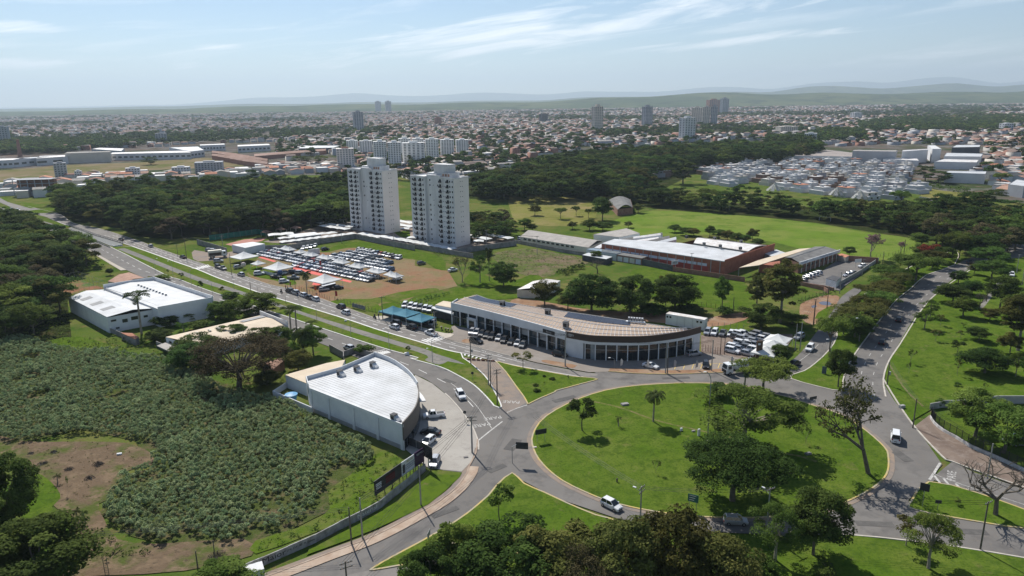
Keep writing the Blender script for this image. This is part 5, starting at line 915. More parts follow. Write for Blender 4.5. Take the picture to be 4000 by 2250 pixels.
q=ZZ('d',[(0,510),(290,590),(290,545),(0,480)],3.2);o=empty('side_canopy',base_of(q));tag(o,'white canopy with dark underside left of the showroom','canopy');MB().prism(ZZ('d',[(-60,500),(292,600),(285,540),(-40,470)],3.2),3.0,3.25,bottom=True).build('roof',metal_roof,o);MB().prism(ZZ('d',[(-40,470),(285,540),(250,400),(30,400)],3.6),0,3.0,top=False).build('wall',wall_dark,o)
for p in ZZ('d',[(-60,500),(292,600)],3.2):MB().tube(P3(p,0),P3(p,3.0),0.08,n=5).build('post',steel,o)
q=ZZ('d',[(0,445),(255,490),(250,400),(130,382)],4.2);o=empty('annex',base_of(q));tag(o,'beige roofed annex at the left end of the showroom','annex');MB().prism(q,0,4.0,top=False).build('wall',wall_pale,o);MB().prism(q,4.0,4.2).build('roof',roof_beige,o)
q=ZZ('e',[(1205,255),(1205,290),(1800,335),(1840,300)],3.0);c0,c1=Z('e',1205,345)[:2],Z('e',1810,450)[:2];dd=c1-c0;nn=np.array([-dd[1],dd[0]]);nn=nn/np.hypot(*nn);nn=nn if nn[1]>0 else-nn
cq=[c0,c1,c1+nn*2.6,c0+nn*2.6];o=empty('cabin',base_of(cq));tag(o,'long white site cabin behind the showroom tip','cabin');MB().prism(cq,0,3.2,top=False).build('wall',wall_white,o);MB().prism(cq,3.2,3.4).build('roof',metal_dirty,o)
for u in(0.02,0.10,0.80,0.89):on_wall(o,'window',c0,c1,u,u+0.05,2.2,2.8,glass_m)
for u in(0.3,0.5,0.7):on_wall(o,'joint',c0,c1,u,u+0.004,0.1,3.1,wall_grey)
# ---- brick factory
ZF=5.6
f_fl,f_fr=Z('i',1410,360,ZF)[:2],Z('j',935,482,ZF)[:2];f_br,f_bl=Z('j',1715,222,ZF)[:2],Z('i',1610,292,ZF)[:2];f_mr,f_ml=Z('j',1240,342,ZF)[:2],Z('j',230,192,ZF)[:2]
fac=empty('factory',base_of([f_fl,f_fr,f_br,f_bl]));tag(fac,'red brick factory with wide white metal roof','factory')
MB().prism([f_fl,f_fr,f_br,Z('j',520,118,ZF)[:2],f_ml,f_bl],0,ZF-0.4,top=False).build('wall',brick_m,fac);MB().prism([f_fl,f_fr,f_mr,f_ml,f_bl],ZF-0.4,ZF-0.1).build('roof',metal_roof,fac)
MB().wall([f_fr,f_br],ZF-0.5,ZF+0.5,0.25).build('parapet',brick_m,fac)
vq=ZZ('j',[(440,203),(1290,332),(1580,242),(520,117)],ZF+0.1);vm=MB();NV=12
for k_ in range(8):
 t0,t1=k_/8,(k_+1)/8;z0,z1=ZF+1.1*math.sin(math.pi*t0),ZF+1.1*math.sin(math.pi*t1)
 p00,p01=mid(vq[0],vq[3],t0),mid(vq[1],vq[2],t0);p10,p11=mid(vq[0],vq[3],t1),mid(vq[1],vq[2],t1);vm.add([P3(p00,z0),P3(p01,z0),P3(p11,z1),P3(p10,z1)],[(0,1,2,3)])
vm.build('vaulted_roof',metal_dirty,fac);MB().wall([vq[0],vq[1]],ZF-0.5,ZF+0.25,0.3).build('gutter',roof_fibre,fac);MB().wall([vq[3],vq[2]],ZF-0.5,ZF+0.35,0.3).build('gutter',roof_fibre,fac)
for i in range(15):u=(i+0.5)/15;on_wall(fac,'pilaster',f_fl,f_fr,u-0.0025,u+0.0025,0,ZF-0.5,wall_grey,proud=0.12,depth=0.2)
for i in range(11):on_wall(fac,'window_band',f_fl,f_fr,0.03+0.077*i,0.03+0.077*i+0.07,2.4,3.5,panel_blue,proud=0.08,depth=0.14)
on_wall(fac,'painted_band',f_fl,f_fr,0.45,0.88,0,2.35,mat('red_paint',(0.36,0.07,0.055),rough=0.85,var=0.1),proud=0.05,depth=0.1)
for(x,y)in((605,225),(860,258),(1175,295),(770,135),(1185,185),(330,115)):hvac(fac,Z('j',x,y,ZF+0.9),ZF+0.7,0.4,0.9,duct=False)
for i,(x0,y0,x1,y1,w_,m_)in enumerate(((1730,290,2360,190,36,roof_dark),(1960,310,2300,262,50,metal_dirty),(2000,345,2470,240,40,roof_dark),(2210,350,2576,260,40,metal_roof),(2380,400,2576,350,45,metal_roof),(1900,260,2330,205,25,metal_dirty))):
 q=ZZ('i',[(x0,y0),(x1,y1),(x1+10,y1+w_),(x0+10,y0+w_)],4.6+0.1*i);o=empty('workshop_shed',base_of(q));tag(o,ORD[i]+' narrow workshop roof behind the factory, counted from the left','shed','workshop sheds behind the factory');MB().prism(q,0,4.4+0.1*i,top=False).build('wall',wall_pale,o);gable_roof(q[0],q[3],q[2],q[1],4.5+0.1*i,5.0+0.1*i).build('roof',m_,o)
def simple_block(name,lb,cat,k,pts,z,wm,rm,rise=None,parts=None):
 q=ZZ(k,pts,z);o=empty(name,base_of(q));tag(o,lb,cat);MB().prism(q,0,z-0.12,top=False).build('wall',wm,o)
 if rise:gable_roof(q[0],q[3],q[2],q[1],z,z+rise).build('roof',rm,o)
 else:MB().prism(q,z-0.12,z).build('roof',rm,o)
 return o,q
o,q=simple_block('long_shed','long low shed with grey gabled roof left of the factory','shed','i',[(125,258),(1200,432),(1420,330),(330,165)],2.6,cream,roof_fibre)
o.children[1].name='roof_deck';r_a,r_b=mid(q[0],q[3],0.62),mid(q[1],q[2],0.62)
MB().add([P3(q[0],2.62),P3(q[1],2.62),P3(r_b,4.0),P3(r_a,4.0)],[(0,1,2,3)]).add([P3(r_a,4.0),P3(r_b,4.0),P3(q[2],2.7),P3(q[3],2.7)],[(0,1,2,3)]).build('roof',roof_fibre,o)
for i in range(11):on_wall(o,'window',q[0],q[1],0.06+i*0.07,0.06+i*0.07+0.042,1.3,2.1,glass_m,proud=0.08)
simple_block('grey_shed','pale grey mono-pitch shed behind the long shed','shed','i',[(1285,222),(1800,128),(2010,205),(1680,268)],4.2,wall_white,roof_fibre)
simple_block('lean_to','tin lean-to roof between long shed and factory','shed','i',[(1290,432),(1400,372),(1470,390),(1380,445)],3.4,wall_grey,metal_roof)
simple_block('open_shed','small open shed with white tin roof by the hedge','shed','i',[(1105,545),(1200,512),(1580,575),(1480,612)],2.6,wall_dark,metal_roof)
simple_block('store','pale blue store in front of the factory','store','i',[(1165,455),(1300,435),(1740,505),(1640,528)],3.2,wall_pale,glass_pale)
o,q=simple_block('garage','brick garage with four pale doors in front of the factory','garage','i',[(1650,540),(1730,505),(2130,570),(2040,600)],2.9,brick_dull,roof_dark)
for i in range(4):on_wall(o,'door',q[0],q[3],0.03+0.245*i,0.03+0.245*i+0.2,0.1,2.2,(wall_white,wall_white,cream,panel_blue)[i],proud=0.08)
q=ZZ('i',[(2035,600),(2520,665)]);o=empty('yard_wall',base_of(q));tag(o,'dark yard wall with white sign in front of the factory','wall');q0,q1=Z('i',2035,700)[:2],Z('i',2520,805)[:2];MB().wall([q0,q1],0,2.6,0.2).build('wall_panel',mat('wall_slate',(0.10,0.105,0.11),var=0.2),o)
w0,w1=Z('j',90,640)[:2],Z('j',1240,810)[:2];o=empty('boundary_wall',base_of([w0,w1]));tag(o,'long brown brick wall above the green yard','wall')
for i in range(18):MB().wall([mid(w0,w1,i/18),mid(w0,w1,(i+1)/18)],0,1.9+0.03*(i%2),0.16).build('wall_panel',brick_dull,o)
s_a,s_b=Z('j',92,600)[:2],Z('j',190,590)[:2];o=empty('sign_board',base_of([s_a,s_b]));tag(o,'white board with little black figures on the factory wall','sign');MB().wall([s_a,s_b],1.6,3.2,0.12).build('panel',wall_white,o)
for i in range(3):on_wall(o,'figure',s_a,s_b,0.2+0.22*i,0.28+0.22*i,2.0,2.7,black_m,proud=0.1);
# ---- school
ZC=4.6
a,b=Z('I',310,448,ZC)[:2],Z('I',705,325,ZC)[:2];c,d=Z('I',470,292,ZC)[:2],Z('I',170,400,ZC)[:2]
sc_=empty('school',base_of([a,b,c,d]));tag(sc_,'brick school with grey roof and lettered white fascia','school');MB().prism([a,b,c,d],0,ZC-0.3,top=False).build('wall',brick_dull,sc_)
rA,rB=mid(a,d,0.55),mid(b,c,0.55);MB().add([P3(a,ZC-0.1),P3(b,ZC-0.1),P3(rB,ZC+0.7),P3(rA,ZC+0.7)],[(0,1,2,3)]).add([P3(rA,ZC+0.7),P3(rB,ZC+0.7),P3(c,ZC),P3(d,ZC)],[(0,1,2,3)]).build('roof',roof_dark,sc_)
MB().tube(P3(rA,ZC+0.72),P3(rB,ZC+0.72),0.15,n=4).build('ridge',wall_grey,sc_)
on_wall(sc_,'fascia',a,b,-0.02,1.02,ZC-1.1,ZC+0.15,wall_white,proud=0.7,depth=0.25);ltb=mat('letter_blue',(0.05,0.12,0.30),rough=0.6,var=0.05)
wall_text('COLÉGIO MATERNA',a,b,ZC-0.47,0.95,ltb,sc_,0.64,1.25,proud=0.72);wall_text('COLÉGIO',a,b,ZC-0.47,0.95,ltb,sc_,0.1,1.25,proud=0.72)
for i in range(9):u=(i+0.5)/9;on_wall(sc_,'column',a,b,u-0.006,u+0.006,0,ZC-1.1,cream,proud=0.6,depth=0.25);on_wall(sc_,'window',a,b,u+0.02,u+0.075,1.7,2.8,glass_m,proud=0.08)
cv=ZZ('j',[(1155,585),(1470,545),(2290,275),(2100,290),(1800,370),(1450,470)],3.6);o=empty('covered_walk',base_of(cv));tag(o,'curved cream roof over the walk beside the school','canopy');MB().prism(cv,3.45,3.6,bottom=True).build('roof',roof_beige,o)
for p in cv[:3]:MB().tube(P3(p,0),P3(p,3.45),0.1,n=5).build('post',steel,o)
simple_block('side_roof','flat pale roof between factory and school','shed','j',[(1540,355),(1680,410),(1900,355),(1740,300)],3.0,wall_grey,metal_roof)
simple_block('gatehouse','small flat roofed gatehouse of the school','gatehouse','I',[(585,610),(650,580),(735,600),(690,640)],2.8,wall_pale,wall_dark)
simple_block('tiled_shed','small red tiled hut at the school corner','hut','I',[(700,375),(740,360),(820,380),(780,400)],2.4,wall_beige,roof_tile)
simple_block('school_block','brick block beside the covered walk','building','j',[(1470,530),(1800,560),(1800,480),(1480,520)],3.4,brick_m,brick_m)
for(k,pts,h,m,lb)in(('I',[(690,700),(920,570),(1110,440)],1.6,wall_grey,'grey wall along the school car park'),('I',[(690,430),(980,450),(1100,460)],2.4,brick_dull,'brick wall behind the school car park'),('I',[(405,690),(560,715),(660,740)],1.2,brick_dull,'low brick wall of the school gate'),('I',[(320,680),(560,735),(600,760)],1.5,brick_dull,'boundary wall below the school car park')):
 q=ZZ(k,pts);o=empty('boundary_wall',base_of(q));tag(o,lb,'wall')
 for i in range(len(q)-1):MB().wall(q[i:i+2],0,h,0.2).build('wall_panel',m,o)
simple_block('small_shed','grey roofed shed between the big trees behind the showroom','shed','i',[(80,1090),(330,960),(760,950),(520,1110)],3.0,cream,metal_dirty,rise=0.8)
q=ZZ('C',[(965,1300),(1060,1400),(1215,1380),(1190,1290)]);o=empty('barn',base_of(q));tag(o,'brick barn with dark curved roof at the pasture edge','barn');MB().prism(q,0,4.0,top=False).build('wall',brick_dull,o);vm=MB()
for k_ in range(6):
 t0,t1=k_/6,(k_+1)/6;z0,z1=3.6+2.6*math.sin(math.pi*t0),3.6+2.6*math.sin(math.pi*t1);p00,p01,p10,p11=mid(q[0],q[3],t0),mid(q[1],q[2],t0),mid(q[0],q[3],t1),mid(q[1],q[2],t1);vm.add([P3(p00,z0),P3(p01,z0),P3(p11,z1),P3(p10,z1)],[(0,1,2,3)])
vm.build('roof',roof_dark,o)
q=ZZ('q',[(0,770),(280,685),(300,755),(30,830)],2.6);o=empty('tin_shed',base_of(q));tag(o,'small shed with shiny white tin roof at the lower edge','shed');MB().prism(q,0,2.4,top=False).build('wall',wall_pale,o)
for i in range(9):MB().prism([mid(q[0],q[1],i/9),mid(q[0],q[1],(i+1)/9),mid(q[3],q[2],(i+1)/9),mid(q[3],q[2],i/9)],2.42,[2.60+0.03*(i%2)]*4,bottom=True).build('roof_sheet',metal_roof,o)
q=ZZ('W0',[(620,1380),(730,1370),(735,1449),(630,1470)]);o=empty('ladder',base_of(q));tag(o,'dark ladder like frame at the lower left edge','ladder');pA,pB=Z('W0',632,1470),Z('W0',655,1470)
for p in(pA,pB):MB().tube(P3(p,0),P3(p,3.6),0.05,n=4).build('rail',wood_m,o)
for i in range(8):MB().tube(P3(pA,0.4+0.4*i),P3(pB,0.4+0.4*i),0.035,n=4).build('rung',wood_m,o)
for i,(x,y,w,h)in enumerate(((320,715,75,0.5),(585,790,85,0.9),(412,818,70,0.6),(535,870,75,0.7),(185,722,60,0.4),(1290,1340,150,0.8),(250,785,90,0.5))):
 p=Z('W0',x,y);wm=w/1.525/ppm(p)*0.5;mb=MB();rg=random.Random(i)
 for _ in range(60):
  a0=rg.uniform(0,6.28);r_=wm*rg.uniform(0.1,1);q0=(p[0]+r_*math.cos(a0),p[1]+r_*math.sin(a0),0.03);q1=(p[0]+r_*0.4*math.cos(a0+rg.uniform(-1,1)),p[1]+r_*0.4*math.sin(a0),h*rg.uniform(0.5,1.1));mb.tube(q0,q1,0.04,0.02,4,caps=False)
 o=mb.build('brush_heap',wood_m,None,(float(p[0]),float(p[1]),0.0));tag(o,('small dark heap of cut branches high in the clearing','largest black heap of branches in the clearing','flat heap of branches left in the clearing','spiky heap of branches low in the clearing','thin pile of twigs near the crop edge','long heap of branches under the utility pole','grey rubble heap with rags in the clearing')[i],'heap')
for(k,x,y,w,h,m_,lb)in(('W0',712,728,0.9,0.12,wall_white,'white rag on the bare clearing'),('c',1010,312,0.8,0.4,wall_white,'white stone on the upper median grass'),('c',1970,835,1.2,0.5,wall_white,'long white stone on the lower median grass'),('W3',797,452,1.2,0.6,wall_grey,'grey box lid on the park grass'),('W2',672,435,1.7,0.35,wall_block,'flat concrete cover on the roundabout lawn'),('W2',1008,590,0.5,0.6,wall_pale,'small pale block on the roundabout lawn'),('W2',1112,620,0.5,1.5,wall_pale,'upright grey slab on the roundabout lawn'),('W2',1080,595,0.7,0.25,wall_block,'low dark stone near the upright slab'),('W3',238,730,1.2,0.3,wall_block,'flat stone on the east lawn'),('W2',135,690,0.8,0.12,wall_beige,'pale cover at the west rim of the roundabout'),('r',1183,523,0.9,0.06,wall_block,'metal cover in the pale forecourt'),('W2',625,895,0.25,0.7,wood_m,'short stump post on the south lawn'),('W3',35,565,0.25,0.7,wood_m,'short post on the east lawn')):
 p=Z(k,x,y);mb=MB().obox(p,0.3,w,w*0.6,0.0,0.26+h);mb.obox(p,0.3,w*0.8,w*0.5,0.26+h,0.26+h+0.03);o=mb.build('stone',m_,None,(float(p[0]),float(p[1]),0.0));tag(o,lb,'stone')
bp_=Z('W2',1170,662);o=empty('bench',(bp_[0],bp_[1],0.25));tag(o,'small concrete bench on the roundabout lawn','bench');MB().box(bp_[0]-.8,bp_[0]+.8,bp_[1]-.2,bp_[1]+.2,.65,.75).build('seat',wall_beige,o)
for s_ in(-.55,.55):MB().box(bp_[0]+s_-.1,bp_[0]+s_+.1,bp_[1]-.15,bp_[1]+.15,.25,.65).build('leg',wall_beige,o)
# ================================================================== TOWERS AND THE TOWN BEHIND
tower_m=mat('tower_plaster',(0.54,0.535,0.53),rough=0.9,col2=(0.72,0.715,0.71),scale=0.2,streak=(1,1,0.15))
tower_warm=mat('tower_plaster_warm',(0.78,0.71,0.655),rough=0.9,col2=(0.84,0.77,0.715),scale=0.15)
rail_dark=mat('rail_dark',(0.055,0.055,0.06),rough=0.6,var=0.2)
UDIR=math.radians(-38)
win_s=MB().box(-0.32,0.32,-0.04,0.05,-0.45,0.45).mesh('window',(0,0,0),[glass_m]);win_b=MB().box(-0.55,0.55,-0.04,0.05,-0.5,0.5).mesh('window',(0,0,0),[glass_b])
bal=MB();bal.box(-0.75,0.75,-0.55,0.1,-0.62,-0.5);bal.box(-0.75,0.75,-0.58,-0.5,-0.5,0.25);bal.box(-0.75,-0.68,-0.5,0.1,-0.5,0.25);bal.box(0.68,0.75,-0.5,0.1,-0.5,0.25)
bal_me=bal.mesh('balcony',(0,0,0),[rail_dark]);baldoor=MB().box(-0.6,0.6,-0.03,0.05,-0.5,0.95).mesh('balcony_door',(0,0,0),[glass_m])
win_t=MB().box(-0.16,0.16,-0.04,0.05,-0.2,0.2).mesh('window',(0,0,0),[glass_m])
def twin(Bc,L_,Wd,H_,label):
 """tower: front corner Bc; long side runs up-left along -UDIR, short side runs back-right"""
 u=np.array([math.cos(UDIR),math.sin(UDIR)]);v=np.array([math.cos(UDIR+math.pi/2),math.sin(UDIR+math.pi/2)]);Bc=np.array(Bc[:2]);A0=Bc-u*L_
 e=empty('apartment_tower',(*(Bc-u*L_/2+v*Wd/2),0));tag(e,label,'tower')
 def q(s0,s1,t0,t1):return[A0+u*L_*s0+v*Wd*t0,A0+u*L_*s1+v*Wd*t0,A0+u*L_*s1+v*Wd*t1,A0+u*L_*s0+v*Wd*t1]
 MB().prism(q(0,0.345,0,1),0,H_).build('wing',tower_m,e);MB().prism(q(0.345,0.655,0.13,0.9),0,H_+1.2).build('core',tower_m,e);MB().prism(q(0.655,1.0,0.04,1),0,H_).build('wing',tower_m,e)
 MB().prism(q(0.30,0.52,0.3,0.85),H_,H_+2.0).build('roof_room',tower_m,e);MB().prism(q(0.44,0.78,0.35,0.8),H_+1.2,H_+6.2).build('tank_house',tower_m,e);MB().wall(q(0.66,0.86,0.25,0.8),H_,H_+2.4,0.25,closed=True).build('roof_room',tower_m,e)
 for i in range(3):on_wall(e,'roof_opening',q(0.66,0.86,0.25,0.8)[0],q(0.66,0.86,0.25,0.8)[1],0.08+0.3*i,0.3+0.3*i,H_+0.7,H_+1.9,roof_tile_old,proud=0.18)
 for(s0,s1,t0)in((0,0.345,0),(0.655,1.0,0.04)):MB().wall(q(s0,s1,t0,1),H_,H_+0.5,0.18,closed=True).build('parapet',tower_m,e)
 MB().prism([Bc-u*0.004+v*(Wd*0.04+0.02),Bc+u*0.03+v*(Wd*0.04+0.02),Bc+u*0.03+v*Wd,Bc-u*0.004+v*Wd],0.02,H_-0.02).build('side_wall',tower_warm,e)
 fl=13;fh=(H_-1.0)/fl;a_f=UDIR;cols=[('s',0.055,0),('b',0.115,0),('t',0.175,0),('b',0.24,0),('s',0.305,0),('s',0.42,0.13),('t',0.50,0.13),('s',0.60,0.13),('b',0.69,0.04),('t',0.755,0.04),('t',0.795,0.04),('b',0.855,0.04),('s',0.91,0.04),('s',0.965,0.04)]
 rg=random.Random(int(Bc[0]));ex,ey=e.location.x,e.location.y
 for f in range(fl):
  zc=0.8+fh*(f+0.5)
  for(ty,s_,t_)in cols:
   if f==fl-1 and ty=='t':continue
   if 0.4<s_<0.62 and rg.random()<0.55:continue
   p=A0+u*L_*s_+v*Wd*t_-v*0.01
   if ty=='b':
    bo_=place('balcony',bal_me,e,(p[0]-ex,p[1]-ey,zc),a_f);place('balcony_door',baldoor,bo_,(0,0,0))
   else:place('window',win_s if ty=='s' else win_t,e,(p[0]-ex,p[1]-ey,zc+0.15),a_f)
  for t_ in(0.45,0.58):
   p=Bc+u*0.04+v*Wd*t_;place('window',win_t,e,(p[0]-ex,p[1]-ey,zc),UDIR+math.pi/2)
 return e
RTB=Z('h',1120,470)
twin(RTB,28.5,11.0,32.5,'nearer grey white apartment tower, the right one of the twin pair')
twin(Z('k',815,1268),27.0,11.5,33.0,'farther grey white apartment tower, the left one of the twin pair')
for(k,pts,h,m,lb)in(('g',[(110,320),(620,310),(1080,215),(1645,130)],2.6,wall_block,'grey wall at the left of the tower yard'),('g',[(1645,130),(2100,225),(2576,320)],2.6,wall_block,'grey wall between sale lot and tower yard'),('h',[(400,470),(1100,590),(1400,640)],2.2,wall_block,'grey wall below the right tower'),('h',[(1180,570),(1560,510),(2080,440)],2.4,wall_block,'wall right of the right tower'),('b',[(690,300),(1155,440)],2.6,wall_block,'dark wall beside the condominium entrance'),('i',[(0,350),(800,510),(1140,560)],1.7,wall_block,'garden wall below the long shed')):
 q=ZZ(k,pts);o=empty('boundary_wall',base_of(q));tag(o,lb,'wall')
 for i in range(len(q)-1):
  n_=max(1,int(np.hypot(*(np.array(q[i+1])-q[i]))/9))
  for j_ in range(n_):MB().wall([mid(q[i],q[i+1],j_/n_),mid(q[i],q[i+1],(j_+1)/n_)],0,h+0.04*(j_%2),0.2).build('wall_panel',m,o)
def canopy_mesh(w,d,z=2.3,peak=0.75):
 mb=MB();n=6;V=[]
 for j in range(n+1):
  for i in range(n+1):
   x,y=(i/n-0.5),(j/n-0.5);f=(1-abs(2*x))*(1-abs(2*y));s_=1-0.12*(1-abs(2*x))*0;V.append((x*w*s_,y*d,z+peak*(0.35*(1-(2*x)**2)+0.65*f**0.8)))
 mb.add(V,[(j*(n+1)+i,j*(n+1)+i+1,(j+1)*(n+1)+i+1,(j+1)*(n+1)+i)for j in range(n)for i in range(n)]);return mb.mesh('canopy',(0,0,0),[canvas],smooth=False)
cpm={}
def carport(k,p,q,n,dpt,lb,wide=None):
 P,Q=Z(k,*p)[:2],Z(k,*q)[:2];d_=Q-P;L_=np.hypot(*d_);w=L_/max(1,n-1)if n>1 else(wide or 5);ang=math.atan2(d_[1],d_[0]);e=empty('carport',(*((P+Q)/2),0));tag(e,lb,'carport');key=(round(w,1),dpt)
 if key not in cpm:cpm[key]=canopy_mesh(w*0.99,dpt)
 for i in range(n):
  c=P+d_*(i/max(1,n-1))if n>1 else P;place('canopy',cpm[key],e,(c[0]-e.location.x,c[1]-e.location.y,0),ang)
  pb=c+np.array([-math.sin(ang),math.cos(ang)])*dpt*0.4;MB().tube(P3(pb,0),P3(pb,2.6),0.06,n=4).build('post',steel_w,e)
for a in(('h',(40,375),(1040,560),10,4.6,'long white carport row along the grey wall below the right tower'),('k',(480,1330),(700,1375),3,4.6,'short white carport row below the left tower'),('k',(800,1375),(930,1400),2,4.6,'pair of white carports before the gap between the towers'),('g',(540,250),(1590,120),9,4.6,'white carport row along the left yard wall'),('g',(520,190),(1280,105),6,4.6,'second white carport row behind the left yard wall'),('h',(1380,290),(1940,390),6,4.6,'white carport row right of the right tower, the farther'),('h',(1370,360),(1560,395),2,4.6,'pair of white carports right of the right tower'),('h',(1490,440),(1490,440),1,5,'single white carport by the right yard wall'),('h',(440,385),(440,385),1,5,'single white carport in front of the right tower'),('F',(660,95),(900,55),5,4.6,'far white carport row left of the left tower'),('F',(680,125),(890,155),4,4.6,'white carport row left of the left tower, the nearer'),('F',(750,110),(930,130),3,4.6,'white carport row beside the left tower foot'),('k',(1030,1120),(1180,1145),2,4.6,'upper white carports between the two towers'),('k',(1030,1180),(1180,1205),2,4.6,'lower white carports between the two towers'),('k',(1130,1245),(1130,1245),1,5,'single white carport between the two towers'),('F',(190,215),(320,205),2,7,'large white canopy over the playground')):carport(*a)
q=ZZ('b',[(1130,300),(1420,225),(1640,205),(1780,200),(1700,250),(1250,330)]);sheet('sports_court',q,0.06,mat('court_red',(0.38,0.16,0.12),var=0.15),'red ball court of the condominium')
q=ZZ('b',[(880,250),(1640,145),(1780,185),(1050,300)]);o=empty('court_net',base_of(q));tag(o,'green net fence round the condominium court','fence')
for(a_,b_)in((q[0],q[1]),(q[1],q[2])):MB().wall([a_,b_],0.3,3.0,0.05).build('net',mat('net_green',(0.02,0.16,0.12),var=0.2),o)
for t in np.linspace(0,1,9):p=mid(q[0],q[1],t);MB().tube(P3(p,0),P3(p,3.2),0.05,n=4).build('post',steel,o)
def hip(name,lb,cat,k,x,y,w,dpt,z,rise,wm,rm,ang=UDIR,open_=False):
 c=Z(k,x,y)[:2];e=empty(name,(*c,0),0);tag(e,lb,cat);ca,sa=math.cos(ang),math.sin(ang)
 def R_(a_,b_):return(c[0]+a_*ca-b_*sa,c[1]+a_*sa+b_*ca)
 if open_:
  for(a_,b_)in((-1,-1),(1,-1),(1,1),(-1,1)):p=R_(a_*w*.45,b_*dpt*.45);MB().tube(P3(p,0),P3(p,z),0.1,n=5).build('post',wm,e)
 else:MB().prism([R_(-w*.45,-dpt*.45),R_(w*.45,-dpt*.45),R_(w*.45,dpt*.45),R_(-w*.45,dpt*.45)],0,z,top=False).build('wall',wm,e)
 cs=[R_(-w/2,-dpt/2),R_(w/2,-dpt/2),R_(w/2,dpt/2),R_(-w/2,dpt/2)];rr=max(0.0,(w-dpt)/2);r1,r2=R_(-rr,0),R_(rr,0)
 vs=[P3(p,z)for p in cs]+[P3(r1,z+rise),P3(r2,z+rise)];MB().add(vs,[(0,1,5,4),(1,2,5),(2,3,4,5),(3,0,4),(3,2,1,0)]).build('roof',rm,e);return e
for i,(x,y)in enumerate(((1780,175),(2010,130),(2240,105))):hip('kiosk',ORD[i]+' red roofed barbecue kiosk from the left of the tower yard','kiosk','b',x,y,5,4,2.3,1.1,wall_beige,roof_tile_old,open_=True)
o,q=simple_block('gatehouse','flat white roofed gatehouse of the condominium','gatehouse','b',[(1230,305),(1440,355),(1750,290),(1560,260)],3.4,wall_pale,metal_roof)
for p in ZZ('b',[(1290,400),(1340,420)]):MB().tube(P3(p,0),P3(p,3.2),0.12,n=5).build('post',wood_m,o)
simple_block('pool_house','low white flat roofed club house in the tower yard','building','g',[(560,70),(700,110),(1100,60),(1000,25)],2.6,wall_grey,wall_white)
# ---- generic far building with windows
def far_tower(k,x0,x1,yb,yt,lb,wm,dpt=None,floors=12,cols=5,cap=True,rot=0.35,capm=None,name='tower_block',cat='tower',stripes=None):
 b=Z(k,(x0+x1)/2,yb);s_=CROPS[k][2]*ppm(b);Wt=(x1-x0)/s_;h=hgt(b,k,yt);dpt=dpt or Wt*0.55
 w=Wt/(math.cos(rot)+math.sin(abs(rot))*0.55)if not dpt else(Wt-dpt*math.sin(abs(rot)))/math.cos(rot)
 e=empty(name,(b[0],b[1],0));tag(e,lb,cat);ca,sa=math.cos(rot),math.sin(rot)
 MB().obox((b[0],b[1]),rot,w,dpt,0,h).build('wall',wm,e)
 if cap:MB().obox((b[0],b[1]),rot,w*0.4,dpt*0.5,h,h+max(1.5,h*0.09)).build('roof_room',capm or wm,e);MB().obox((b[0],b[1]),rot,w*1.01,dpt*1.01,h-0.3,h+0.5).build('parapet',wm,e)
 wn=MB()
 for f in range(floors):
  zc=h*(f+0.55)/floors
  for c_ in range(cols):
   lx=(-0.5+(c_+0.5)/cols)*w;p=(b[0]+lx*ca+(dpt/2)*sa,b[1]+lx*sa-(dpt/2)*ca);wn.obox(p,rot,w/cols*0.5,0.12,zc-h/floors*0.24,zc+h/floors*0.24)
  for c_ in range(max(1,cols//2)):
   ly=(-0.5+(c_+0.5)/max(1,cols//2))*dpt;sg=1 if rot>0 else-1;p=(b[0]-sg*0+(w/2)*ca*(-sg if rot>0 else 1)-ly*sa,b[1]+(w/2)*sa*(-sg if rot>0 else 1)+ly*ca);wn.obox(p,rot,0.12,dpt/max(1,cols//2)*0.35,zc-h/floors*0.22,zc+h/floors*0.22)
 o=wn.build('window',glass_b,e);o['kind']='stuff';return e
white_slab=mat('slab_white',(0.80,0.79,0.76),rough=0.9,var=0.04,scale=0.1);white_far=mat('far_white',(0.62,0.62,0.62),rough=0.9,var=0.06,scale=0.1);cream_far=mat('far_cream',(0.58,0.53,0.46),rough=0.9,var=0.06,scale=0.1);grey_far=mat('far_grey',(0.36,0.37,0.39),rough=0.9,var=0.08,scale=0.1);brick_far=mat('far_brick',(0.30,0.15,0.11),rough=0.9,var=0.1,scale=0.1);dark_far=mat('far_dark',(0.10,0.11,0.12),rough=0.8,var=0.1)
slabs=[(160,165,180),(285,290,165),(415,300,172),(555,430,190),(640,360,150),(665,400,180),(770,370,150),(915,370,160),(1050,340,160),(1190,330,165)]
cond=[(130,250,300,168),(257,385,310,172),(388,525,420,178),(525,660,425,186),(660,880,400,190),(625,750,350,150),(755,870,345,152),(878,1010,365,155),(1018,1155,335,160),(1165,1290,325,162)]
cond_lb=['first white slab tower of the row, behind the brick capped block','second white slab tower of the row from the left','third white slab tower of the row from the left','fourth white slab tower of the row from the left','broad white slab tower standing forward in the middle of the row','white slab tower peeping over the middle from the back row','second white slab tower of the back row','white slab tower third from the right end of the row','white slab tower second from the right end of the row','rightmost white slab tower of the row']
for i,(x0,x1,yb,yt)in enumerate(cond):far_tower('v',x0,x1,yb,yt,cond_lb[i],white_slab,floors=14,cols=5,rot=0.16 if i%2 else 0.22,dpt=11)
far_tower('v',38,215,430,245,'cream block with red top left of the white slab towers',tower_warm,floors=9,cols=6,rot=0.25,capm=brick_far)
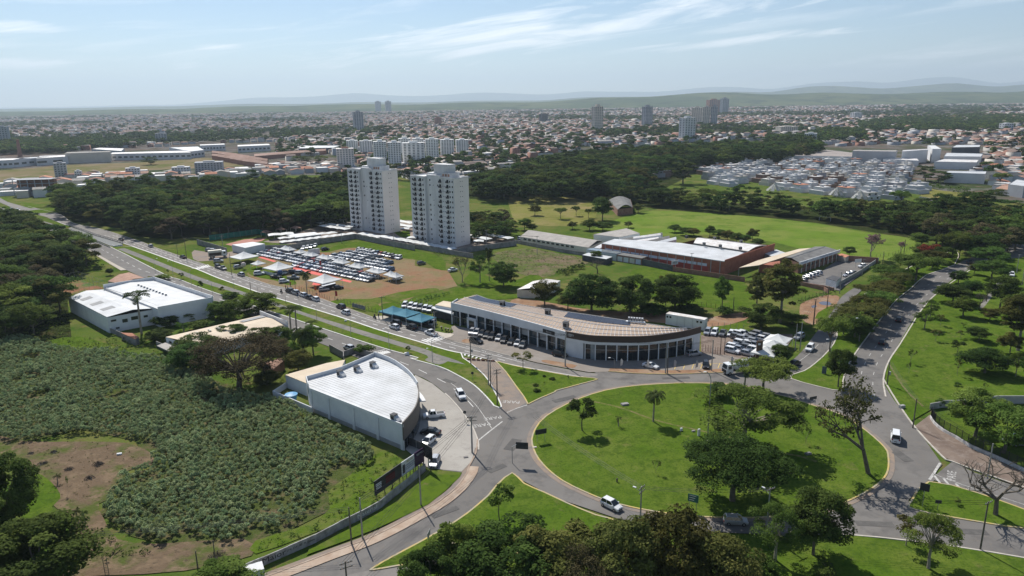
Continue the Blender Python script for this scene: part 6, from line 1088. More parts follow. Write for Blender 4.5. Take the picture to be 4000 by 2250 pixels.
for(k,x0,x1,yb,yt,lb,m_,fl,co,rot)in(('B',980,1090,540,355,'pale grey tower in the town behind the white slabs',grey_far,14,4,0.4),('B',1198,1262,345,250,'left pale tower of the distant pair',grey_far,12,4,0.3),('B',1300,1365,350,248,'right pale tower of the distant pair',grey_far,12,4,0.3),('B',1795,1870,500,410,'reddish block in the middle of the town',brick_far,7,4,0.3),('C',800,915,545,300,'beige tower with darker left flank in the town',cream_far,15,4,0.45),('C',1303,1410,505,300,'grey striped tower behind dark trees in the town',grey_far,15,5,0.5),('C',1675,1838,650,415,'plain white tower at the wood edge',white_far,14,4,0.5),('C',1800,1915,485,312,'left tower of the cream trio',cream_far,14,5,-0.3),('C',1910,1990,495,305,'middle tower of the cream trio',cream_far,14,4,-0.3),('C',1990,2065,495,300,'right tower of the cream trio',grey_far,14,4,-0.3),('C',1955,2090,360,232,'unfinished brown tower behind the cream trio',brick_far,12,6,0.2),('C',2090,2175,370,220,'grey tower right of the unfinished one',grey_far,13,4,0.35),('C',275,360,465,375,'dark glass block at the left of the town',dark_far,8,4,0.4),('D',722,788,190,112,'lone dark tower on the far right ridge',brick_far,9,3,0.2),('D',85,280,580,500,'cream block with red water tower near the wood',cream_far,6,8,0.15),('D',350,485,730,570,'white concrete block behind the dark tree',white_far,6,6,-0.4),('D',2330,2450,550,470,'white modern block at the upper right',white_far,4,4,0.2),('A',-10,105,670,505,'pale tower cut by the left edge of the town',grey_far,9,4,0.3),('A',560,690,1030,870,'grey apartment block beyond the far junction',grey_far,7,4,0.5),('A',1275,1425,1030,920,'white apartment block beyond the left wood',white_far,5,5,0.4),('A',1970,2265,985,860,'dark banded apartment block beyond the left wood',grey_far,7,9,0.3),('A',1570,1690,670,570,'blue grey block in the left town',grey_far,6,4,0.4),('A',1740,1925,1010,910,'pale low block left of the dark banded one',white_far,4,6,0.3),('A',765,835,1040,950,'small white block right of the grey apartment block',white_far,4,3,0.3),('D',830,935,430,360,'pale stepped block among the far right trees',white_far,5,5,0.3)):
 far_tower(k,x0,x1,yb,yt,lb,m_,floors=fl,cols=co,rot=rot)
for i in range(9):far_tower('C',1655+i*36,1655+i*36+30,262,185-(i%3)*2,ORD[i]+' slim block from the left of the distant grey cluster',grey_far,floors=9,cols=2,rot=0.1,cap=False)
mill_m=mat('mill_clay',(0.36,0.22,0.165),rough=0.95,col2=(0.46,0.31,0.25),scale=0.06)
# ---- large halls: left industry, supermarket
def big_hall(k,pts,z,lb,wm,rm,bands=0,rise=None,name='industrial_hall',wmat=None):
 q=ZZ(k,pts,z);o=empty(name,base_of(q));tag(o,lb,'hall');MB().prism(q,0,z,top=False).build('wall',wm,o)
 if rise:gable_roof(q[0],q[3],q[2],q[1],z,z+rise).build('roof',rm,o)
 else:MB().prism(offset_line(q,0.15,True)if area(q)>0 else offset_line(q,-0.15,True),z-0.6,z-0.3).build('roof',rm,o)
 for i in range(bands):on_wall(o,'window',q[0],q[1],0.02+i/bands,0.02+i/bands+0.6/bands,z*0.35,z*0.6,wmat or glass_b,proud=0.15,depth=0.25)
 return o,q
big_hall('A',[(650,770),(1105,755),(1115,745),(680,755)],12.5,'tall windowless beige shed in the left industry row',cream_far,roof_fibre)
big_hall('A',[(-200,850),(130,835),(300,815),(-200,825)],9,'white industrial shed cut by the left edge',white_far,metal_dirty,6)
big_hall('A',[(130,835),(360,815),(500,800),(250,810)],9,'white industrial shed left of the beige one, the farther',white_far,metal_roof,3)
big_hall('A',[(360,820),(680,800),(670,785),(400,795)],9,'white industrial shed touching the beige one',white_far,metal_dirty,2)
big_hall('A',[(1110,775),(1920,760),(1900,740),(1130,760)],8.5,'long white industrial shed with ribbon windows',white_far,metal_dirty,14)
big_hall('A',[(1920,750),(2055,735),(1990,700),(1700,710)],9,'stepped white end of the long industrial shed',white_far,metal_roof,4)
big_hall('A',[(2010,690),(2265,680),(2255,670),(2010,680)],9,'white two storey factory block',white_far,metal_dirty,8)
big_hall('A',[(2390,700),(2720,685),(2700,672),(2390,685)],9,'white factory block beyond the clay roofs',white_far,metal_dirty,8)
big_hall('A',[(920,725),(1220,745),(1250,720),(1000,712)],8,'low hall with pale roof behind the beige shed',grey_far,metal_dirty)
for i in range(12):
 x=2130+(i%6)*62;y=762+(i//6)*30+(i%6)*11;big_hall('A',[(x,y),(x+250,y+30),(x+262,y+24),(x+12,y-6)],5,ORD[i]+' clay tiled bay of the old mill roofs, counted along the rows',brick_far,mill_m,rise=2.2,name='mill_roof')
for i in range(5):big_hall('B',[(-20+i*60,800-i*5),(300+i*100,775-i*8),(310+i*100,768-i*8),(-10+i*60,790-i*5)],5,ORD[i]+' long clay roof of the mill beside the white hall',brick_far,mill_m,rise=2.2,name='mill_roof')
big_hall('B',[(430,720),(780,712),(850,690),(450,690)],8,'white roofed dealer hall with dark glass front',dark_far,metal_roof)
for i,(x,y,w_,m_)in enumerate(((500,632,100,metal_dirty),(580,655,150,metal_dirty),(630,615,110,roof_fibre),(440,590,120,metal_roof),(880,565,95,metal_roof),(220,600,90,metal_dirty))):big_hall('B',[(x,y),(x+w_,y+3),(x+w_+5,y-10),(x+8,y-12)],5,ORD[i]+' pale shed roof in the middle of the town',white_far,m_)
big_hall('t',[(160,135),(960,150),(960,105),(560,60)],7,'supermarket wing with broad brown grey roof',white_far,mat('roof_gravel',(0.30,0.26,0.235),var=0.12,scale=0.08))
big_hall('t',[(960,85),(1450,92),(1470,75),(970,72)],13,'tall grey supermarket block',grey_far,roof_fibre)
big_hall('u',[(0,175),(405,195),(380,170),(100,165)],6,'low white supermarket front',white_far,metal_dirty)
big_hall('u',[(215,90),(510,70),(510,60),(220,75)],13,'white curved supermarket flank',white_far,metal_dirty)
big_hall('u',[(505,20),(585,20),(660,62),(560,62)],14,'white pylon block of the supermarket',white_far,white_far)
big_hall('u',[(580,205),(1060,215),(1085,185),(690,175)],7,'white supermarket hall at the side street, lower',white_far,metal_dirty,0)
big_hall('u',[(690,145),(1110,150),(1130,115),(720,105)],9,'white supermarket hall at the side street, upper',white_far,metal_roof)
big_hall('u',[(780,45),(1090,40),(1105,15),(830,15)],9,'dark sided hall with white roof behind the supermarket',dark_far,metal_roof)
big_hall('u',[(700,330),(1160,345),(1170,315),(740,310)],8,'plain white hall right of the domed trees',white_far,metal_roof)
big_hall('D',[(2420,1080),(2576,1100),(2700,1060),(2500,1030)],8,'grey blue commercial block at the right edge',grey_far,metal_roof)
ch=Z('A',205,805);o=empty('chimney',(ch[0],ch[1],0));tag(o,'red brick factory chimney at the far left','chimney');hh=hgt(ch,'A',640);MB().tube((ch[0],ch[1],0),(ch[0],ch[1],hh),3.0,1.6,10).build('shaft',brick_far,o);MB().tube((ch[0],ch[1],hh),(ch[0],ch[1],hh+1.2),1.9,1.9,10).build('cap',brick_far,o)
# ---- white villas on the right: box houses of two storeys
rv=np.random.default_rng(21);vw=mat('villa_white',(0.52,0.52,0.52),var=0.08,scale=0.3);VPAL=[vw,vw,white_far,cream_far,grey_far,vw,mat('villa_grey',(0.30,0.30,0.31),var=0.1),vw,mat('villa_brown',(0.20,0.13,0.10),var=0.1)]
vpoly=ZZ('D',[(-40,960),(120,880),(520,860),(860,880),(1300,890),(1500,930),(1520,1180),(1180,1260),(600,1200),(60,1140),(-60,1080)]);vill=scatter(vpoly,17.0,rv,0.10)
vill+=scatter(ZZ('C',[(1850,900),(2000,850),(2576,880),(2576,1060),(2250,1090),(1950,1060)]),17.0,rv,0.10)
vang=0.42;VG='white two storey villas of the right hand estate'
pass
def villa(x,y,i):
 m_=VPAL[int(rv.integers(len(VPAL)))];w,d_=rv.uniform(8.5,12),rv.uniform(9,13);h=rv.uniform(4.8,6.8);e=empty('villa',(x,y,0));ang=vang+(0 if rv.random()<0.6 else math.pi/2)
 MB().obox((x,y),ang,w,d_,0,h*0.55).build('lower_storey',m_,e);ox,oy=rv.uniform(-.8,.8),rv.uniform(-1,1);MB().obox((x+ox,y+oy),ang,w*0.8,d_*0.66,h*0.55,h).build('upper_storey',m_ if rv.random()<0.75 else VPAL[int(rv.integers(len(VPAL)))],e)
 r=rv.random()
 if r<0.18:hipq=MB().obox((x+ox,y+oy),ang,w*0.9,d_*0.75,h,h+0.2);hipq.build('roof',roof_tile if r<0.07 else roof_fibre,e)
 else:MB().obox((x+ox,y+oy),ang,w*0.74,d_*0.6,h-0.02,h+0.06).build('roof',metal_dirty if r<0.6 else wall_grey,e)
 MB().obox((x+ox+rv.uniform(-1,1),y+oy+rv.uniform(-1,1)),ang,2.0,2.0,h,h+1.5).build('tank_box',m_,e)
 ca,sa=math.cos(ang),math.sin(ang)
 for s_ in((-0.25,0.25)if math.hypot(x,y)<560 else()):
  for z in(h*0.28,h*0.76):
   f_=d_/2 if z<h/2 else d_*0.33;c=(x+(ox if z>h/2 else 0)+s_*w*ca+f_*sa,y+(oy if z>h/2 else 0)+s_*w*sa-f_*ca);MB().obox(c,ang,1.5,0.16,z-0.6,z+0.6).build('window',glass_m,e)
 return e
vill+=[tuple(Z('C',*p_)[:2])for p_ in((1250,1075),(1390,985),(1530,1000),(1450,1010),(1830,905),(1910,885),(2060,1080),(2180,1100))]
vrow={}
for(x,y)in vill:vrow.setdefault(int((y-vill[0][1])//14.6),[]).append((x,y))
for ri_,rk in enumerate(sorted(vrow)):
 for i,(x,y)in enumerate(sorted(vrow[rk])):
  e=villa(float(x),float(y),i);tag(e,f'box like villa, {ORD[min(i, 29)]} from the left in {ORD[min(ri_, 29)]} row of the white estate','house',VG)
q=ZZ('u',[(370,740),(550,690),(550,660),(410,640)]);o=empty('boundary_wall',base_of(q));tag(o,'pale estate wall round the last villa','wall');MB().wall(q,0,2.2,0.25).build('wall_panel',wall_grey,o)
for i,(x,y)in enumerate(((1035,650),(775,610),(65,560))):
 p=Z('t',x,y);o=empty('estate_canopy',(p[0],p[1],0));tag(o,ORD[i]+' pointed white sail canopy from the right at the estate edge','canopy');MB().tube((p[0],p[1],0),(p[0],p[1],7.5),0.12,n=5).build('mast',steel_w,o)
 for s_ in range(8):a_=s_*math.pi/4;MB().add([(p[0],p[1],7.2),(p[0]+6*math.cos(a_),p[1]+6*math.sin(a_),1.8),(p[0]+6*math.cos(a_+.5),p[1]+6*math.sin(a_+.5),1.8)],[(0,1,2),(2,1,0)]).build('sail',canvas,o)
# ---- nearer town houses as things: right edge streets, far left junction, strip beyond the left wood
def house(x,y,w,d_,h,ang,wm,rm,lb,grp,flat=False):
 e=empty('house',(x,y,0));tag(e,lb,'house',grp);ca,sa=math.cos(ang),math.sin(ang)
 def R_(a_,b_):return(x+a_*ca-b_*sa,y+a_*sa+b_*ca)
 c4=[R_(-w/2,-d_/2),R_(w/2,-d_/2),R_(w/2,d_/2),R_(-w/2,d_/2)]
 if flat:MB().prism(c4,0,h,top=False).build('wall',wm,e);MB().prism(c4,h,h+0.25).build('roof',rm,e)
 else:
  gable_walls(c4[0],c4[1],c4[2],c4[3],h,h+d_*0.16).build('wall',wm,e);o4=[R_(-w/2-.4,-d_/2-.4),R_(w/2+.4,-d_/2-.4),R_(w/2+.4,d_/2+.4),R_(-w/2-.4,d_/2+.4)];gable_roof(o4[0],o4[1],o4[2],o4[3],h,h+d_*0.17).build('roof',rm,e)
hp=[([(2150,800),(2576,740),(2576,1200),(2440,1210),(2300,1150),(2200,900)],'D',15,'in the streets at the right edge'),([(1500,560),(2150,560),(2576,480),(2576,720),(2200,700),(1750,640),(1200,640),(960,610)],'D',17,'behind the supermarket'),([(-40,1120),(400,1060),(700,1090),(900,1120),(560,1190),(240,1230),(-40,1180)],'A',15,'at the far left junction'),([(700,1010),(1240,990),(2000,990),(2560,940),(2560,1030),(2000,1045),(1400,1060),(980,1100),(720,1060)],'A',15,'beyond the left wood'),([(0,930),(200,880),(830,880),(860,960),(300,990),(0,1010)],'B',15,'left of the white slab towers')]
hs=[]
for(pts,k,sp,lb)in hp:
 for(x,y)in scatter(ZZ(k,pts),sp,rv,0.2):hs.append((math.hypot(x,y),x,y,lb))
hs.sort();WP=[(white_far,'white'),(cream_far,'cream'),(grey_far,'grey'),(white_far,'white'),(cream_far,'cream')];RP=[(roof_tile_old,'brown tiled',False),(wall_grey,'grey flat',True),(metal_dirty,'pale flat',True),(roof_fibre,'grey',False),(roof_tile,'red tiled',False)]
hc={}
for(d_,x,y,lb)in sorted(hs[:140],key=lambda t:t[1]/t[2]):
 wm,wn_=WP[int(rv.integers(5))];rm,rn,fl_t=RP[int(rv.integers(5))];house(float(x),float(y),rv.uniform(8,13),rv.uniform(7,10),rv.uniform(3,6.5),0.42+(0 if rv.random()<.5 else math.pi/2),wm,rm,f'{ORD[hc.get((wn_, rn, lb), 0)]} {wn_} {rn} roofed house from left {lb}','houses '+lb,fl_t);hc[(wn_,rn,lb)]=hc.get((wn_,rn,lb),0)+1
b=Z('A',380,1190);o=empty('building_frame',(b[0],b[1],0));tag(o,'unfinished concrete frame with brick infill at the far left','building')
for i in range(4):
 MB().obox(b,0.15,28,12,3.2*(i+1)-0.25,3.2*(i+1)).build('slab',grey_far,o)
 for j_ in range(6):MB().obox((b[0]+(-13+j_*5.2),b[1]-5.6+(-13+j_*5.2)*0.15),0.15,0.5,0.5,3.2*i,3.2*(i+1)-0.26).build('column',grey_far,o)
MB().obox((b[0],b[1]+2),0.15,27,5,0,12).build('infill',brick_far,o)
# ================================================================== VEHICLES
tyre=mat('tyre',(0.018,0.018,0.018),rough=0.9,var=0.1);rim=mat('rim',(0.35,0.35,0.36),rough=0.35,metal=0.7,var=0.05);lamp_m=mat('headlamp',(0.65,0.66,0.68),rough=0.15,var=0.05,spec=0.6);tail_m=mat('tail_lamp',(0.28,0.015,0.012),rough=0.3,var=0.05)
def paint(n_,c,metal=0.0):return mat('paint_'+n_,c,rough=0.28,var=0.03,spec=0.55,metal=metal)
PAINT={'white':paint('white',(0.70,0.71,0.72)),'silver':paint('silver',(0.42,0.43,0.45),0.5),'grey':paint('grey',(0.16,0.165,0.17),0.3),'black':paint('black',(0.016,0.016,0.019)),'red':paint('red',(0.30,0.02,0.02)),'blue':paint('blue',(0.10,0.15,0.24),0.2),'brown':paint('brown',(0.09,0.04,0.035))}
KINDS_CAR={'hatchback':(3.95,0.85,(0.72,0.92,0.95,0.95,0.94,0.86,0.70,0.55),-1.85,1.05,-1.55,0.30,1.48),'sedan':(4.4,0.86,(0.70,0.92,0.95,0.93,0.93,0.86,0.70,0.55),-1.45,1.10,-0.85,0.35,1.45),'suv':(4.3,0.90,(0.80,1.02,1.05,1.05,1.04,0.98,0.82,0.60),-2.0,1.05,-1.75,0.45,1.68),'pickup':(4.9,0.90,(0.95,1.00,1.00,1.00,1.00,0.98,0.85,0.62),-0.55,1.20,-0.35,0.65,1.66),'van':(4.5,0.92,(0.95,1.05,1.05,1.05,1.05,1.00,0.85,0.60),-2.2,1.55,-2.15,0.95,1.92)}
def car_meshes(kd):
 L_,w,deck,b0,b1,r0,r1,rz=KINDS_CAR[kd];xs_=[-L_/2,-L_/2+0.12,-L_*0.3,-L_*0.1,L_*0.17,L_*0.30,L_/2-0.14,L_/2];ww=[0.84,0.96,1.0,1.0,1.0,0.99,0.93,0.78];body=MB();rows=[]
 for x,z,f in zip(xs_,deck,ww):
  wy=w*f;rows.append([(x,-wy*0.92,0.22),(x,-wy,0.52),(x,-wy*0.97,z-0.08),(x,-wy*0.84,z),(x,wy*0.84,z),(x,wy*0.97,z-0.08),(x,wy,0.52),(x,wy*0.92,0.22)])
 V=[p for r in rows for p in r];n=8;F_=[(i*n+j,(i+1)*n+j,(i+1)*n+(j+1)%n,i*n+(j+1)%n)for i in range(len(rows)-1)for j in range(n)];F_+=[tuple(range(n)),tuple(range((len(rows)-1)*n+n-1,(len(rows)-1)*n-1,-1))]
 body.add(V,F_);dz=deck[3]-0.01;wb,wr=w*0.88,w*0.70
 body.add([(r0,-wr,rz),(r1,-wr,rz),(r1,wr,rz),(r0,wr,rz),(r0+0.06,-wr*.9,rz+0.05),(r1-0.06,-wr*.9,rz+0.05),(r1-0.06,wr*.9,rz+0.05),(r0+0.06,wr*.9,rz+0.05)],[(0,1,5,4),(1,2,6,5),(2,3,7,6),(3,0,4,7),(4,5,6,7),(3,2,1,0)])
 for sy in(-1,1):
  for(xb,xr)in((b0,r0),(b1,r1),((b0+b1)/2-0.1,(r0+r1)/2)):body.tube((xb,sy*wb,dz),(xr,sy*wr,rz),0.055,0.05,4)
 if kd=='pickup':body.box(-L_/2+0.15,b0-0.1,-w*0.74,w*0.74,0.99,1.012,1)
 if kd=='van':body.add([(b0,-wb,dz),(r0,-wr,rz),(0.1,-wr,rz),(0.1,-wb,dz)],[(0,1,2,3)]);body.add([(b0,wb,dz),(r0,wr,rz),(0.1,wr,rz),(0.1,wb,dz)],[(3,2,1,0)])
 for sy in(-1,1):body.box(b1-0.35,b1-0.15,sy*(w+0.02)-0.07,sy*(w+0.02)+0.07,dz+0.05,dz+0.17)
 body.box(L_/2-0.02,L_/2+0.02,-w*0.5,w*0.5,0.3,0.55,1);body.box(-L_/2-0.02,-L_/2+0.02,-w*0.3,w*0.3,0.45,0.58,1)
 gl=MB();g=0.012;gl.add([(b0,-wb,dz),(b1,-wb,dz),(b1,wb,dz),(b0,wb,dz),(r0,-wr,rz-g),(r1,-wr,rz-g),(r1,wr,rz-g),(r0,wr,rz-g)],[(0,1,5,4),(1,2,6,5),(2,3,7,6),(3,0,4,7)])
 if kd=='van':gl=MB().add([(0.12,-wb,dz),(b1,-wb,dz),(b1,wb,dz),(0.12,wb,dz),(0.12,-wr,rz-g),(r1,-wr,rz-g),(r1,wr,rz-g),(0.12,wr,rz-g)],[(0,1,5,4),(1,2,6,5),(2,3,7,6)]).box(b0-0.06,b0+0.02,-wb*0.8,wb*0.8,dz+0.1,rz-0.25)
 wh=MB();r_=0.32 if kd in('suv','pickup')else 0.30;wh.tube((0,-0.1,0),(0,0.1,0),r_,r_,14);wh.tube((0,-0.112,0),(0,0.112,0),r_*0.62,r_*0.62,10,m=1)
 hl=MB().box(-0.10,0.05,-0.17,0.17,-0.08,0.08);ax=L_*0.31
 lay=dict(wheels=[(sx*ax,sy*(w-0.08),r_)for sx in(-1,1)for sy in(-1,1)],head=[(L_/2-0.09,sy*w*0.62,deck[6]-0.10)for sy in(-1,1)],tail=[(-L_/2+0.02,sy*w*0.70,deck[0]-0.02)for sy in(-1,1)])
 one=MB();one.v,one.f,one.m=list(body.v),list(body.f),list(body.m);one.add(gl.v,gl.f,1)
 for p in lay['wheels']:one.tube((p[0],p[1]-0.1,p[2]),(p[0],p[1]+0.1,p[2]),r_,r_,8,m=1)
 for p in lay['head']:one.box(p[0]-.1,p[0]+.05,p[1]-.15,p[1]+.15,p[2]-.08,p[2]+.08,2)
 return dict(body=body.mesh('body',(0,0,0),[PAINT['white'],black_m]),glass=gl.mesh('glazing',(0,0,0),[glass_m]),wheel=wh.mesh('wheel',(0,0,0),[tyre,rim]),head=hl.mesh('headlight',(0,0,0),[lamp_m]),tail=MB().box(-.06,.06,-.14,.14,-.12,.12).mesh('taillight',(0,0,0),[tail_m]),lay=lay,one=one.mesh('car',(0,0,0),[PAINT['white'],glass_m,lamp_m]),L=L_)
CARS={k_:car_meshes(k_)for k_ in KINDS_CAR}
def set_paint(o,c):o.material_slots[0].link='OBJECT';o.material_slots[0].material=PAINT[c]
def car(kd,c,p,ang,label,group=None,z=0.16,full=True):
 M_=CARS[kd];nm={'pickup':'pickup_truck','van':'van'}.get(kd,'car')
 if not full:
  o=place(nm,M_['one'],None,(float(p[0]),float(p[1]),z),ang);set_paint(o,c);tag(o,label,nm.split('_')[0],group);return o
 e=empty(nm,(float(p[0]),float(p[1]),z),ang);tag(e,label,nm.split('_')[0],group);b=place('body',M_['body'],e);set_paint(b,c);place('glazing',M_['glass'],e)
 for q in M_['lay']['wheels']:place('wheel',M_['wheel'],e,q)
 for q in M_['lay']['head']:place('headlight',M_['head'],e,q)
 for q in M_['lay']['tail']:place('taillight',M_['tail'],e,q)
 return e
def CAR(kd,c,k,x,y,dx,dy,label,group=None,z=0.16,full=True):
 P_=Z(k,x,y);Q_=Z(k,x+dx,y+dy);return car(kd,c,P_,math.atan2(Q_[1]-P_[1],Q_[0]-P_[0]),label,group,z,full)
for a in(('sedan','silver','a',185,328,10,3,'silver car at the far left junction'),('hatchback','white','a',290,338,10,3,'white car at the far left junction'),('hatchback','silver','a',872,665,40,20,'silver car on the near carriageway before the bridge'),('sedan','black','a',1905,805,-40,-16,'black car on the far carriageway beside the bridge'),('hatchback','silver','a',2370,910,-40,-16,'silver car on the far carriageway past the bridge'),('sedan','black','b',462,522,-40,-14,'black car passing the condominium entrance'),('hatchback','silver','b',1378,798,-40,-12,'silver car driving past the roadside tents'),('suv','black','b',1020,678,40,14,'black car parked at the kerb before the crossing'),('pickup','grey','b',1090,702,40,14,'dark pickup parked behind the black car at the crossing'),('hatchback','silver','b',880,412,40,0,'silver car behind the box truck'),('hatchback','white','b',945,418,40,0,'white car half hidden by the box truck'),('suv','silver','b',1022,586,40,-3,'silver car on the grass near the box truck'),('hatchback','silver','b',1335,678,40,-6,'silver car beside the pale balloon'),('suv','white','b',1660,784,40,-4,'white car left of the middle big tent'),('hatchback','white','b',2052,905,40,-4,'white car on the grass below the blue balloon'),('pickup','black','b',1925,835,40,4,'black pickup beside the blue balloon'),('pickup','grey','b',2200,850,40,0,'grey pickup near the flags'),('suv','black','b',2200,765,40,0,'black car under the edge of the middle big tent'),('suv','silver','b',2310,775,40,0,'silver car right of the middle big tent'),('hatchback','white','b',2070,770,40,-10,'white car inside the middle big tent'),('suv','black','g',612,978,-40,-14,'first parked car at the sale lot kerb, black'),('suv','silver','g',702,1008,-40,-14,'second parked car at the sale lot kerb, silver'),('hatchback','white','g',826,1044,-40,-14,'third parked car at the sale lot kerb, pale'),('sedan','black','g',922,1082,-40,-14,'fourth parked car at the sale lot kerb, black and pale roofed'),('hatchback','white','g',1016,1108,-40,-14,'last parked car at the sale lot kerb, white'),('suv','black','g',1418,1232,-40,-14,'black car in the kerb lane past the sale lot'),('hatchback','white','g',1492,1318,-40,-14,'white car in the middle lane past the sale lot'),('hatchback','silver','g',1150,955,40,-4,'silver hatchback in front of the nearest big tent'),('sedan','black','g',1365,925,40,-4,'black car right of the nearest big tent'),('hatchback','black','g',1170,315,40,-6,'black car alone on the grass behind the small tents'),('hatchback','grey','h',590,738,40,-6,'dark car alone at the end of the lot'),('sedan','white','h',1082,845,40,-8,'white car by the vase shaped tree'),('hatchback','white','h',215,985,40,-6,'white car under the last small tents'),('suv','black','c',1798,362,-40,-14,'black car at the pavement by the blue canopies'),('hatchback','white','c',1775,422,-40,-14,'white car in the middle lane by the blue canopies'),('suv','black','c',2046,428,-40,-14,'second black car by the blue canopies'),('pickup','white','c',2352,522,-40,-14,'white pickup waiting at the zebra crossing'),('hatchback','silver','c',1062,752,-40,-16,'silver hatchback parked on the near carriageway'),('sedan','white','e',970,1040,40,10,'white sedan on the showroom forecourt edge'),('hatchback','black','e',1838,1030,0,20,'small black car in the yellow bays'),('suv','silver','e',1650,850,40,-6,'silver car in the shade of the curved front'),('suv','black','d',1965,1262,40,8,'dark car in the showroom shade'),('suv','black','d',648,1050,40,10,'black car crossing the forecourt'),('suv','white','l',1053,432,-14,16,'white car on the slip road'),('sedan','black','l',910,570,-20,8,'black car at the slip road bend'),('suv','silver','l',957,330,-20,10,'silver car behind the twin poles'),('suv','white','f',805,622,20,30,'white car coming down the near carriageway'),('pickup','white','f',380,935,-40,4,'white pickup on the pale forecourt'),('sedan','black','f',330,1200,-40,-4,'black sedan on the pale forecourt'),('hatchback','silver','r',906,585,-10,22,'silver hatchback in the forecourt corner'),('hatchback','white','r',850,400,-10,8,'white car half hidden by the dark screen'),('hatchback','white','W2',592,1045,40,20,'white hatchback circling the roundabout'),('hatchback','silver','W2',1330,1140,40,2,'silver hatchback below the big spreading tree'),('van','white','W3',758,640,0,-30,'white van leaving the roundabout'),('suv','silver','o',1345,290,-40,0,'silver car under the round trees'),('sedan','grey','o',1420,320,-40,0,'dark car beside the silver one under the round trees'),('hatchback','black','I',1315,1048,8,-16,'dark car on the tree lined avenue, the farther'),('hatchback','black','I',1148,1275,8,-16,'dark car on the tree lined avenue, the nearer'),('hatchback','white','I',2452,590,4,16,'white car on the right edge street'),('pickup','white','I',960,505,-40,4,'white pickup in the school car park'),('suv','silver','I',805,598,-40,4,'silver car in the school car park'),('hatchback','grey','I',840,578,-40,4,'dark car behind the silver one in the school car park'),('hatchback','black','m',968,340,10,-8,'dark car at the avenue bend'),('sedan','grey','m',1290,310,6,-14,'grey car on the upper right street')):
 CAR(*a)
dl=[(578,905,'silver','hatchback'),(655,915,'silver','hatchback'),(735,938,'black','hatchback'),(812,963,'black','hatchback'),(895,982,'black','suv'),(1003,1002,'silver','hatchback'),(1086,1036,'black','hatchback'),(1195,1062,'black','hatchback'),(1300,1085,'silver','hatchback'),(1380,1112,'grey','hatchback')]
for i,(x,y,c,kd)in enumerate(dl):CAR(kd,c,'d',x,y,-22,24,f'{c} {kd}, {ORD[i]} from the left under the showroom front','cars under the showroom front',z=0.2)
ll=[(145,288,'silver','suv'),(207,292,'white','suv'),(281,297,'grey','pickup'),(352,302,'white','hatchback')]
for i,(x,y,c,kd)in enumerate(ll):CAR(kd,c,'l',x,y,-8,10,f'{c} {kd}, {ORD[i]} from the left along the car park fence','cars along the car park fence',z=0.2)
lg=[(410,335,'grey'),(430,310,'white'),(470,300,'white'),(460,352,'silver'),(520,355,'grey'),(560,335,'silver'),(600,310,'silver'),(500,375,'grey'),(555,375,'silver'),(440,390,'white'),(410,415,'grey'),(470,400,'grey'),(520,400,'white'),(375,425,'white'),(365,455,'white'),(430,440,'silver'),(500,430,'grey'),(560,405,'silver'),(500,480,'silver'),(560,450,'white'),(640,350,'white'),(680,330,'silver'),(650,490,'white'),(700,490,'white')]
lg.sort(key=lambda p:p[1])
for i,(x,y,c)in enumerate(lg):CAR('suv' if i%3 else 'hatchback',c,'l',x,y,26,6,f'{c} car, {ORD[i]} from the back in the packed dealer car park','cars packed in the dealer car park',z=0.2)
for i,(x,y,c)in enumerate(((1940,80,'white'),(2030,95,'white'),(2100,112,'white'),(2178,122,'grey'),(2260,135,'white'),(2330,150,'silver'))):CAR('suv',c,'c',x,y,-14,20,f'{c} car, {ORD[i]} from the left behind the blue canopies','cars behind the blue canopies',z=0.1)
for i,(x,y,c)in enumerate(((1740,190,'grey'),(1850,215,'black'),(2050,250,'black'),(2170,290,'silver'),(2280,345,'grey'),(2370,360,'silver'))):CAR('hatchback',c,'c',x,y,-20,16,f'{c} car, {ORD[i]} from the left under the blue canopies','cars under the blue canopies',z=0.1)
for i,(x,y)in enumerate(((350,640),(395,612),(430,600),(465,585),(500,572))):CAR('hatchback',('grey','silver','silver','white','white')[i],'I',x,y,-30,-8,f'{ORD[i]} car from the left in the shaded school row','cars in the shaded school row',z=0.2)
for i,(x,y,c)in enumerate(((2140,340,'white'),(2160,370,'silver'),(1350,400,'grey'),(160,640,'grey'))):CAR('hatchback',c,'h',x,y,20,-8,f'{c} car, {ORD[i]} of those in the tower yard','cars in the tower yard',z=0.06)
# ---- sale lot: rows parallel to the carpet
g0,g1=Z('g',770,575)[:2],Z('g',1845,805)[:2];rd=(g1-g0)/np.hypot(*(g1-g0));bd=np.array([-rd[1],rd[0]]);bd=bd if bd[1]>0 else-bd;rl=np.random.default_rng(31)
blocks=[('front',ZZ('g',[(620,505),(760,440),(870,405),(1000,430),(1290,500),(1600,610),(1850,700),(2030,745),(1920,815),(1770,825),(1080,640),(900,600),(720,590)])),('back',ZZ('g',[(1280,415),(1540,350),(1800,340),(1950,405),(2060,470),(2190,490),(2195,535),(2110,540),(2180,600),(2290,635),(2120,675),(1850,590),(1560,505),(1280,475)])),('left',ZZ('g',[(90,395),(180,355),(400,320),(560,350),(700,365),(760,410),(640,500),(380,480),(110,415)]))]
colp=['white']*13+['silver']*6+['grey']*3+['black']*3+['red','blue'];fang=math.atan2(-bd[1],-bd[0]);nlot=0
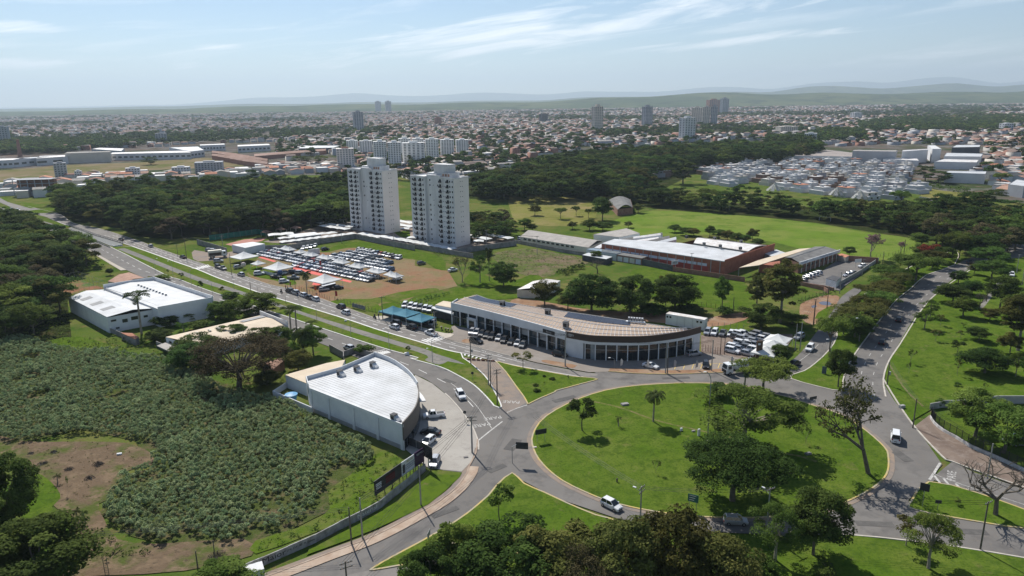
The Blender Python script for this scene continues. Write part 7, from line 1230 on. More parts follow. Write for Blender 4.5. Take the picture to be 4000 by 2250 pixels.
for(nm,poly)in blocks:
 for r_ in range(-1,30):
  k_=0
  for s_ in np.arange(-60,75,1.95):
   p=g0+rd*(s_+rl.uniform(-.12,.12))+bd*(r_*4.3-4)
   if inside(poly,[p[0]],[p[1]])[0]and rl.random()<0.96:
    c=colp[int(rl.integers(len(colp)))];kd=('hatchback','sedan','suv','hatchback')[int(rl.integers(4))];k_+=1;nlot+=1
    if nlot>262:continue
    lbk={'front':'in front of the small tents','back':'behind the small tents','left':'in the left block of the lot'}[nm]
    car(kd,c,p,fang+rl.uniform(-.06,.06),f'{c} {kd}, {ORD[min(k_ - 1, 29)]} from left in {ORD[max(0, r_ + 1)]} row {lbk}','cars for sale in the dirt lot',z=0.03,full=False)
for i in range(12):
 t=i/11;x,y=1690+(2330-1690)*t,320+(450-320)*t;CAR('suv' if i%2 else 'hatchback',('white','grey','white','silver','white','blue','red','silver','white','grey','white','white')[i],'g',x,y,-22,12,f'{ORD[i]} car from the left in the single row by the grass','single row of sale cars by the grass',z=0.03,full=False)
for i,(x,y)in enumerate(((825,298),(890,285),(950,275),(1010,258))):CAR('hatchback',('white','white','silver','white')[i],'g',x,y,-18,14,f'{ORD[i]} car from the left by the lot cabin','cars by the lot cabin',z=0.03,full=False)
# ---- trucks
def truck(k,x,y,dx,dy,label,mixer):
 P_=Z(k,x,y);Q_=Z(k,x+dx,y+dy);e=empty('truck',(P_[0],P_[1],0.17),math.atan2(Q_[1]-P_[1],Q_[0]-P_[0]));tag(e,label,'truck')
 cab=MB().add([(2.0,-1.15,.6),(3.9,-1.15,.6),(3.9,1.15,.6),(2.0,1.15,.6),(2.0,-1.1,2.9),(3.55,-1.1,2.9),(3.55,1.1,2.9),(2.0,1.1,2.9),(3.9,-1.15,1.7),(3.9,1.15,1.7)],[(0,1,8,5,4),(3,7,6,9,2),(4,5,6,7),(0,4,7,3),(1,2,9,8),(8,9,6,5)]);place('cab',cab.mesh('cab',(0,0,0),[PAINT['white']]),e)
 place('windscreen',MB().add([(3.91,-1.0,1.75),(3.91,1.0,1.75),(3.60,.95,2.75),(3.60,-.95,2.75)],[(0,1,2,3)]).box(2.5,3.4,-1.17,-1.14,1.7,2.5).box(2.5,3.4,1.14,1.17,1.7,2.5).mesh('windscreen',(0,0,0),[glass_m]),e);place('grille',MB().box(3.9,3.95,-0.9,0.9,.7,1.5).mesh('grille',(0,0,0),[black_m]),e)
 place('chassis',MB().box(-3.9,2.1,-.5,.5,.7,.95).mesh('chassis',(0,0,0),[black_m]),e)
 if mixer:
  dr=MB();prof=[(-3.6,.7,2.7),(-2.6,1.05,2.4),(-0.8,1.3,2.1),(0.6,1.1,1.95),(1.6,.5,1.9)]
  for a_,b_ in zip(prof[:-1],prof[1:]):dr.tube((a_[0],0,a_[2]),(b_[0],0,b_[2]),a_[1],b_[1],14)
  place('drum',dr.mesh('drum',(0,0,0),[PAINT['white']]),e);place('hopper',MB().box(-4.1,-3.3,-.5,.5,2.6,3.5).mesh('hopper',(0,0,0),[steel]),e)
 else:
  place('cargo_box',MB().box(-3.9,1.9,-1.2,1.2,1.0,3.5).mesh('cargo_box',(0,0,0),[cream]),e);place('side_print',MB().box(-3.6,1.6,-1.23,-1.2,1.2,2.5).box(-3.6,1.6,1.2,1.23,1.2,2.5).mesh('side_print',(0,0,0),[brown_clad]),e)
 wm_=MB().tube((0,-.16,0),(0,.16,0),.48,.48,14).tube((0,-.17,0),(0,.17,0),.28,.28,10,m=1).mesh('wheel',(0,0,0),[tyre,rim])
 for xw in(2.9,-1.7,-2.9):
  for sy in(-1,1):place('wheel',wm_,e,(xw,sy*1.0,.48))
 return e
truck('e',2330,1120,-40,6,'white concrete mixer truck entering the roundabout',True);truck('b',1010,510,40,-4,'white box truck with dark print by the condominium',False)
# ---- motorcycles and people
def person_mesh(seed,shirt,trousers):
 """one continuous body grown from a joint skeleton"""
 J=[(0,0,0.95),(0,0,1.15),(0,0,1.38),(0,0,1.50),(0,0.02,1.66),(0.10,0,0.88),(0.12,0.04,0.48),(0.12,-0.03,0.06),(0.13,0.10,0.03),(-0.10,0,0.88),(-0.12,-0.02,0.48),(-0.13,-0.10,0.06),(-0.13,0.03,0.03),(0.20,0,1.36),(0.26,-0.02,1.10),(0.27,0.08,0.86),(-0.20,0,1.36),(-0.27,-0.02,1.10),(-0.27,0.06,0.86)]
 E_=[(0,1),(1,2),(2,3),(3,4),(0,5),(5,6),(6,7),(7,8),(0,9),(9,10),(10,11),(11,12),(2,13),(13,14),(14,15),(2,16),(16,17),(17,18)];Rr=[.15,.15,.17,.065,.115,.10,.07,.05,.045,.10,.07,.05,.045,.075,.055,.045,.075,.055,.045]
 me=bpy.data.meshes.new('body');me.from_pydata(J,E_,[]);ob=bpy.data.objects.new('tmp',me);COL.objects.link(ob);sk=ob.modifiers.new('s','SKIN');me.skin_vertices if hasattr(me,'skin_vertices')else None
 if not len(me.skin_vertices):bpy.context.view_layer.objects.active=ob;bpy.ops.mesh.customdata_skin_add()
 for i,r_ in enumerate(Rr):me.skin_vertices[0].data[i].radius=(r_,r_*(0.75 if i in(0,1,2)else 1))
 me.skin_vertices[0].data[0].use_root=True;ob.modifiers.new('d','SUBSURF').levels=1;dg=bpy.context.evaluated_depsgraph_get();out=bpy.data.meshes.new_from_object(ob.evaluated_get(dg));bpy.data.objects.remove(ob)
 out.materials.clear();skin=mat('skin',(0.35,0.21,0.15),rough=0.6,var=0.05);hair=mat('hair',(0.02,0.015,0.012),rough=0.7,var=0.1)
 for m_ in(shirt,trousers,skin,hair):out.materials.append(m_)
 for p in out.polygons:
  c=p.center;p.material_index=1 if c.z<0.93 and abs(c.x)<0.22 else(2 if(c.z>1.45 or(abs(c.x)>0.2 and c.z<1.2))else 0)
  if c.z>1.68 or(c.z>1.58 and c.y<-0.03):p.material_index=3
  p.use_smooth=True
 return out
cl_d=mat('cloth_dark',(0.03,0.03,0.04),var=0.1);cl_b=mat('cloth_blue',(0.05,0.09,0.20),var=0.1);cl_r=mat('cloth_red',(0.35,0.04,0.04),var=0.1);cl_w=mat('cloth_white',(0.6,0.6,0.58),var=0.1)
pm=[person_mesh(1,cl_d,cl_b),person_mesh(2,cl_r,cl_d),person_mesh(3,cl_w,cl_b)]
for i,(k,x,y,a_,lb)in enumerate((('c',1527,265,0.3,'person in dark clothes waiting on the pavement by the kerb'),('g',550,935,1.2,'person in a red top at the sale lot entrance'),('g',580,935,2.2,'person in white standing at the sale lot entrance'),('g',735,1045,0.5,'person in dark clothes beside the parked cars'),('g',625,880,4.0,'person in red walking by the flags'))):
 p=Z(k,x,y);e=place('person',pm[(0,1,2,0,1)[i]],None,(p[0],p[1],0.2),a_);tag(e,lb,'person')
def moto(k,x,y,dx,dy,label,rider=False):
 P_=Z(k,x,y);Q_=Z(k,x+dx,y+dy);e=empty('motorcycle',(P_[0],P_[1],0.17),math.atan2(Q_[1]-P_[1],Q_[0]-P_[0]));tag(e,label,'motorcycle');wm_=MB().tube((0,-.06,0),(0,.06,0),.3,.3,12).mesh('wheel',(0,0,0),[tyre])
 for xw in(-.62,.62):place('wheel',wm_,e,(xw,0,.3))
 place('frame',MB().tube((-.5,0,.45),(.3,0,.75),.1,.12,6).tube((.3,0,.75),(.62,0,.3),.05,.04,5).box(-.25,.2,-.12,.12,.3,.6).mesh('frame',(0,0,0),[black_m]),e);place('tank',MB().tube((0.0,0,.82),(.35,0,.86),.13,.1,8).mesh('tank',(0,0,0),[PAINT['red' if not rider else 'black']]),e);place('seat',MB().box(-.65,0.0,-.12,.12,.76,.86).mesh('seat',(0,0,0),[black_m]),e);place('handlebar',MB().tube((.35,-.35,1.02),(.35,.35,1.02),.03,.03,5).tube((.35,0,.8),(.35,0,1.02),.03,.03,5).mesh('handlebar',(0,0,0),[steel]),e)
 if rider:o=place('person',pm[0],None,(P_[0],P_[1],0.2),e.rotation_euler.z-math.pi/2);o.scale=(1,1,0.93);tag(o,'person in dark clothes riding the '+label,'person')
moto('b',2010,1068,-40,-14,'motorcycle in the far carriageway beside the sale lot',True);moto('c',1465,262,-40,-14,'motorcycle at the kerb by the blue canopies',True)
for i,(x,y)in enumerate(((100,838),(165,862),(205,872),(250,880))):moto('d',x,y,-10,20,ORD[i]+' parked motorcycle from the left at the forecourt corner')
# ================================================================== TENTS, CANOPIES
def tent(k,x,y,side,zp,ze,label,group=None,walls=False,m=canvas):
 c=Z(k,x,y,zp)[:2];e=empty('tent',(*c,0));tag(e,label,'tent',group);ca,sa=math.cos(UDIR),math.sin(UDIR);h=side/2
 def R_(a_,b_):return np.array([c[0]+a_*ca-b_*sa,c[1]+a_*sa+b_*ca])
 cs=[R_(-h,-h),R_(h,-h),R_(h,h),R_(-h,h)];mb=MB();n=4
 for i in range(4):
  a_,b_=cs[i],cs[(i+1)%4]
  for j in range(n):
   t0,t1=j/n,(j+1)/n;z0,z1=ze+(zp-ze)*(0.55*t0+0.45*t0**2),ze+(zp-ze)*(0.55*t1+0.45*t1**2);q=[mid(a_,c,t0),mid(b_,c,t0),mid(b_,c,t1),mid(a_,c,t1)]
   mb.add([P3(q[0],z0),P3(q[1],z0),P3(q[2],z1),P3(q[3],z1)]if j<n-1 else[P3(q[0],z0),P3(q[1],z0),P3(c,z1)],[(0,1,2,3)]if j<n-1 else[(0,1,2)])
  mb.add([P3(a_,ze),P3(b_,ze),P3(b_,ze-0.3),P3(a_,ze-0.3)],[(0,1,2,3)])
 mb.build('roof',m,e)
 for p in cs:MB().tube(P3(p,0),P3(p,ze),0.06,n=5).build('post',steel_w,e)
 if walls:
  MB().wall([cs[0],cs[1]],0.05,1.3,0.06).build('side_panel',wall_pale,e)
 return e
pk=[(540,232),(605,248),(780,290),(895,325),(970,335),(1130,365),(1205,380),(1375,430),(1450,445),(1635,500),(1715,515),(1920,570),(2005,590),(2195,630),(2280,655)]
for i,(x,y)in enumerate(pk):tent('g',x,y,4.3,3.9,2.35,ORD[i]+' small white tent from the left in the line across the sale lot','small white tents across the sale lot')
tent('g',430,488,9.2,4.9,2.5,'middle big white tent by the road with low side panels',None,True);tent('g',1155,678,9.2,4.9,2.5,'nearest big white tent of the sale lot');tent('b',1415,412,9.2,4.7,2.5,'farthest big white tent by the gatehouse');tent('b',1640,548,4.6,3.6,2.2,'lone small white tent between the big ones')
o,q=simple_block('stand','dark information stand with pale top under the nearest big tent','stand','g',[(1105,855),(1320,815),(1335,830),(1130,880)],2.0,black_m,wall_pale)
simple_block('lot_cabin','small white cabin behind the tents of the sale lot','cabin','g',[(900,300),(1040,285),(1080,275),(960,290)],2.6,wall_white,wall_pale)
for(x,y,c,lb)in((465,735,cl_b,'blue balloon on a stand by the road'),(1730,665,cl_w,'')):
 if not lb:continue
 p=Z('g',x,y);o=empty('balloon',(p[0],p[1],0));tag(o,lb,'balloon');bm=MB();prof=[(0.9,0.0),(1.2,.7),(1.7,1.0),(2.3,1.0),(2.8,.7),(3.1,0.05)]
 for a_,b_ in zip(prof[:-1],prof[1:]):bm.tube((p[0],p[1],a_[0]),(p[0],p[1],b_[0]),max(a_[1],.03),max(b_[1],.03),12,caps=False)
 bm.build('ball',c,o);MB().tube((p[0],p[1],0),(p[0],p[1],1.0),0.06,n=5).build('stand',steel,o)
p=Z('b',1420,690);o=empty('balloon',(p[0],p[1],0));tag(o,'pale pink balloon on a stand beside a silver car','balloon');bm=MB();MB().tube((p[0],p[1],0),(p[0],p[1],1.0),0.06,n=5).build('stand',steel,o)
for a_,b_ in zip(prof[:-1],prof[1:]):bm.tube((p[0],p[1],a_[0]),(p[0],p[1],b_[0]),max(a_[1],.03),max(b_[1],.03),12,caps=False)
bm.build('ball',mat('balloon_pale',(0.6,0.5,0.46),var=0.05),o)
blue_can=mat('canvas_blue',(0.04,0.17,0.24),rough=0.8,col2=(0.06,0.22,0.30),scale=0.4)
for i,(x,y)in enumerate(((1748,58),(1955,98),(2190,172))):tent('c',x,y,6.6,4.2,2.6,ORD[i]+' blue sail canopy from the left beside the avenue','blue sail canopies',False,blue_can)
for i,(x,y)in enumerate(((775,282),(730,335),(670,390))):tent('l',x,y,6.2,3.9,2.4,ORD[i]+' white domed canopy from the back in the dealer car park','white canopies of the dealer car park')
q=ZZ('c',[(1600,175),(1690,140),(1690,150)]);w0,w1=Z('c',1600,200)[:2],Z('c',2400,425)[:2];o=empty('yard_wall',base_of([w0,w1]));tag(o,'low dark wall below the blue canopies','wall');MB().wall([w0,w1],0,0.9,0.2).build('wall_panel',wall_dark,o)
b0_,b1_=Z('c',1900,255)[:2],Z('c',2000,285)[:2];o=empty('banner',base_of([b0_,b1_]));tag(o,'white printed banner hung below the blue canopies','banner');MB().wall([b0_,b1_],0.9,2.4,0.05).build('cloth',cl_w,o)
b0_,b1_=Z('c',1112,90)[:2],Z('c',1315,140)[:2];o=empty('banner',base_of([b0_,b1_]));tag(o,'dark printed banner on the sale lot fence','banner');MB().wall([b0_,b1_],0.3,1.7,0.05).build('cloth',mat('banner_dark',(0.09,0.10,0.12),col2=(0.3,0.3,0.3),scale=1.5),o)
# ================================================================== STREET FURNITURE
def pole(k,x,y,yt,label,arms=1,r=0.15,m=conc_pole,lamp=False,ang=0.5,box=False,name='utility_pole',cat='utility pole',group=None):
 p=Z(k,x,y);h=max(2.5,hgt(p,k,yt));e=empty(name,(p[0],p[1],0));tag(e,label,cat,group);MB().tube((p[0],p[1],0),(p[0],p[1],h),r,r*0.65,7).build('shaft',m,e)
 for i in range(arms):
  z=h-0.25-i*0.75;c_,s_=math.cos(ang),math.sin(ang);MB().obox((p[0]+0.1,p[1]),ang,1.9,0.1,z-0.06,z+0.06).build('crossarm',wood_m,e)
  for t in(-0.85,-0.4,0.4,0.85):MB().tube((p[0]+0.1+t*c_,p[1]+t*s_,z+0.05),(p[0]+0.1+t*c_,p[1]+t*s_,z+0.25),0.05,0.03,5).build('insulator',wall_pale,e)
 if lamp:
  q=(p[0]+1.3*math.cos(ang+1.57),p[1]+1.3*math.sin(ang+1.57),h-0.6);MB().tube((p[0],p[1],h-1.1),q,0.04,n=5).build('lamp_arm',steel,e);MB().obox(q,ang+1.57,0.6,0.25,q[2]-0.05,q[2]+0.1).build('lamp_head',steel_w,e)
 if box:MB().tube((p[0]+0.35,p[1],h*0.45),(p[0]+0.35,p[1],h*0.45+0.8),0.25,n=8).build('transformer',wall_grey,e)
 return np.array([p[0],p[1],h])
PO={}
for(key,k,x,y,yt,lb,kw)in(('f1','f',985,1495,905,'grey concrete pole on the pale forecourt kerb',dict(arms=2,ang=0.1,r=0.2)),('f2','f',1380,745,170,'dark pole with double arms at the median tip',dict(arms=2,r=0.17,m=wood_m)),('f3','f',1243,432,-60,'left pole of the close pair on the median',dict(arms=2,r=0.17)),('f4','f',1275,445,10,'right pole of the close pair on the median',dict(arms=0,r=0.15,m=wood_m)),('w1','W1',1280,190,22,'pole at the upper tip of the median',dict(arms=1,m=wood_m,box=True)),('q1','W1',983,1030,790,'pole with pale base beside the billboards',dict(arms=0)),('q2','W1',570,1265,1040,'dark pole on the dusty footpath, left of two',dict(arms=0,m=wood_m)),('q3','W1',635,1225,983,'grey pole on the dusty footpath, right of two',dict(arms=0)),('q4','q',1035,880,690,'pole with double arms at the lower edge',dict(arms=2,m=wood_m)),('c1','g',2075,1400,1040,'pole at the corner of the blue canopy yard',dict(arms=1,m=wood_m)),('c2','c',2410,480,150,'pole on the pavement before the zebra crossing',dict(arms=1)),('d1','d',2045,1420,905,'tall pole in front of the blank showroom panel',dict(arms=0,r=0.2)),('e1','e',1205,1132,645,'left pole of the pair before the curved front',dict(arms=0,r=0.17)),('e2','e',1235,1135,720,'right pole of the pair before the curved front',dict(arms=0,r=0.15,m=wood_m)),('e3','e',1928,1088,590,'pole with green lamp by the yellow bays',dict(arms=0,r=0.17)),('w2','W2',765,1102,915,'grey pole with four arms below the roundabout',dict(arms=2,lamp=True,ang=0.9)),('w3','W3',1263,1297,1005,'tall leaning like pole on the lower right grass',dict(arms=1,m=wood_m)),('w4','W3',862,570,392,'dark pole on the brown pavement corner',dict(arms=0,m=wood_m)),('w5','W3',708,315,170,'dark pole at the park kerb',dict(arms=0,m=wood_m,box=True)),('w6','W3',1305,872,660,'pole with pale foot on the brown pavement',dict(arms=0)),('s1','s',900,800,525,'pole with lamp below the big spreading tree',dict(arms=1,lamp=True)),('b1','b',1228,782,440,'thin pole at the kerb by the farthest big tent',dict(arms=0,m=wood_m,r=0.12)),('b2','b',1535,1095,888,'dark pole on the median opposite the tents',dict(arms=0,m=wood_m,r=0.13)),('b3','b',522,535,195,'pole at the condominium entrance corner',dict(arms=1,m=wood_m)),('b4','b',1092,372,150,'pole behind the condominium wall',dict(arms=2)),('b5','b',380,470,300,'pole at the wood edge',dict(arms=1,m=wood_m,r=0.12)),('g1','g',612,860,640,'thin pole beside the blue balloon',dict(arms=0,r=0.1)),('g2','g',708,1000,690,'thin pole at the sale lot entrance',dict(arms=0,r=0.1,m=wood_m)),('l1','l',922,430,195,'left of the two pale poles by the car park',dict(arms=0)),('l2','l',965,432,178,'right of the two pale poles by the car park',dict(arms=0)),('l3','l',293,470,308,'gate pole of the dealer car park, right',dict(arms=0,m=wood_m,r=0.12)),('l4','l',258,470,300,'gate pole of the dealer car park, left',dict(arms=0,m=wood_m,r=0.12)),('l5','l',1088,200,-20,'dark pole at the red dirt lot',dict(arms=0,m=wood_m)),('i1','I',455,1080,840,'dark pole at the edge of the red dirt lot',dict(arms=0,m=wood_m)),('i2','I',592,915,690,'pole in the middle of the red dirt lot',dict(arms=0,m=wood_m)),('i3','I',720,765,545,'pole at the school gate',dict(arms=0)),('i4','I',945,590,420,'pole at the school wall',dict(arms=1)),('i5','I',1150,490,340,'pole at the pasture corner',dict(arms=0,m=wood_m)),('i6','I',1365,380,220,'pole by the small pink tree',dict(arms=0,m=wood_m)),('i7','I',2195,850,690,'pole in the upper park',dict(arms=0,m=wood_m)),('i8','I',2555,680,420,'pole on the right edge pavement',dict(arms=1)),('i9','I',2500,560,370,'pole on the far side of the right street',dict(arms=1)),('h1','h',1612,440,195,'pole right of the right tower',dict(arms=1)),('h2','h',2408,585,290,'pole on the bare plot',dict(arms=1)),('j1','j',400,640,355,'flood lamp pole in front of the factory',dict(arms=1)),('j2','j',1060,1300,1050,'dark pole in the yard fence',dict(arms=0,m=wood_m)),('W0a','W0',1290,1405,1235,'pole among the cut branches',dict(arms=0,m=wood_m,r=0.1)),('W0b','W0',1178,1400,1300,'short post at the lower clearing',dict(arms=0,m=wood_m,r=0.12)),('h3','h',160,480,220,'pole at the wall below the towers',dict(arms=0)),('g3','g',1430,200,20,'pole at the yard wall corner',dict(arms=0)),('i10','I',1610,260,150,'pole by the upper pasture',dict(arms=1)),('i11','I',1880,200,95,'pole above the avenue trees',dict(arms=1))):
 PO[key]=pole(k,x,y,yt,lb,**kw)
p=PO['e3'];
def lamp_post(k,x,y,yt,label,side=1,r=0.07,grp='curved street lamps of the median'):
 p=Z(k,x,y);h=max(3,hgt(p,k,yt));e=empty('street_lamp',(p[0],p[1],0));tag(e,label,'street lamp',grp);MB().tube((p[0],p[1],0),(p[0],p[1],h*0.85),r,r*0.7,6).build('shaft',steel,e);mb=MB();L0=(p[0],p[1],h*0.85)
 for j in range(1,5):a_=j/4*1.3;q=(p[0]-side*1.4*(1-math.cos(a_)),p[1],h*0.85+h*0.15*math.sin(a_)/math.sin(1.3));mb.tube(L0,q,r*0.7,r*0.5,5);L0=q
 mb.build('arm',steel,e);MB().box(L0[0]-0.55 if side>0 else L0[0],L0[0]if side>0 else L0[0]+.55,L0[1]-.12,L0[1]+.12,L0[2]-.06,L0[2]+.06).build('lamp_head',steel_w,e)
lps=[('b',30,735,520),('b',312,822,560),('b',600,972,680),('b',925,1065,865),('b',1262,1000,850),('b',1640,1080,960),('b',2080,1230,1095),('c',557,300,60),('c',1092,550,250),('c',1692,745,420),('c',2372,955,560),('f',362,70,-160)]
for i,a in enumerate(lps):lamp_post(*a,ORD[i]+' curved street lamp on the median, counted from the bridge',side=1 if i%2 else-1)
lamp_post('W2',1165,628,232,'tall dark lamp mast in the middle of the roundabout',r=0.14,grp=None);lamp_post('I',915,1255,1010,'curved street lamp among the avenue trees',grp=None);lamp_post('l',1235,520,330,'curved street lamp beside the slip road',grp=None);lamp_post('e',400,1045,915,'short dark lamp on the showroom strip',grp=None)
for i_,(k,x,y,yt)in enumerate((('c',1410,650,560),('c',805,460,370),('c',955,500,430),('b',175,760,670),('b',318,600,510))):p=Z(k,x,y);h=max(.8,hgt(p,k,yt));o=empty('stake',(p[0],p[1],0));tag(o,('nearest thin stake on the median','thin stake on the median near the zebra, middle one','short stake on the median beside the footpath','lamp like stake on the far median grass','thin stake at the far edge of the median')[i_],'stake','stakes on the median');MB().tube((p[0],p[1],0),(p[0],p[1],h),.04,.03,5).build('shaft',wood_m,o)
wire_m=mat('wire',(0.03,0.03,0.03),rough=0.6,var=0.1)
def wires(a_,b_,label,offs=((0,0),(0.5,0),(-0.5,0)),sag=0.5,r=0.028):
 A_,B_=np.array(a_),np.array(b_);e=empty('power_line',(*(A_[:2]+B_[:2])/2,0));tag(e,label,'power line');d_=B_-A_;n_=np.array([-d_[1],d_[0],0]);n_=n_/(np.linalg.norm(n_)+1e-6)
 for(o_,dz)in offs:
  mb=MB();prev=None
  for t in np.linspace(0,1,9):p_=A_+d_*t+n_*o_+np.array([0,0,dz-0.2-4*sag*t*(1-t)]);(mb.tube(prev,p_,r,n=3,caps=False)if prev is not None else None);prev=p_
  mb.build('wire',wire_m,e)
for(a_,b_,lb)in(('f1','f2','wires from the forecourt pole to the median tip'),('f2','f3','wires between the median poles'),('f3','w1','wires up to the upper median pole'),('w1','d1','wires from the median to the showroom pole'),('d1','e1','wires along the showroom forecourt'),('e1','e3','wires across the curved showroom front'),('q3','f1','wires over the billboards'),('q4','f1','wires over the lower street'),('c1','c2','wires along the blue canopies'),('c2','d1','wires past the zebra crossing'),('w4','w5','wires along the park kerb'),('w4','w6','wires over the brown pavement'),('i1','i2','wires over the red dirt lot'),('i2','i3','wires towards the school gate'),('s1','w2','wires below the roundabout'),('s1','w3','wires over the lower right ring'),('q1','q3','wires along the painted wall'),('l2','i1','wires behind the dealer car park'),('b3','b4','wires at the condominium entrance'),('h1','h2','wires over the bare plot')):wires(PO[a_],PO[b_],lb)
wires(PO['w2'],np.array([*Z('W2',140,700)[:2],7.5]),'bright wires crossing the roundabout lawn',r=0.03);wires(PO['q2'],np.array([*Z('W0',300,1420)[:2],6.0]),'wires over the lower crop edge')
sign_dark=mat('sign_back',(0.035,0.037,0.04),rough=0.6,var=0.15);sign_green=mat('sign_green',(0.02,0.13,0.11),rough=0.5,var=0.1)
def sign(k,xa,ya,xb,yb,z0,z1,label,m=sign_dark,posts=True,name='road_sign'):
 a_,b_=Z(k,xa,ya)[:2],Z(k,xb,yb)[:2];e=empty(name,base_of([a_,b_]));tag(e,label,'sign');MB().wall([a_,b_],z0,z1,0.06).build('panel',m,e)
 for t in((0.15,0.85)if posts else(0.5,)):p=mid(a_,b_,t);MB().tube(P3(p,0),P3(p,z0+0.1),0.05,n=5).build('post',steel,e)
 return e,a_,b_
sign('W2',140,660,205,648,1.9,3.0,'dark backed sign board on two posts at the west rim');sign('W3',245,440,285,432,1.6,2.3,'dark sign board on the upper ring rim');sign('W3',890,1035,945,1050,3.2,4.6,'dark green sign board on the right island',sign_dark,False);sign('W3',990,1060,1025,1062,1.4,2.0,'small dark sign on the right island',sign_dark,False)
e,a_,b_=sign('W2',1045,1060,1105,1075,1.9,3.3,'green direction sign on the lower ring',sign_green)
for i in range(3):on_wall(e,'text_line',a_,b_,0.12,0.8-0.1*i,3.0-0.4*i,3.12-0.4*i,wall_white,proud=0.05,depth=0.03)
p=Z('W2',2,780);e=empty('road_sign',(p[0],p[1],0));tag(e,'dark panel hung from a curved post over the ring','sign');MB().tube((p[0],p[1],0),(p[0],p[1],3.6),.07,n=6).tube((p[0],p[1],3.6),(p[0]+.9,p[1],4.1),.06,n=6).build('post',steel,e);MB().obox((p[0]+1.9,p[1]),-0.15,2.4,.08,3.1,4.5).build('panel',sign_dark,e)
sign('W3',320,248,345,250,0.3,2.2,'pale blue information panel on the slip road island',mat('panel_slate',(0.10,0.13,0.17),var=0.1));sign('W1',1025,1285,1040,1250,1.6,2.6,'grey sign at the lower grass wedge',wall_grey,False);sign('I',868,510,932,505,2.3,3.8,'white board on posts at the school wall',wall_white)
for(k,x,y,yt,lb)in(('f',870,1005,840,'round stop sign seen from behind at the forecourt'),('f',990,355,225,'round sign seen from behind on the median')):
 p=Z(k,x,y);h=hgt(p,k,yt);e=empty('road_sign',(p[0],p[1],0));tag(e,lb,'sign');MB().tube((p[0],p[1],0),(p[0],p[1],h),.04,n=5).build('post',steel,e);MB().tube((p[0],p[1]-.03,h-.1),(p[0],p[1]+.03,h-.1),.38,.38,8).build('panel',sign_dark,e)
p=Z('l',598,520);h=hgt(p,'l',345);e=empty('totem_sign',(p[0],p[1],0));tag(e,'tall brown totem beside the dealer car park','sign');MB().obox(p,0.1,1.6,0.4,0,h).build('panel',mat('totem_brown',(0.12,0.075,0.05),var=0.15),e);MB().obox((p[0]-.2,p[1]-.21),0.1,0.7,0.05,h*.8,h*.9).build('emblem',letter_m,e)
for i,(x,y)in enumerate(((490,1045),(905,1060),(1330,1065),(1672,1075),(2225,1010))):
 p=Z('e',x,y);e=empty('feather_flag',(p[0],p[1],0));tag(e,ORD[i]+' feather flag from the left before the curved front','flag','feather flags of the showroom');MB().tube((p[0],p[1],0),(p[0]+.15,p[1],2.6),.03,n=5).build('mast',steel,e);MB().add([(p[0]+.05,p[1],.7),(p[0]+.6,p[1]-.1,1.0),(p[0]+.75,p[1]-.1,2.2),(p[0]+.35,p[1],2.8),(p[0]+.12,p[1],2.5)],[(0,1,2,3,4)]).build('cloth',cl_w if i<2 else grey_far,e)
for i,(x,y,c)in enumerate(((985,555,cl_r),(1082,580,cl_r),(570,640,cl_b),(640,640,sign_green),(1003,985,mat('flag_orange',(0.55,0.12,0.03),var=0.1)),(1330,1075,cl_r))):
 p=Z('g',x,y);e=empty('flag',(p[0],p[1],0));tag(e,ORD[i]+' upright flag listed across the sale lot entrance, coloured','flag','flags of the sale lot');MB().tube((p[0],p[1],0),(p[0],p[1],3.0),.04,n=5).build('mast',steel,e);MB().add([(p[0],p[1],1.0),(p[0]+.8,p[1],1.0),(p[0]+.8,p[1],2.7),(p[0],p[1],3.0)],[(0,1,2,3)]).build('cloth',c,e)
for(x,c)in((985,0),(1400,0)):pass
def billboard(pts,z0,z1,label,m):
 a_,b_=(Z('W1',*q)[:2]for q in pts);e=empty('billboard',base_of([a_,b_]));tag(e,label,'billboard');MB().wall([a_,b_],z0,z1,0.12).build('panel',m,e)
 for i in range(4):p=mid(a_,b_,0.06+0.29*i);MB().tube(P3(p,0),P3(p,z0+0.3),0.08,n=5).build('post',wood_m,e)
 return e,a_,b_
e,a_,b_=billboard(((712,1008),(868,893)),1.2,4.0,'black billboard with white lines above the painted wall',sign_dark)
for i in range(4):on_wall(e,'text_line',a_,b_,0.04,0.24,2.1+0.32*i,2.28+0.32*i,wall_white,proud=0.09,depth=0.03)
on_wall(e,'picture',a_,b_,0.4,0.75,2.0,3.4,mat('print_red',(0.10,0.012,0.015),var=0.3),proud=0.085,depth=0.03)
e,a_,b_=billboard(((872,890),(945,838)),1.2,4.0,'white billboard with a portrait beside the black one',wall_white)
wall_text('SEJA UM',a_,b_,3.5,0.5,mat('print_gold',(0.45,0.33,0.06),var=0.05),e,0.62,1.0,0.09);wall_text('CORRETOR\nDE SUCESSO',a_,b_,2.55,0.52,ltb,e,0.6,1.0,0.09);on_wall(e,'picture',a_,b_,0.06,0.24,1.6,3.3,sign_dark,proud=0.085,depth=0.03)
e,a_,b_=billboard(((948,836),(1002,798)),1.2,4.1,'purple billboard at the end of the row',mat('print_purple',(0.045,0.02,0.06),var=0.2));wall_text('RE/MAX',a_,b_,3.45,0.62,wall_white,e,0.6,1.0,0.09)
a_,b_=Z('r',800,585)[:2],Z('r',888,640)[:2];e=empty('billboard',base_of([a_,b_]));tag(e,'dark back of a billboard facing the street','billboard');MB().wall([a_,b_],2.2,4.9,0.12).build('panel',sign_dark,e)
for t in(0.1,0.62):p=mid(a_,b_,t);MB().tube(P3(p,0),P3(p,2.4),0.12,n=6).build('post',cream if t>.5 else wood_m,e)
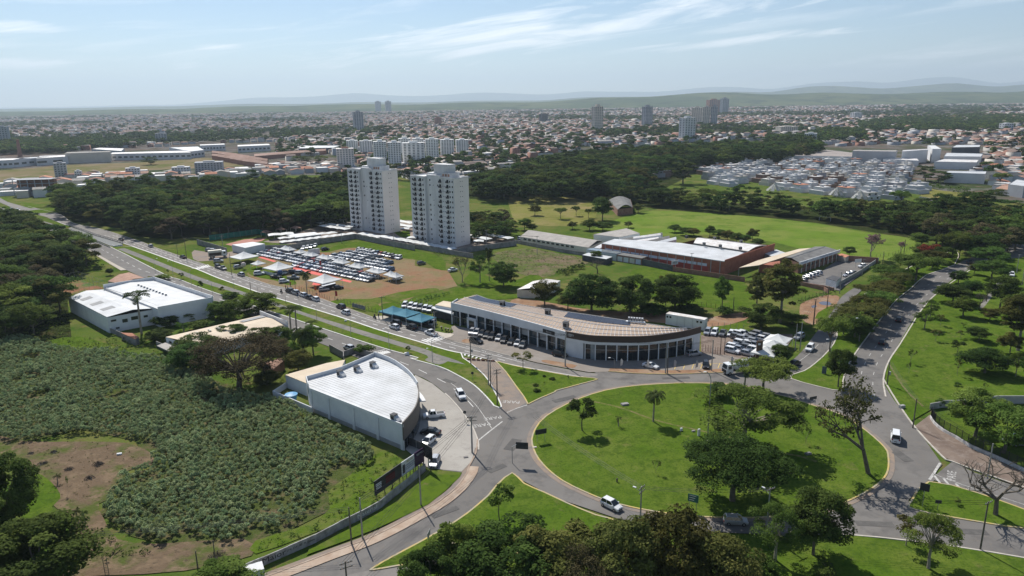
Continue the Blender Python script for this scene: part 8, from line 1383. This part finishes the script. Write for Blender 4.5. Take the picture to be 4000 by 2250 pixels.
def fence(k,pts,n,h,label,m=wood_m,rails=(0.5,1.0),r=0.06):
 P_=resample(ZZ(k,pts),n);e=empty('fence',base_of(P_));tag(e,label,'fence')
 for p in P_:MB().tube(P3(p,0),P3(p,h),r,n=5).build('post',m,e)
 for z in rails:
  mb=MB();[mb.tube(P3(P_[i],z),P3(P_[i+1],z),0.02,n=3,caps=False)for i in range(n-1)];mb.build('rail',steel,e)
fence('g',[(1320,1105),(1600,1180),(1880,1270),(2070,1320)],16,1.5,'wooden post fence between sale lot and avenue, near part');fence('g',[(760,930),(900,985),(1080,1030),(1240,1100)],12,1.5,'wooden post fence between sale lot and avenue, far part');fence('j',[(420,1180),(700,1210),(1060,1260),(1390,1290)],14,1.6,'post fence at the lower edge of the green yard');fence('I',[(1000,420),(1250,380),(1450,320)],14,1.6,'post fence along the pasture corner');fence('l',[(130,250),(300,240),(520,275)],8,2.2,'wire fence behind the dealer car park',steel);fence('I',[(300,860),(540,780),(690,730)],12,1.6,'wooden fence below the school');fence('h',[(270,1449),(520,1380),(690,1410)],6,2.5,'thin mast fence behind the blue canopies',steel);fence('e',[(1790,780),(1920,800),(2060,840)],8,2.2,'brown gate bars at the dealer car park',brick_dull)
cw=smooth_line(ZZ('o',[(625,85),(660,140),(740,205),(850,265),(980,345),(1130,410),(1290,480),(1456,560)]),2);e=empty('railing',base_of(cw));tag(e,'curved low white wall with dark iron railing','fence');MB().wall(cw,0.1,0.85,0.3).build('base_wall',mat('old_white',(0.42,0.41,0.39),col2=(0.62,0.61,0.6),scale=0.8),e);rb=MB();cr_=resample(cw,170)
for p in cr_:rb.tube(P3(p,0.85),P3(p,2.6),0.025,n=3,caps=False)
rb.build('bars',sign_dark,e)['kind']='stuff'
for p in resample(cw,16):MB().tube(P3(p,0.8),P3(p,2.8),0.06,n=5).build('post',sign_dark,e)
for z in(1.0,2.5):mb=MB();[mb.tube(P3(cr_[i],z),P3(cr_[i+1],z),0.03,n=3,caps=False)for i in range(169)];mb.build('rail',sign_dark,e)
q=ZZ('n',[(620,819),(730,800),(840,800),(1000,790),(1215,765),(1456,765),(1600,765)]);e=empty('boundary_wall',base_of(q));tag(e,'stepped pale wall behind the round trees','wall')
for i in range(6):MB().wall(q[i:i+2],0,1.5+0.25*(i>0)+0.15*(i>2),0.2).build('wall_panel',wall_old if i<3 else wall_grey,e)
for i in range(6):p=Z('d',530+i*75,1318+i*5);o=MB().obox(p,-0.15,1.0,0.3,0.1,0.5).obox(p,-0.15,0.9,0.22,0.5,0.56).build('barrier_block',mat('block_brown',(0.20,0.10,0.07),var=0.2),None,(float(p[0]),float(p[1]),0));tag(o,ORD[i]+' low brown barrier block from the left across the closed lane','barrier','barrier blocks across the closed lane')
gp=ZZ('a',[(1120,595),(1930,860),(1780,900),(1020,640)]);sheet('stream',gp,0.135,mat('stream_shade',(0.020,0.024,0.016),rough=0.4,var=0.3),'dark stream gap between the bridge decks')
for i,(pts,lb)in enumerate((([(1130,585),(1500,725),(1930,850)],'railing of the far bridge deck'),([(1120,655),(1730,915)],'inner railing of the near bridge deck'),([(870,725),(1150,850),(1400,955)],'outer railing of the near bridge deck'))):
 P_=resample(ZZ('a',pts),26);e=empty('bridge_railing',base_of(P_));tag(e,lb,'railing');MB().wall(list(P_),0.95,1.15,0.25).build('handrail',wall_block,e);MB().wall(list(P_),0.1,0.35,0.3).build('kerb_beam',wall_grey,e)
 for p in P_:MB().obox(p,-.4,.2,.2,.3,.96).build('baluster',wall_grey,e)
q=ZZ('a',[(1770,895),(1800,910),(1925,885)]);e=empty('guard_wall',base_of(q));tag(e,'low pale guard wall at the bridge end','wall');MB().wall(q,0,0.8,0.2).build('wall_panel',wall_white,e)
# ================================================================== STUFF: crop, town mass, hills, haze
rc_=np.random.default_rng(77)
crop_poly=ZZ('O',[(-40,880),(20,850),(80,860),(160,880),(300,890),(420,910),(500,950),(560,985),(690,1005),(800,1060),(930,1130),(945,1170),(900,1180),(860,1160),(830,1200),(800,1260),(760,1310),(700,1340),(640,1330),(560,1375),(470,1340),(400,1370),(330,1340),(265,1310),(262,1265),(300,1240),(310,1200),(385,1170),(380,1120),(310,1100),(200,1090),(120,1105),(40,1115),(-40,1090)])
cp=np.array(scatter(crop_poly,1.04,rc_,0.48));n_=len(cp)
holes=[Z('W0',x,y)[:2]for x,y in((230,390),(700,390),(190,160),(870,720))]
keep=np.ones(n_,bool)
for h_ in holes:keep&=np.hypot(cp[:,0]-h_[0],cp[:,1]-h_[1])>2.6
gap=np.sin(cp[:,0]*0.21+1.3*np.sin(cp[:,1]*0.13))+np.sin(cp[:,1]*0.17+cp[:,0]*0.05);keep&=(gap>-1.7)|(rc_.random(n_)<0.35)
cp=cp[keep];n_=len(cp);hh=rc_.uniform(1.2,2.0,n_)*(1+0.22*np.sin(cp[:,0]*0.33+2)*np.sin(cp[:,1]*0.27));plants=[]
for v_ in range(6):
 rg=np.random.default_rng(200+v_);K=7;dd0=rg.normal(size=(K,3));dd0/=np.linalg.norm(dd0,axis=1)[:,None];dd0[:,2]=np.abs(dd0[:,2]);C=np.stack([dd0[:,0]*0.42,dd0[:,1]*0.42,0.55+0.38*dd0[:,2]],1)
 P,Nn=clump_points(C,np.full(K,0.26),26,rg,1.5);V=leaf_quads(P,Nn,np.full(len(P),0.22),rg,0.5);lv=np.clip(rg.uniform(0,0.5)+rg.uniform(0,0.5,len(P)),0,1)
 plants.append(bpy.data.objects.new('source_crop',np_mesh('crop_plant',V,np.arange(len(V)).reshape(-1,4),np.repeat(lv,4),[leaf_grey])))
gn_mass('crop',[(cp[i_,0],cp[i_,1],0,hh[i_]*0.57,hh[i_])for i_ in range(n_)],plants,'dense grey green crop filling the field at the lower left',4)
stm=MB()
for i in range(0,n_,3):stm.tube((cp[i,0],cp[i,1],0),(cp[i,0]+.1,cp[i,1],hh[i]*0.8),0.03,n=3,caps=False)
tag(stm.build('crop_stalks',bark),'thin stalks under the crop leaves',kind='stuff')
def weeds(name,poly,sp,h,m,label,leaf=0.3,per=9,dens=0.6,seed=1):
 rg=np.random.default_rng(seed);p=np.array(scatter(poly,sp,rg,0.5));p=p[rg.random(len(p))<dens];n=len(p);hh_=rg.uniform(0.3,1.0,n)*h
 C_=np.stack([p[:,0],p[:,1],hh_*0.5],1);P_,N_=clump_points(C_,np.minimum(sp*0.45,hh_*0.7),per,rg,0.8);V_=leaf_quads(P_,N_,np.repeat(hh_*leaf*1.6,per),rg,0.6)
 lv_=np.clip(np.repeat(rg.uniform(0,.6,n),per)+rg.uniform(0,.4,n*per),0,1);ob=bpy.data.objects.new(name,np_mesh(name,V_,np.arange(len(V_)).reshape(-1,4),np.repeat(lv_,4),[m]));COL.objects.link(ob);tag(ob,label,kind='stuff')
weeds('weeds',ZZ('W1',[(430,950),(560,850),(760,700),(990,800),(900,910),(640,1080),(330,1210),(100,1300),(0,1320),(0,1240),(300,1150),(440,1050)]),0.9,0.8,leaf_bright,'low weeds between crop and street wall',seed=2,dens=0.45)
weeds('undergrowth',ZZ('O',[(-30,800),(90,820),(170,760),(180,850),(330,850),(420,880),(480,930),(300,885),(120,870),(-30,900)]),1.6,1.4,leaf_mid,'tangled bushes between wood and crop',seed=3,dens=0.7)
weeds('undergrowth',ZZ('a',[(900,1150),(1250,1010),(1450,1080),(1700,1250),(1450,1290),(1000,1290)]),1.6,2.0,leaf_mid,'bushes on the bank below the bridge',seed=4,dens=0.8)
weeds('undergrowth',ZZ('h',[(700,540),(1150,600),(1300,660),(1000,640),(780,600)]),1.5,1.2,leaf_bright,'weeds along the grey wall of the sale lot',seed=5,dens=0.8)
weeds('undergrowth',ZZ('h',[(430,1350),(700,1250),(900,1220),(1000,1190),(1050,1210),(760,1310),(500,1390)]),1.2,1.5,leaf_mid,'dark hedge of weeds behind the blue canopies',seed=6,dens=0.9)
weeds('undergrowth',ZZ('W0',[(440,1150),(600,1180),(720,1250),(900,1290),(880,1340),(720,1330),(620,1380),(500,1340)]),0.9,0.9,leaf_bright,'leafy squash like plants in the lower clearing',seed=7,dens=0.8)
weeds('weeds',ZZ('i',[(0,470),(330,450),(700,520),(1120,600),(1000,720),(700,800),(300,890),(0,780),(-300,560)]),1.8,0.8,leaf_brown,'dry purple brown weeds on the bare plot',seed=8,dens=0.6)
weeds('weeds',ZZ('W0',[(-20,620),(760,660),(900,790),(740,830),(720,960),(590,1020),(340,1050),(300,850),(130,850),(-20,700)]),1.0,0.45,leaf_olive,'sparse weeds on the clearing',seed=9,dens=0.3)
weeds('undergrowth',ZZ('H',[(430,560),(620,500),(740,470),(720,520),(560,590)]),1.2,2.2,leaf_dark,'dark hedge row beside the bare plot',seed=10,dens=1.0)
weeds('undergrowth',ZZ('I',[(300,860),(560,770),(640,740),(690,770),(540,800),(340,870)]),1.2,1.3,leaf_mid,'hedge along the school fence',seed=11,dens=0.9)
weeds('undergrowth',ZZ('u',[(460,490),(560,470),(900,520),(1080,580),(1200,660),(1060,640),(880,590),(700,540)]),3.0,3.5,leaf_mid,'bushes round the yellow empty plot',seed=12,dens=0.7)
# ---- far town: houses and trees joined
rt_=np.random.default_rng(9)
def far_points(n,y0,y1,xlim):
 """random points in the visible wedge, denser near"""
 y=y0*(y1/y0)**rt_.random(n);x=rt_.uniform(-1,1,n)*(y*0.78+60);return x,y
def wood_noise(x,y):return np.sin(x*0.0061+1.7*np.sin(y*0.0023))+np.sin(y*0.0045+1.1)+0.8*np.sin(x*0.0021-y*0.0031+2)
town_poly=ZZ('O',[(-900,440),(0,385),(500,372),(860,400),(880,455),(1180,455),(1400,385),(1750,358),(2050,350),(2080,390),(2250,385),(2480,440),(2560,500),(2700,560),(4200,330),(2600,262),(1288,270),(0,288),(-1900,335)])
gx_,gy_=np.meshgrid(np.arange(-420,420),np.arange(0,260));gx_,gy_=gx_.ravel(),gy_.ravel();lu=gx_*13.0+(gx_//8)*14.0+rt_.uniform(-1.5,1.5,len(gx_));lvv=(gy_//2)*46.0+(gy_%2)*17.0+rt_.uniform(-1.5,1.5,len(gx_))
x,y=[],[]
for za in range(3):
 a_=(0.42,0.10,0.75)[za];X_=lu*math.cos(a_)-(lvv-2200)*math.sin(a_);Y_=2200+lu*math.sin(a_)+(lvv-2200)*math.cos(a_);zone=(np.floor(X_/650+0.4*np.sin(Y_/500)).astype(int)+np.floor(Y_/800+0.4*np.sin(X_/450)).astype(int))%3;k_=(zone==za)&(Y_>560)&(Y_<5200)&(np.abs(X_)<Y_*0.78+60)&(rt_.random(len(X_))<np.minimum(0.93,(1900/np.maximum(Y_,1))**1.1));x.append(X_[k_]);y.append(Y_[k_])
x,y=np.concatenate(x),np.concatenate(y);ins=inside(town_poly,x,y);wn=wood_noise(x,y);right=x/y
green=wn-1.0*np.clip((right-0.28)*3.5,-0.2,1.1)*-1
hsel=ins&(green<0.75+0.2*rt_.random(len(x)))
ind_poly=ZZ('A',[(-300,775),(700,745),(1700,700),(2000,668),(2800,660),(2800,900),(2000,920),(-300,1050)]);hsel&=~inside(ind_poly,x,y)
sup_poly=ZZ('D',[(60,730),(500,705),(1150,690),(2200,690),(2250,900),(1800,1100),(100,900)]);hsel&=~inside(sup_poly,x,y)
for(pp_,k_,sp_,lb_)in hp:hsel&=~inside(ZZ(k_,pp_),x,y)
hsel&=~inside(vpoly,x,y)
hx_,hy_=np.concatenate([x[hsel],[t_[1]for t_ in hs[140:]]]),np.concatenate([y[hsel],[t_[2]for t_ in hs[140:]]]);nh=len(hx_);w=rt_.uniform(8,13,nh)*np.where(rt_.random(nh)<0.06,2.2,1.0);dd_=rt_.uniform(8,14,nh);h=rt_.uniform(2.8,4.6,nh)*np.where(rt_.random(nh)<0.10,2.0,1.0);fl=rt_.random(nh)<0.22;rise=np.where(fl,0.1,dd_*0.17)
ang=0.42+0.05*np.sin(hx_*0.002)+np.where(rt_.random(nh)<0.5,0,math.pi/2);ca,sa=np.cos(ang),np.sin(ang)
def corner(a_,b_):return np.stack([hx_+a_*w/2*ca-b_*dd_/2*sa,hy_+a_*w/2*sa+b_*dd_/2*ca],1)
cs=[corner(-1,-1),corner(1,-1),corner(1,1),corner(-1,1)];r1=corner(-1,0);r2=corner(1,0)
def z3(p,z):return np.concatenate([p,np.broadcast_to(np.asarray(z,float),(nh,))[:,None]],1)
VV=np.stack([z3(c,0)for c in cs]+[z3(c,h)for c in cs]+[z3(r1,h+rise),z3(r2,h+rise)],1)
wf=np.array([(0,1,5,4),(1,2,6,5),(2,3,7,6),(3,0,4,7),(4,7,8,8),(5,9,6,6)]);rf=np.array([(4,5,9,8),(6,7,8,9)])
wf=np.array([(0,1,5,4),(1,2,6,5),(2,3,7,6),(3,0,4,7)])
rf1=mat('far_roof_clay',(0.22,0.115,0.085),rough=0.95,col2=(0.30,0.18,0.14),scale=0.05);rf2=mat('far_roof_brown',(0.16,0.115,0.095),rough=0.95,col2=(0.24,0.18,0.155),scale=0.05);pal_roof=[rf1,rf2,roof_fibre,metal_dirty,rf2,rf1,metal_roof];tw_=mat('town_wall',(0.44,0.42,0.39),var=0.1,scale=0.05);pal_wall=[tw_,cream_far,grey_far,tw_,brick_far]
FF=np.concatenate([np.arange(nh)[:,None,None]*10+wf[None],np.arange(nh)[:,None,None]*10+rf[None]],1).reshape(-1,4)
me=np_mesh('distant_houses',VV.reshape(-1,3),FF,None,pal_wall+pal_roof)
wi=rt_.integers(0,5,nh);ri=np.where(fl,rt_.choice([2,3,6,3],nh),rt_.choice([0,1,1,2,5,4],nh));mi=np.concatenate([np.repeat(wi[:,None],4,1),np.repeat(ri[:,None]+5,2,1)],1).reshape(-1).astype(np.int32);me.polygons.foreach_set('material_index',mi)
o=bpy.data.objects.new('distant_houses',me);COL.objects.link(o);tag(o,'far town of small tiled houses fading towards the horizon',kind='stuff')
x2,y2=far_points(17000,560,5200,0);ins2=inside(town_poly,x2,y2)&~inside(ind_poly,x2,y2)&~inside(sup_poly,x2,y2)&~inside(vpoly,x2,y2)
for(pp_,k_,sp_,lb_)in hp:ins2&=~inside(ZZ(k_,pp_),x2,y2)|(rt_.random(len(x2))<0.3)
g2=wood_noise(x2,y2)+1.0*np.clip((x2/y2-0.28)*3.5,-0.2,1.1);ts=ins2&((g2>0.55)|(rt_.random(len(x2))<0.30));fx,fy=x2[ts],y2[ts]
pts=[(fx[i],fy[i],rt_.uniform(7,13),rt_.uniform(3.5,6.5)*(1+fy[i]/3500))for i in range(len(fx))]
belt=ZZ('A',[(-200,690),(500,640),(950,690),(1300,660),(1300,720),(900,730),(640,770),(-200,800)]);pts+=[(p[0],p[1],rt_.uniform(8,12),rt_.uniform(5,8))for p in scatter(belt,10,rt_)]
strip_r=ZZ('D',[(0,700),(400,700),(960,640),(960,560),(560,560),(300,640),(0,640)]);pts+=[(p[0],p[1],rt_.uniform(10,15),rt_.uniform(5,8))for p in scatter(strip_r,10,rt_)]
hill_r=ZZ('D',[(900,480),(1400,420),(2576,400),(2576,500),(2150,560),(1500,560),(1000,560)]);pts+=[(p[0],p[1],rt_.uniform(9,14),rt_.uniform(6,10))for p in scatter(hill_r,15,rt_)]
define_tree('town_a',81,leaf_dark,10,5,0.5,16,34,1.5,rc=0.4,limbs=1);define_tree('town_b',82,leaf_mid,10,5,0.5,16,34,1.5,rc=0.4,limbs=1);gn_mass('town_trees',[(p[0],p[1],0,p[3]/5,p[2]/10)for p in pts],[src_obj(k_)for k_ in('town_a','town_b','town_a')],'trees and groves between the far houses',8)
for(k,x_,yb,yt,w_,key,lb)in(('C',650,690,555,240,'wood_a','big dark tree standing in front of the far beige tower'),('B',1280,610,475,180,'wood_a','large dark tree right of the pale grey tower'),('B',1120,590,510,150,'wood_a','dark tree left of the large one by the pale tower'),('A',1520,885,800,140,'wood_a','round dark tree in the dry industrial field'),('D',600,555,505,130,'yel','bright yellow green tree in the far groves'),('D',1580,1050,880,180,'wood_a','dark dome tree left of the pair by the villas'),('D',1710,1070,935,220,'wood_a','dark dome tree right of the pair by the villas'),('D',1330,1310,1150,190,'umb_a','open tree at the corner of the villa estate'),('C',1720,1080,840,260,'wood_d','tall dark tree rising above the belt by the villas'),('D',2280,1250,1120,200,'wood_a','dark round tree by the right hand houses'),('D',2380,1390,1220,300,'wood_a','big dark tree at the right edge below the houses'),('D',2330,1100,970,160,'umb_a','brownish open tree in the right hand street'),('D',2460,750,620,150,'wood_c','olive tree beside the upper right street'),('B',460,890,790,200,'wood_b','leafy tree left of the cream block'),('B',660,890,785,130,'wood_b','round tree right of the leafy one near the cream block'),('C',1605,185,138,65,'wood_a','lone tree clump on the far field ridge')):
 if key=='yel' and 'yel' not in TREES:define_tree('yel',91,leaf_yellow,8,5,1,30,60,0.8)
 T(key,k,x_,yb,yt,w_,lb)
# ---- fields and hills out to the horizon
field_far=ground_mat('far_field',[((0.058,0.080,0.032),1,0,0),((0.095,0.110,0.045),0.0012,0.52,0.05),((0.036,0.050,0.022),0.004,0.56,0.05)],bump=0)
def ridge(name,dist,depth,prof,label,seed,rough,x0,x1,n=160):
 """a low hill range: prof = list of (angle tangent x/y, height)"""
 rg=np.random.default_rng(seed);tx=np.linspace(x0,x1,n);base=np.interp(tx,[p[0]for p in prof],[p[1]for p in prof]);no=np.zeros(n)
 for o_ in range(1,6):no+=np.sin(tx*9*o_**1.4+rg.uniform(0,6))/o_
 hgt_=np.maximum(0.5,base*(1+rough*no));rows=9;V_=[]
 for j_ in range(rows):
  t=j_/(rows-1);f=math.sin(math.pi*t)**1.2;yy_=dist+depth*(t-0.5);V_.append(np.stack([tx*(dist+depth*(t-0.5)),np.full(n,yy_),hgt_*f*(1+0.12*np.sin(tx*40+t*7))-0.3],1))
 V_=np.concatenate(V_);F_=np.array([(j_*n+i,j_*n+i+1,(j_+1)*n+i+1,(j_+1)*n+i)for j_ in range(rows-1)for i in range(n-1)]);o=bpy.data.objects.new(name,np_mesh(name,V_,F_,None,[field_far]));COL.objects.link(o);tag(o,label,kind='structure')
def elev_h(dist,opx,ycent):
 return HC+dist*math.tan(PITCH+math.atan((1125-ycent/.644)/FPX)-2*PITCH)if False else HC+dist*((392+0-ycent/.644)/FPX)*1.06
ridge('hills',7200,2600,[(-1.3,20),(-0.75,20),(-0.45,30),(-0.25,52),(-0.1,48),(0.05,56),(0.18,88),(0.3,108),(0.42,90),(0.55,92),(0.75,100),(1.3,90)],'low green field ridges behind the town',4,0.05,-1.3,1.3)
ridge('hills',14000,3600,[(-1.3,20),(-0.75,30),(-0.5,40),(-0.3,60),(-0.1,62),(0.1,90),(0.3,150),(0.45,215),(0.55,250),(0.66,255),(0.8,250),(1.3,220)],'middle blue hills at the right',5,0.10,-1.3,1.3)
ridge('hills',30000,5000,[(-1.3,40),(-0.6,50),(-0.45,90),(-0.35,260),(-0.22,350),(-0.12,300),(0,330),(0.12,380),(0.25,420),(0.4,500),(0.55,620),(0.7,590),(1.3,500)],'pale mountain range on the horizon',6,0.09,-1.25,1.25)
hz=bpy.data.materials.new('haze');hz.use_nodes=True;N=hz.node_tree.nodes;N.remove(N['Principled BSDF']);pv=N.new('ShaderNodeVolumePrincipled');pv.inputs['Color'].default_value=(0.72,0.87,1.0,1);pv.inputs['Density'].default_value=0.00007;pv.inputs['Anisotropy'].default_value=0.25
hz.node_tree.links.new(pv.outputs[0],N['Material Output'].inputs['Volume'])
o=MB().box(-43500,43500,-3300,34000,-1.5,1100).build('haze',hz);tag(o,'thin blue haze over the far town',kind='stuff')
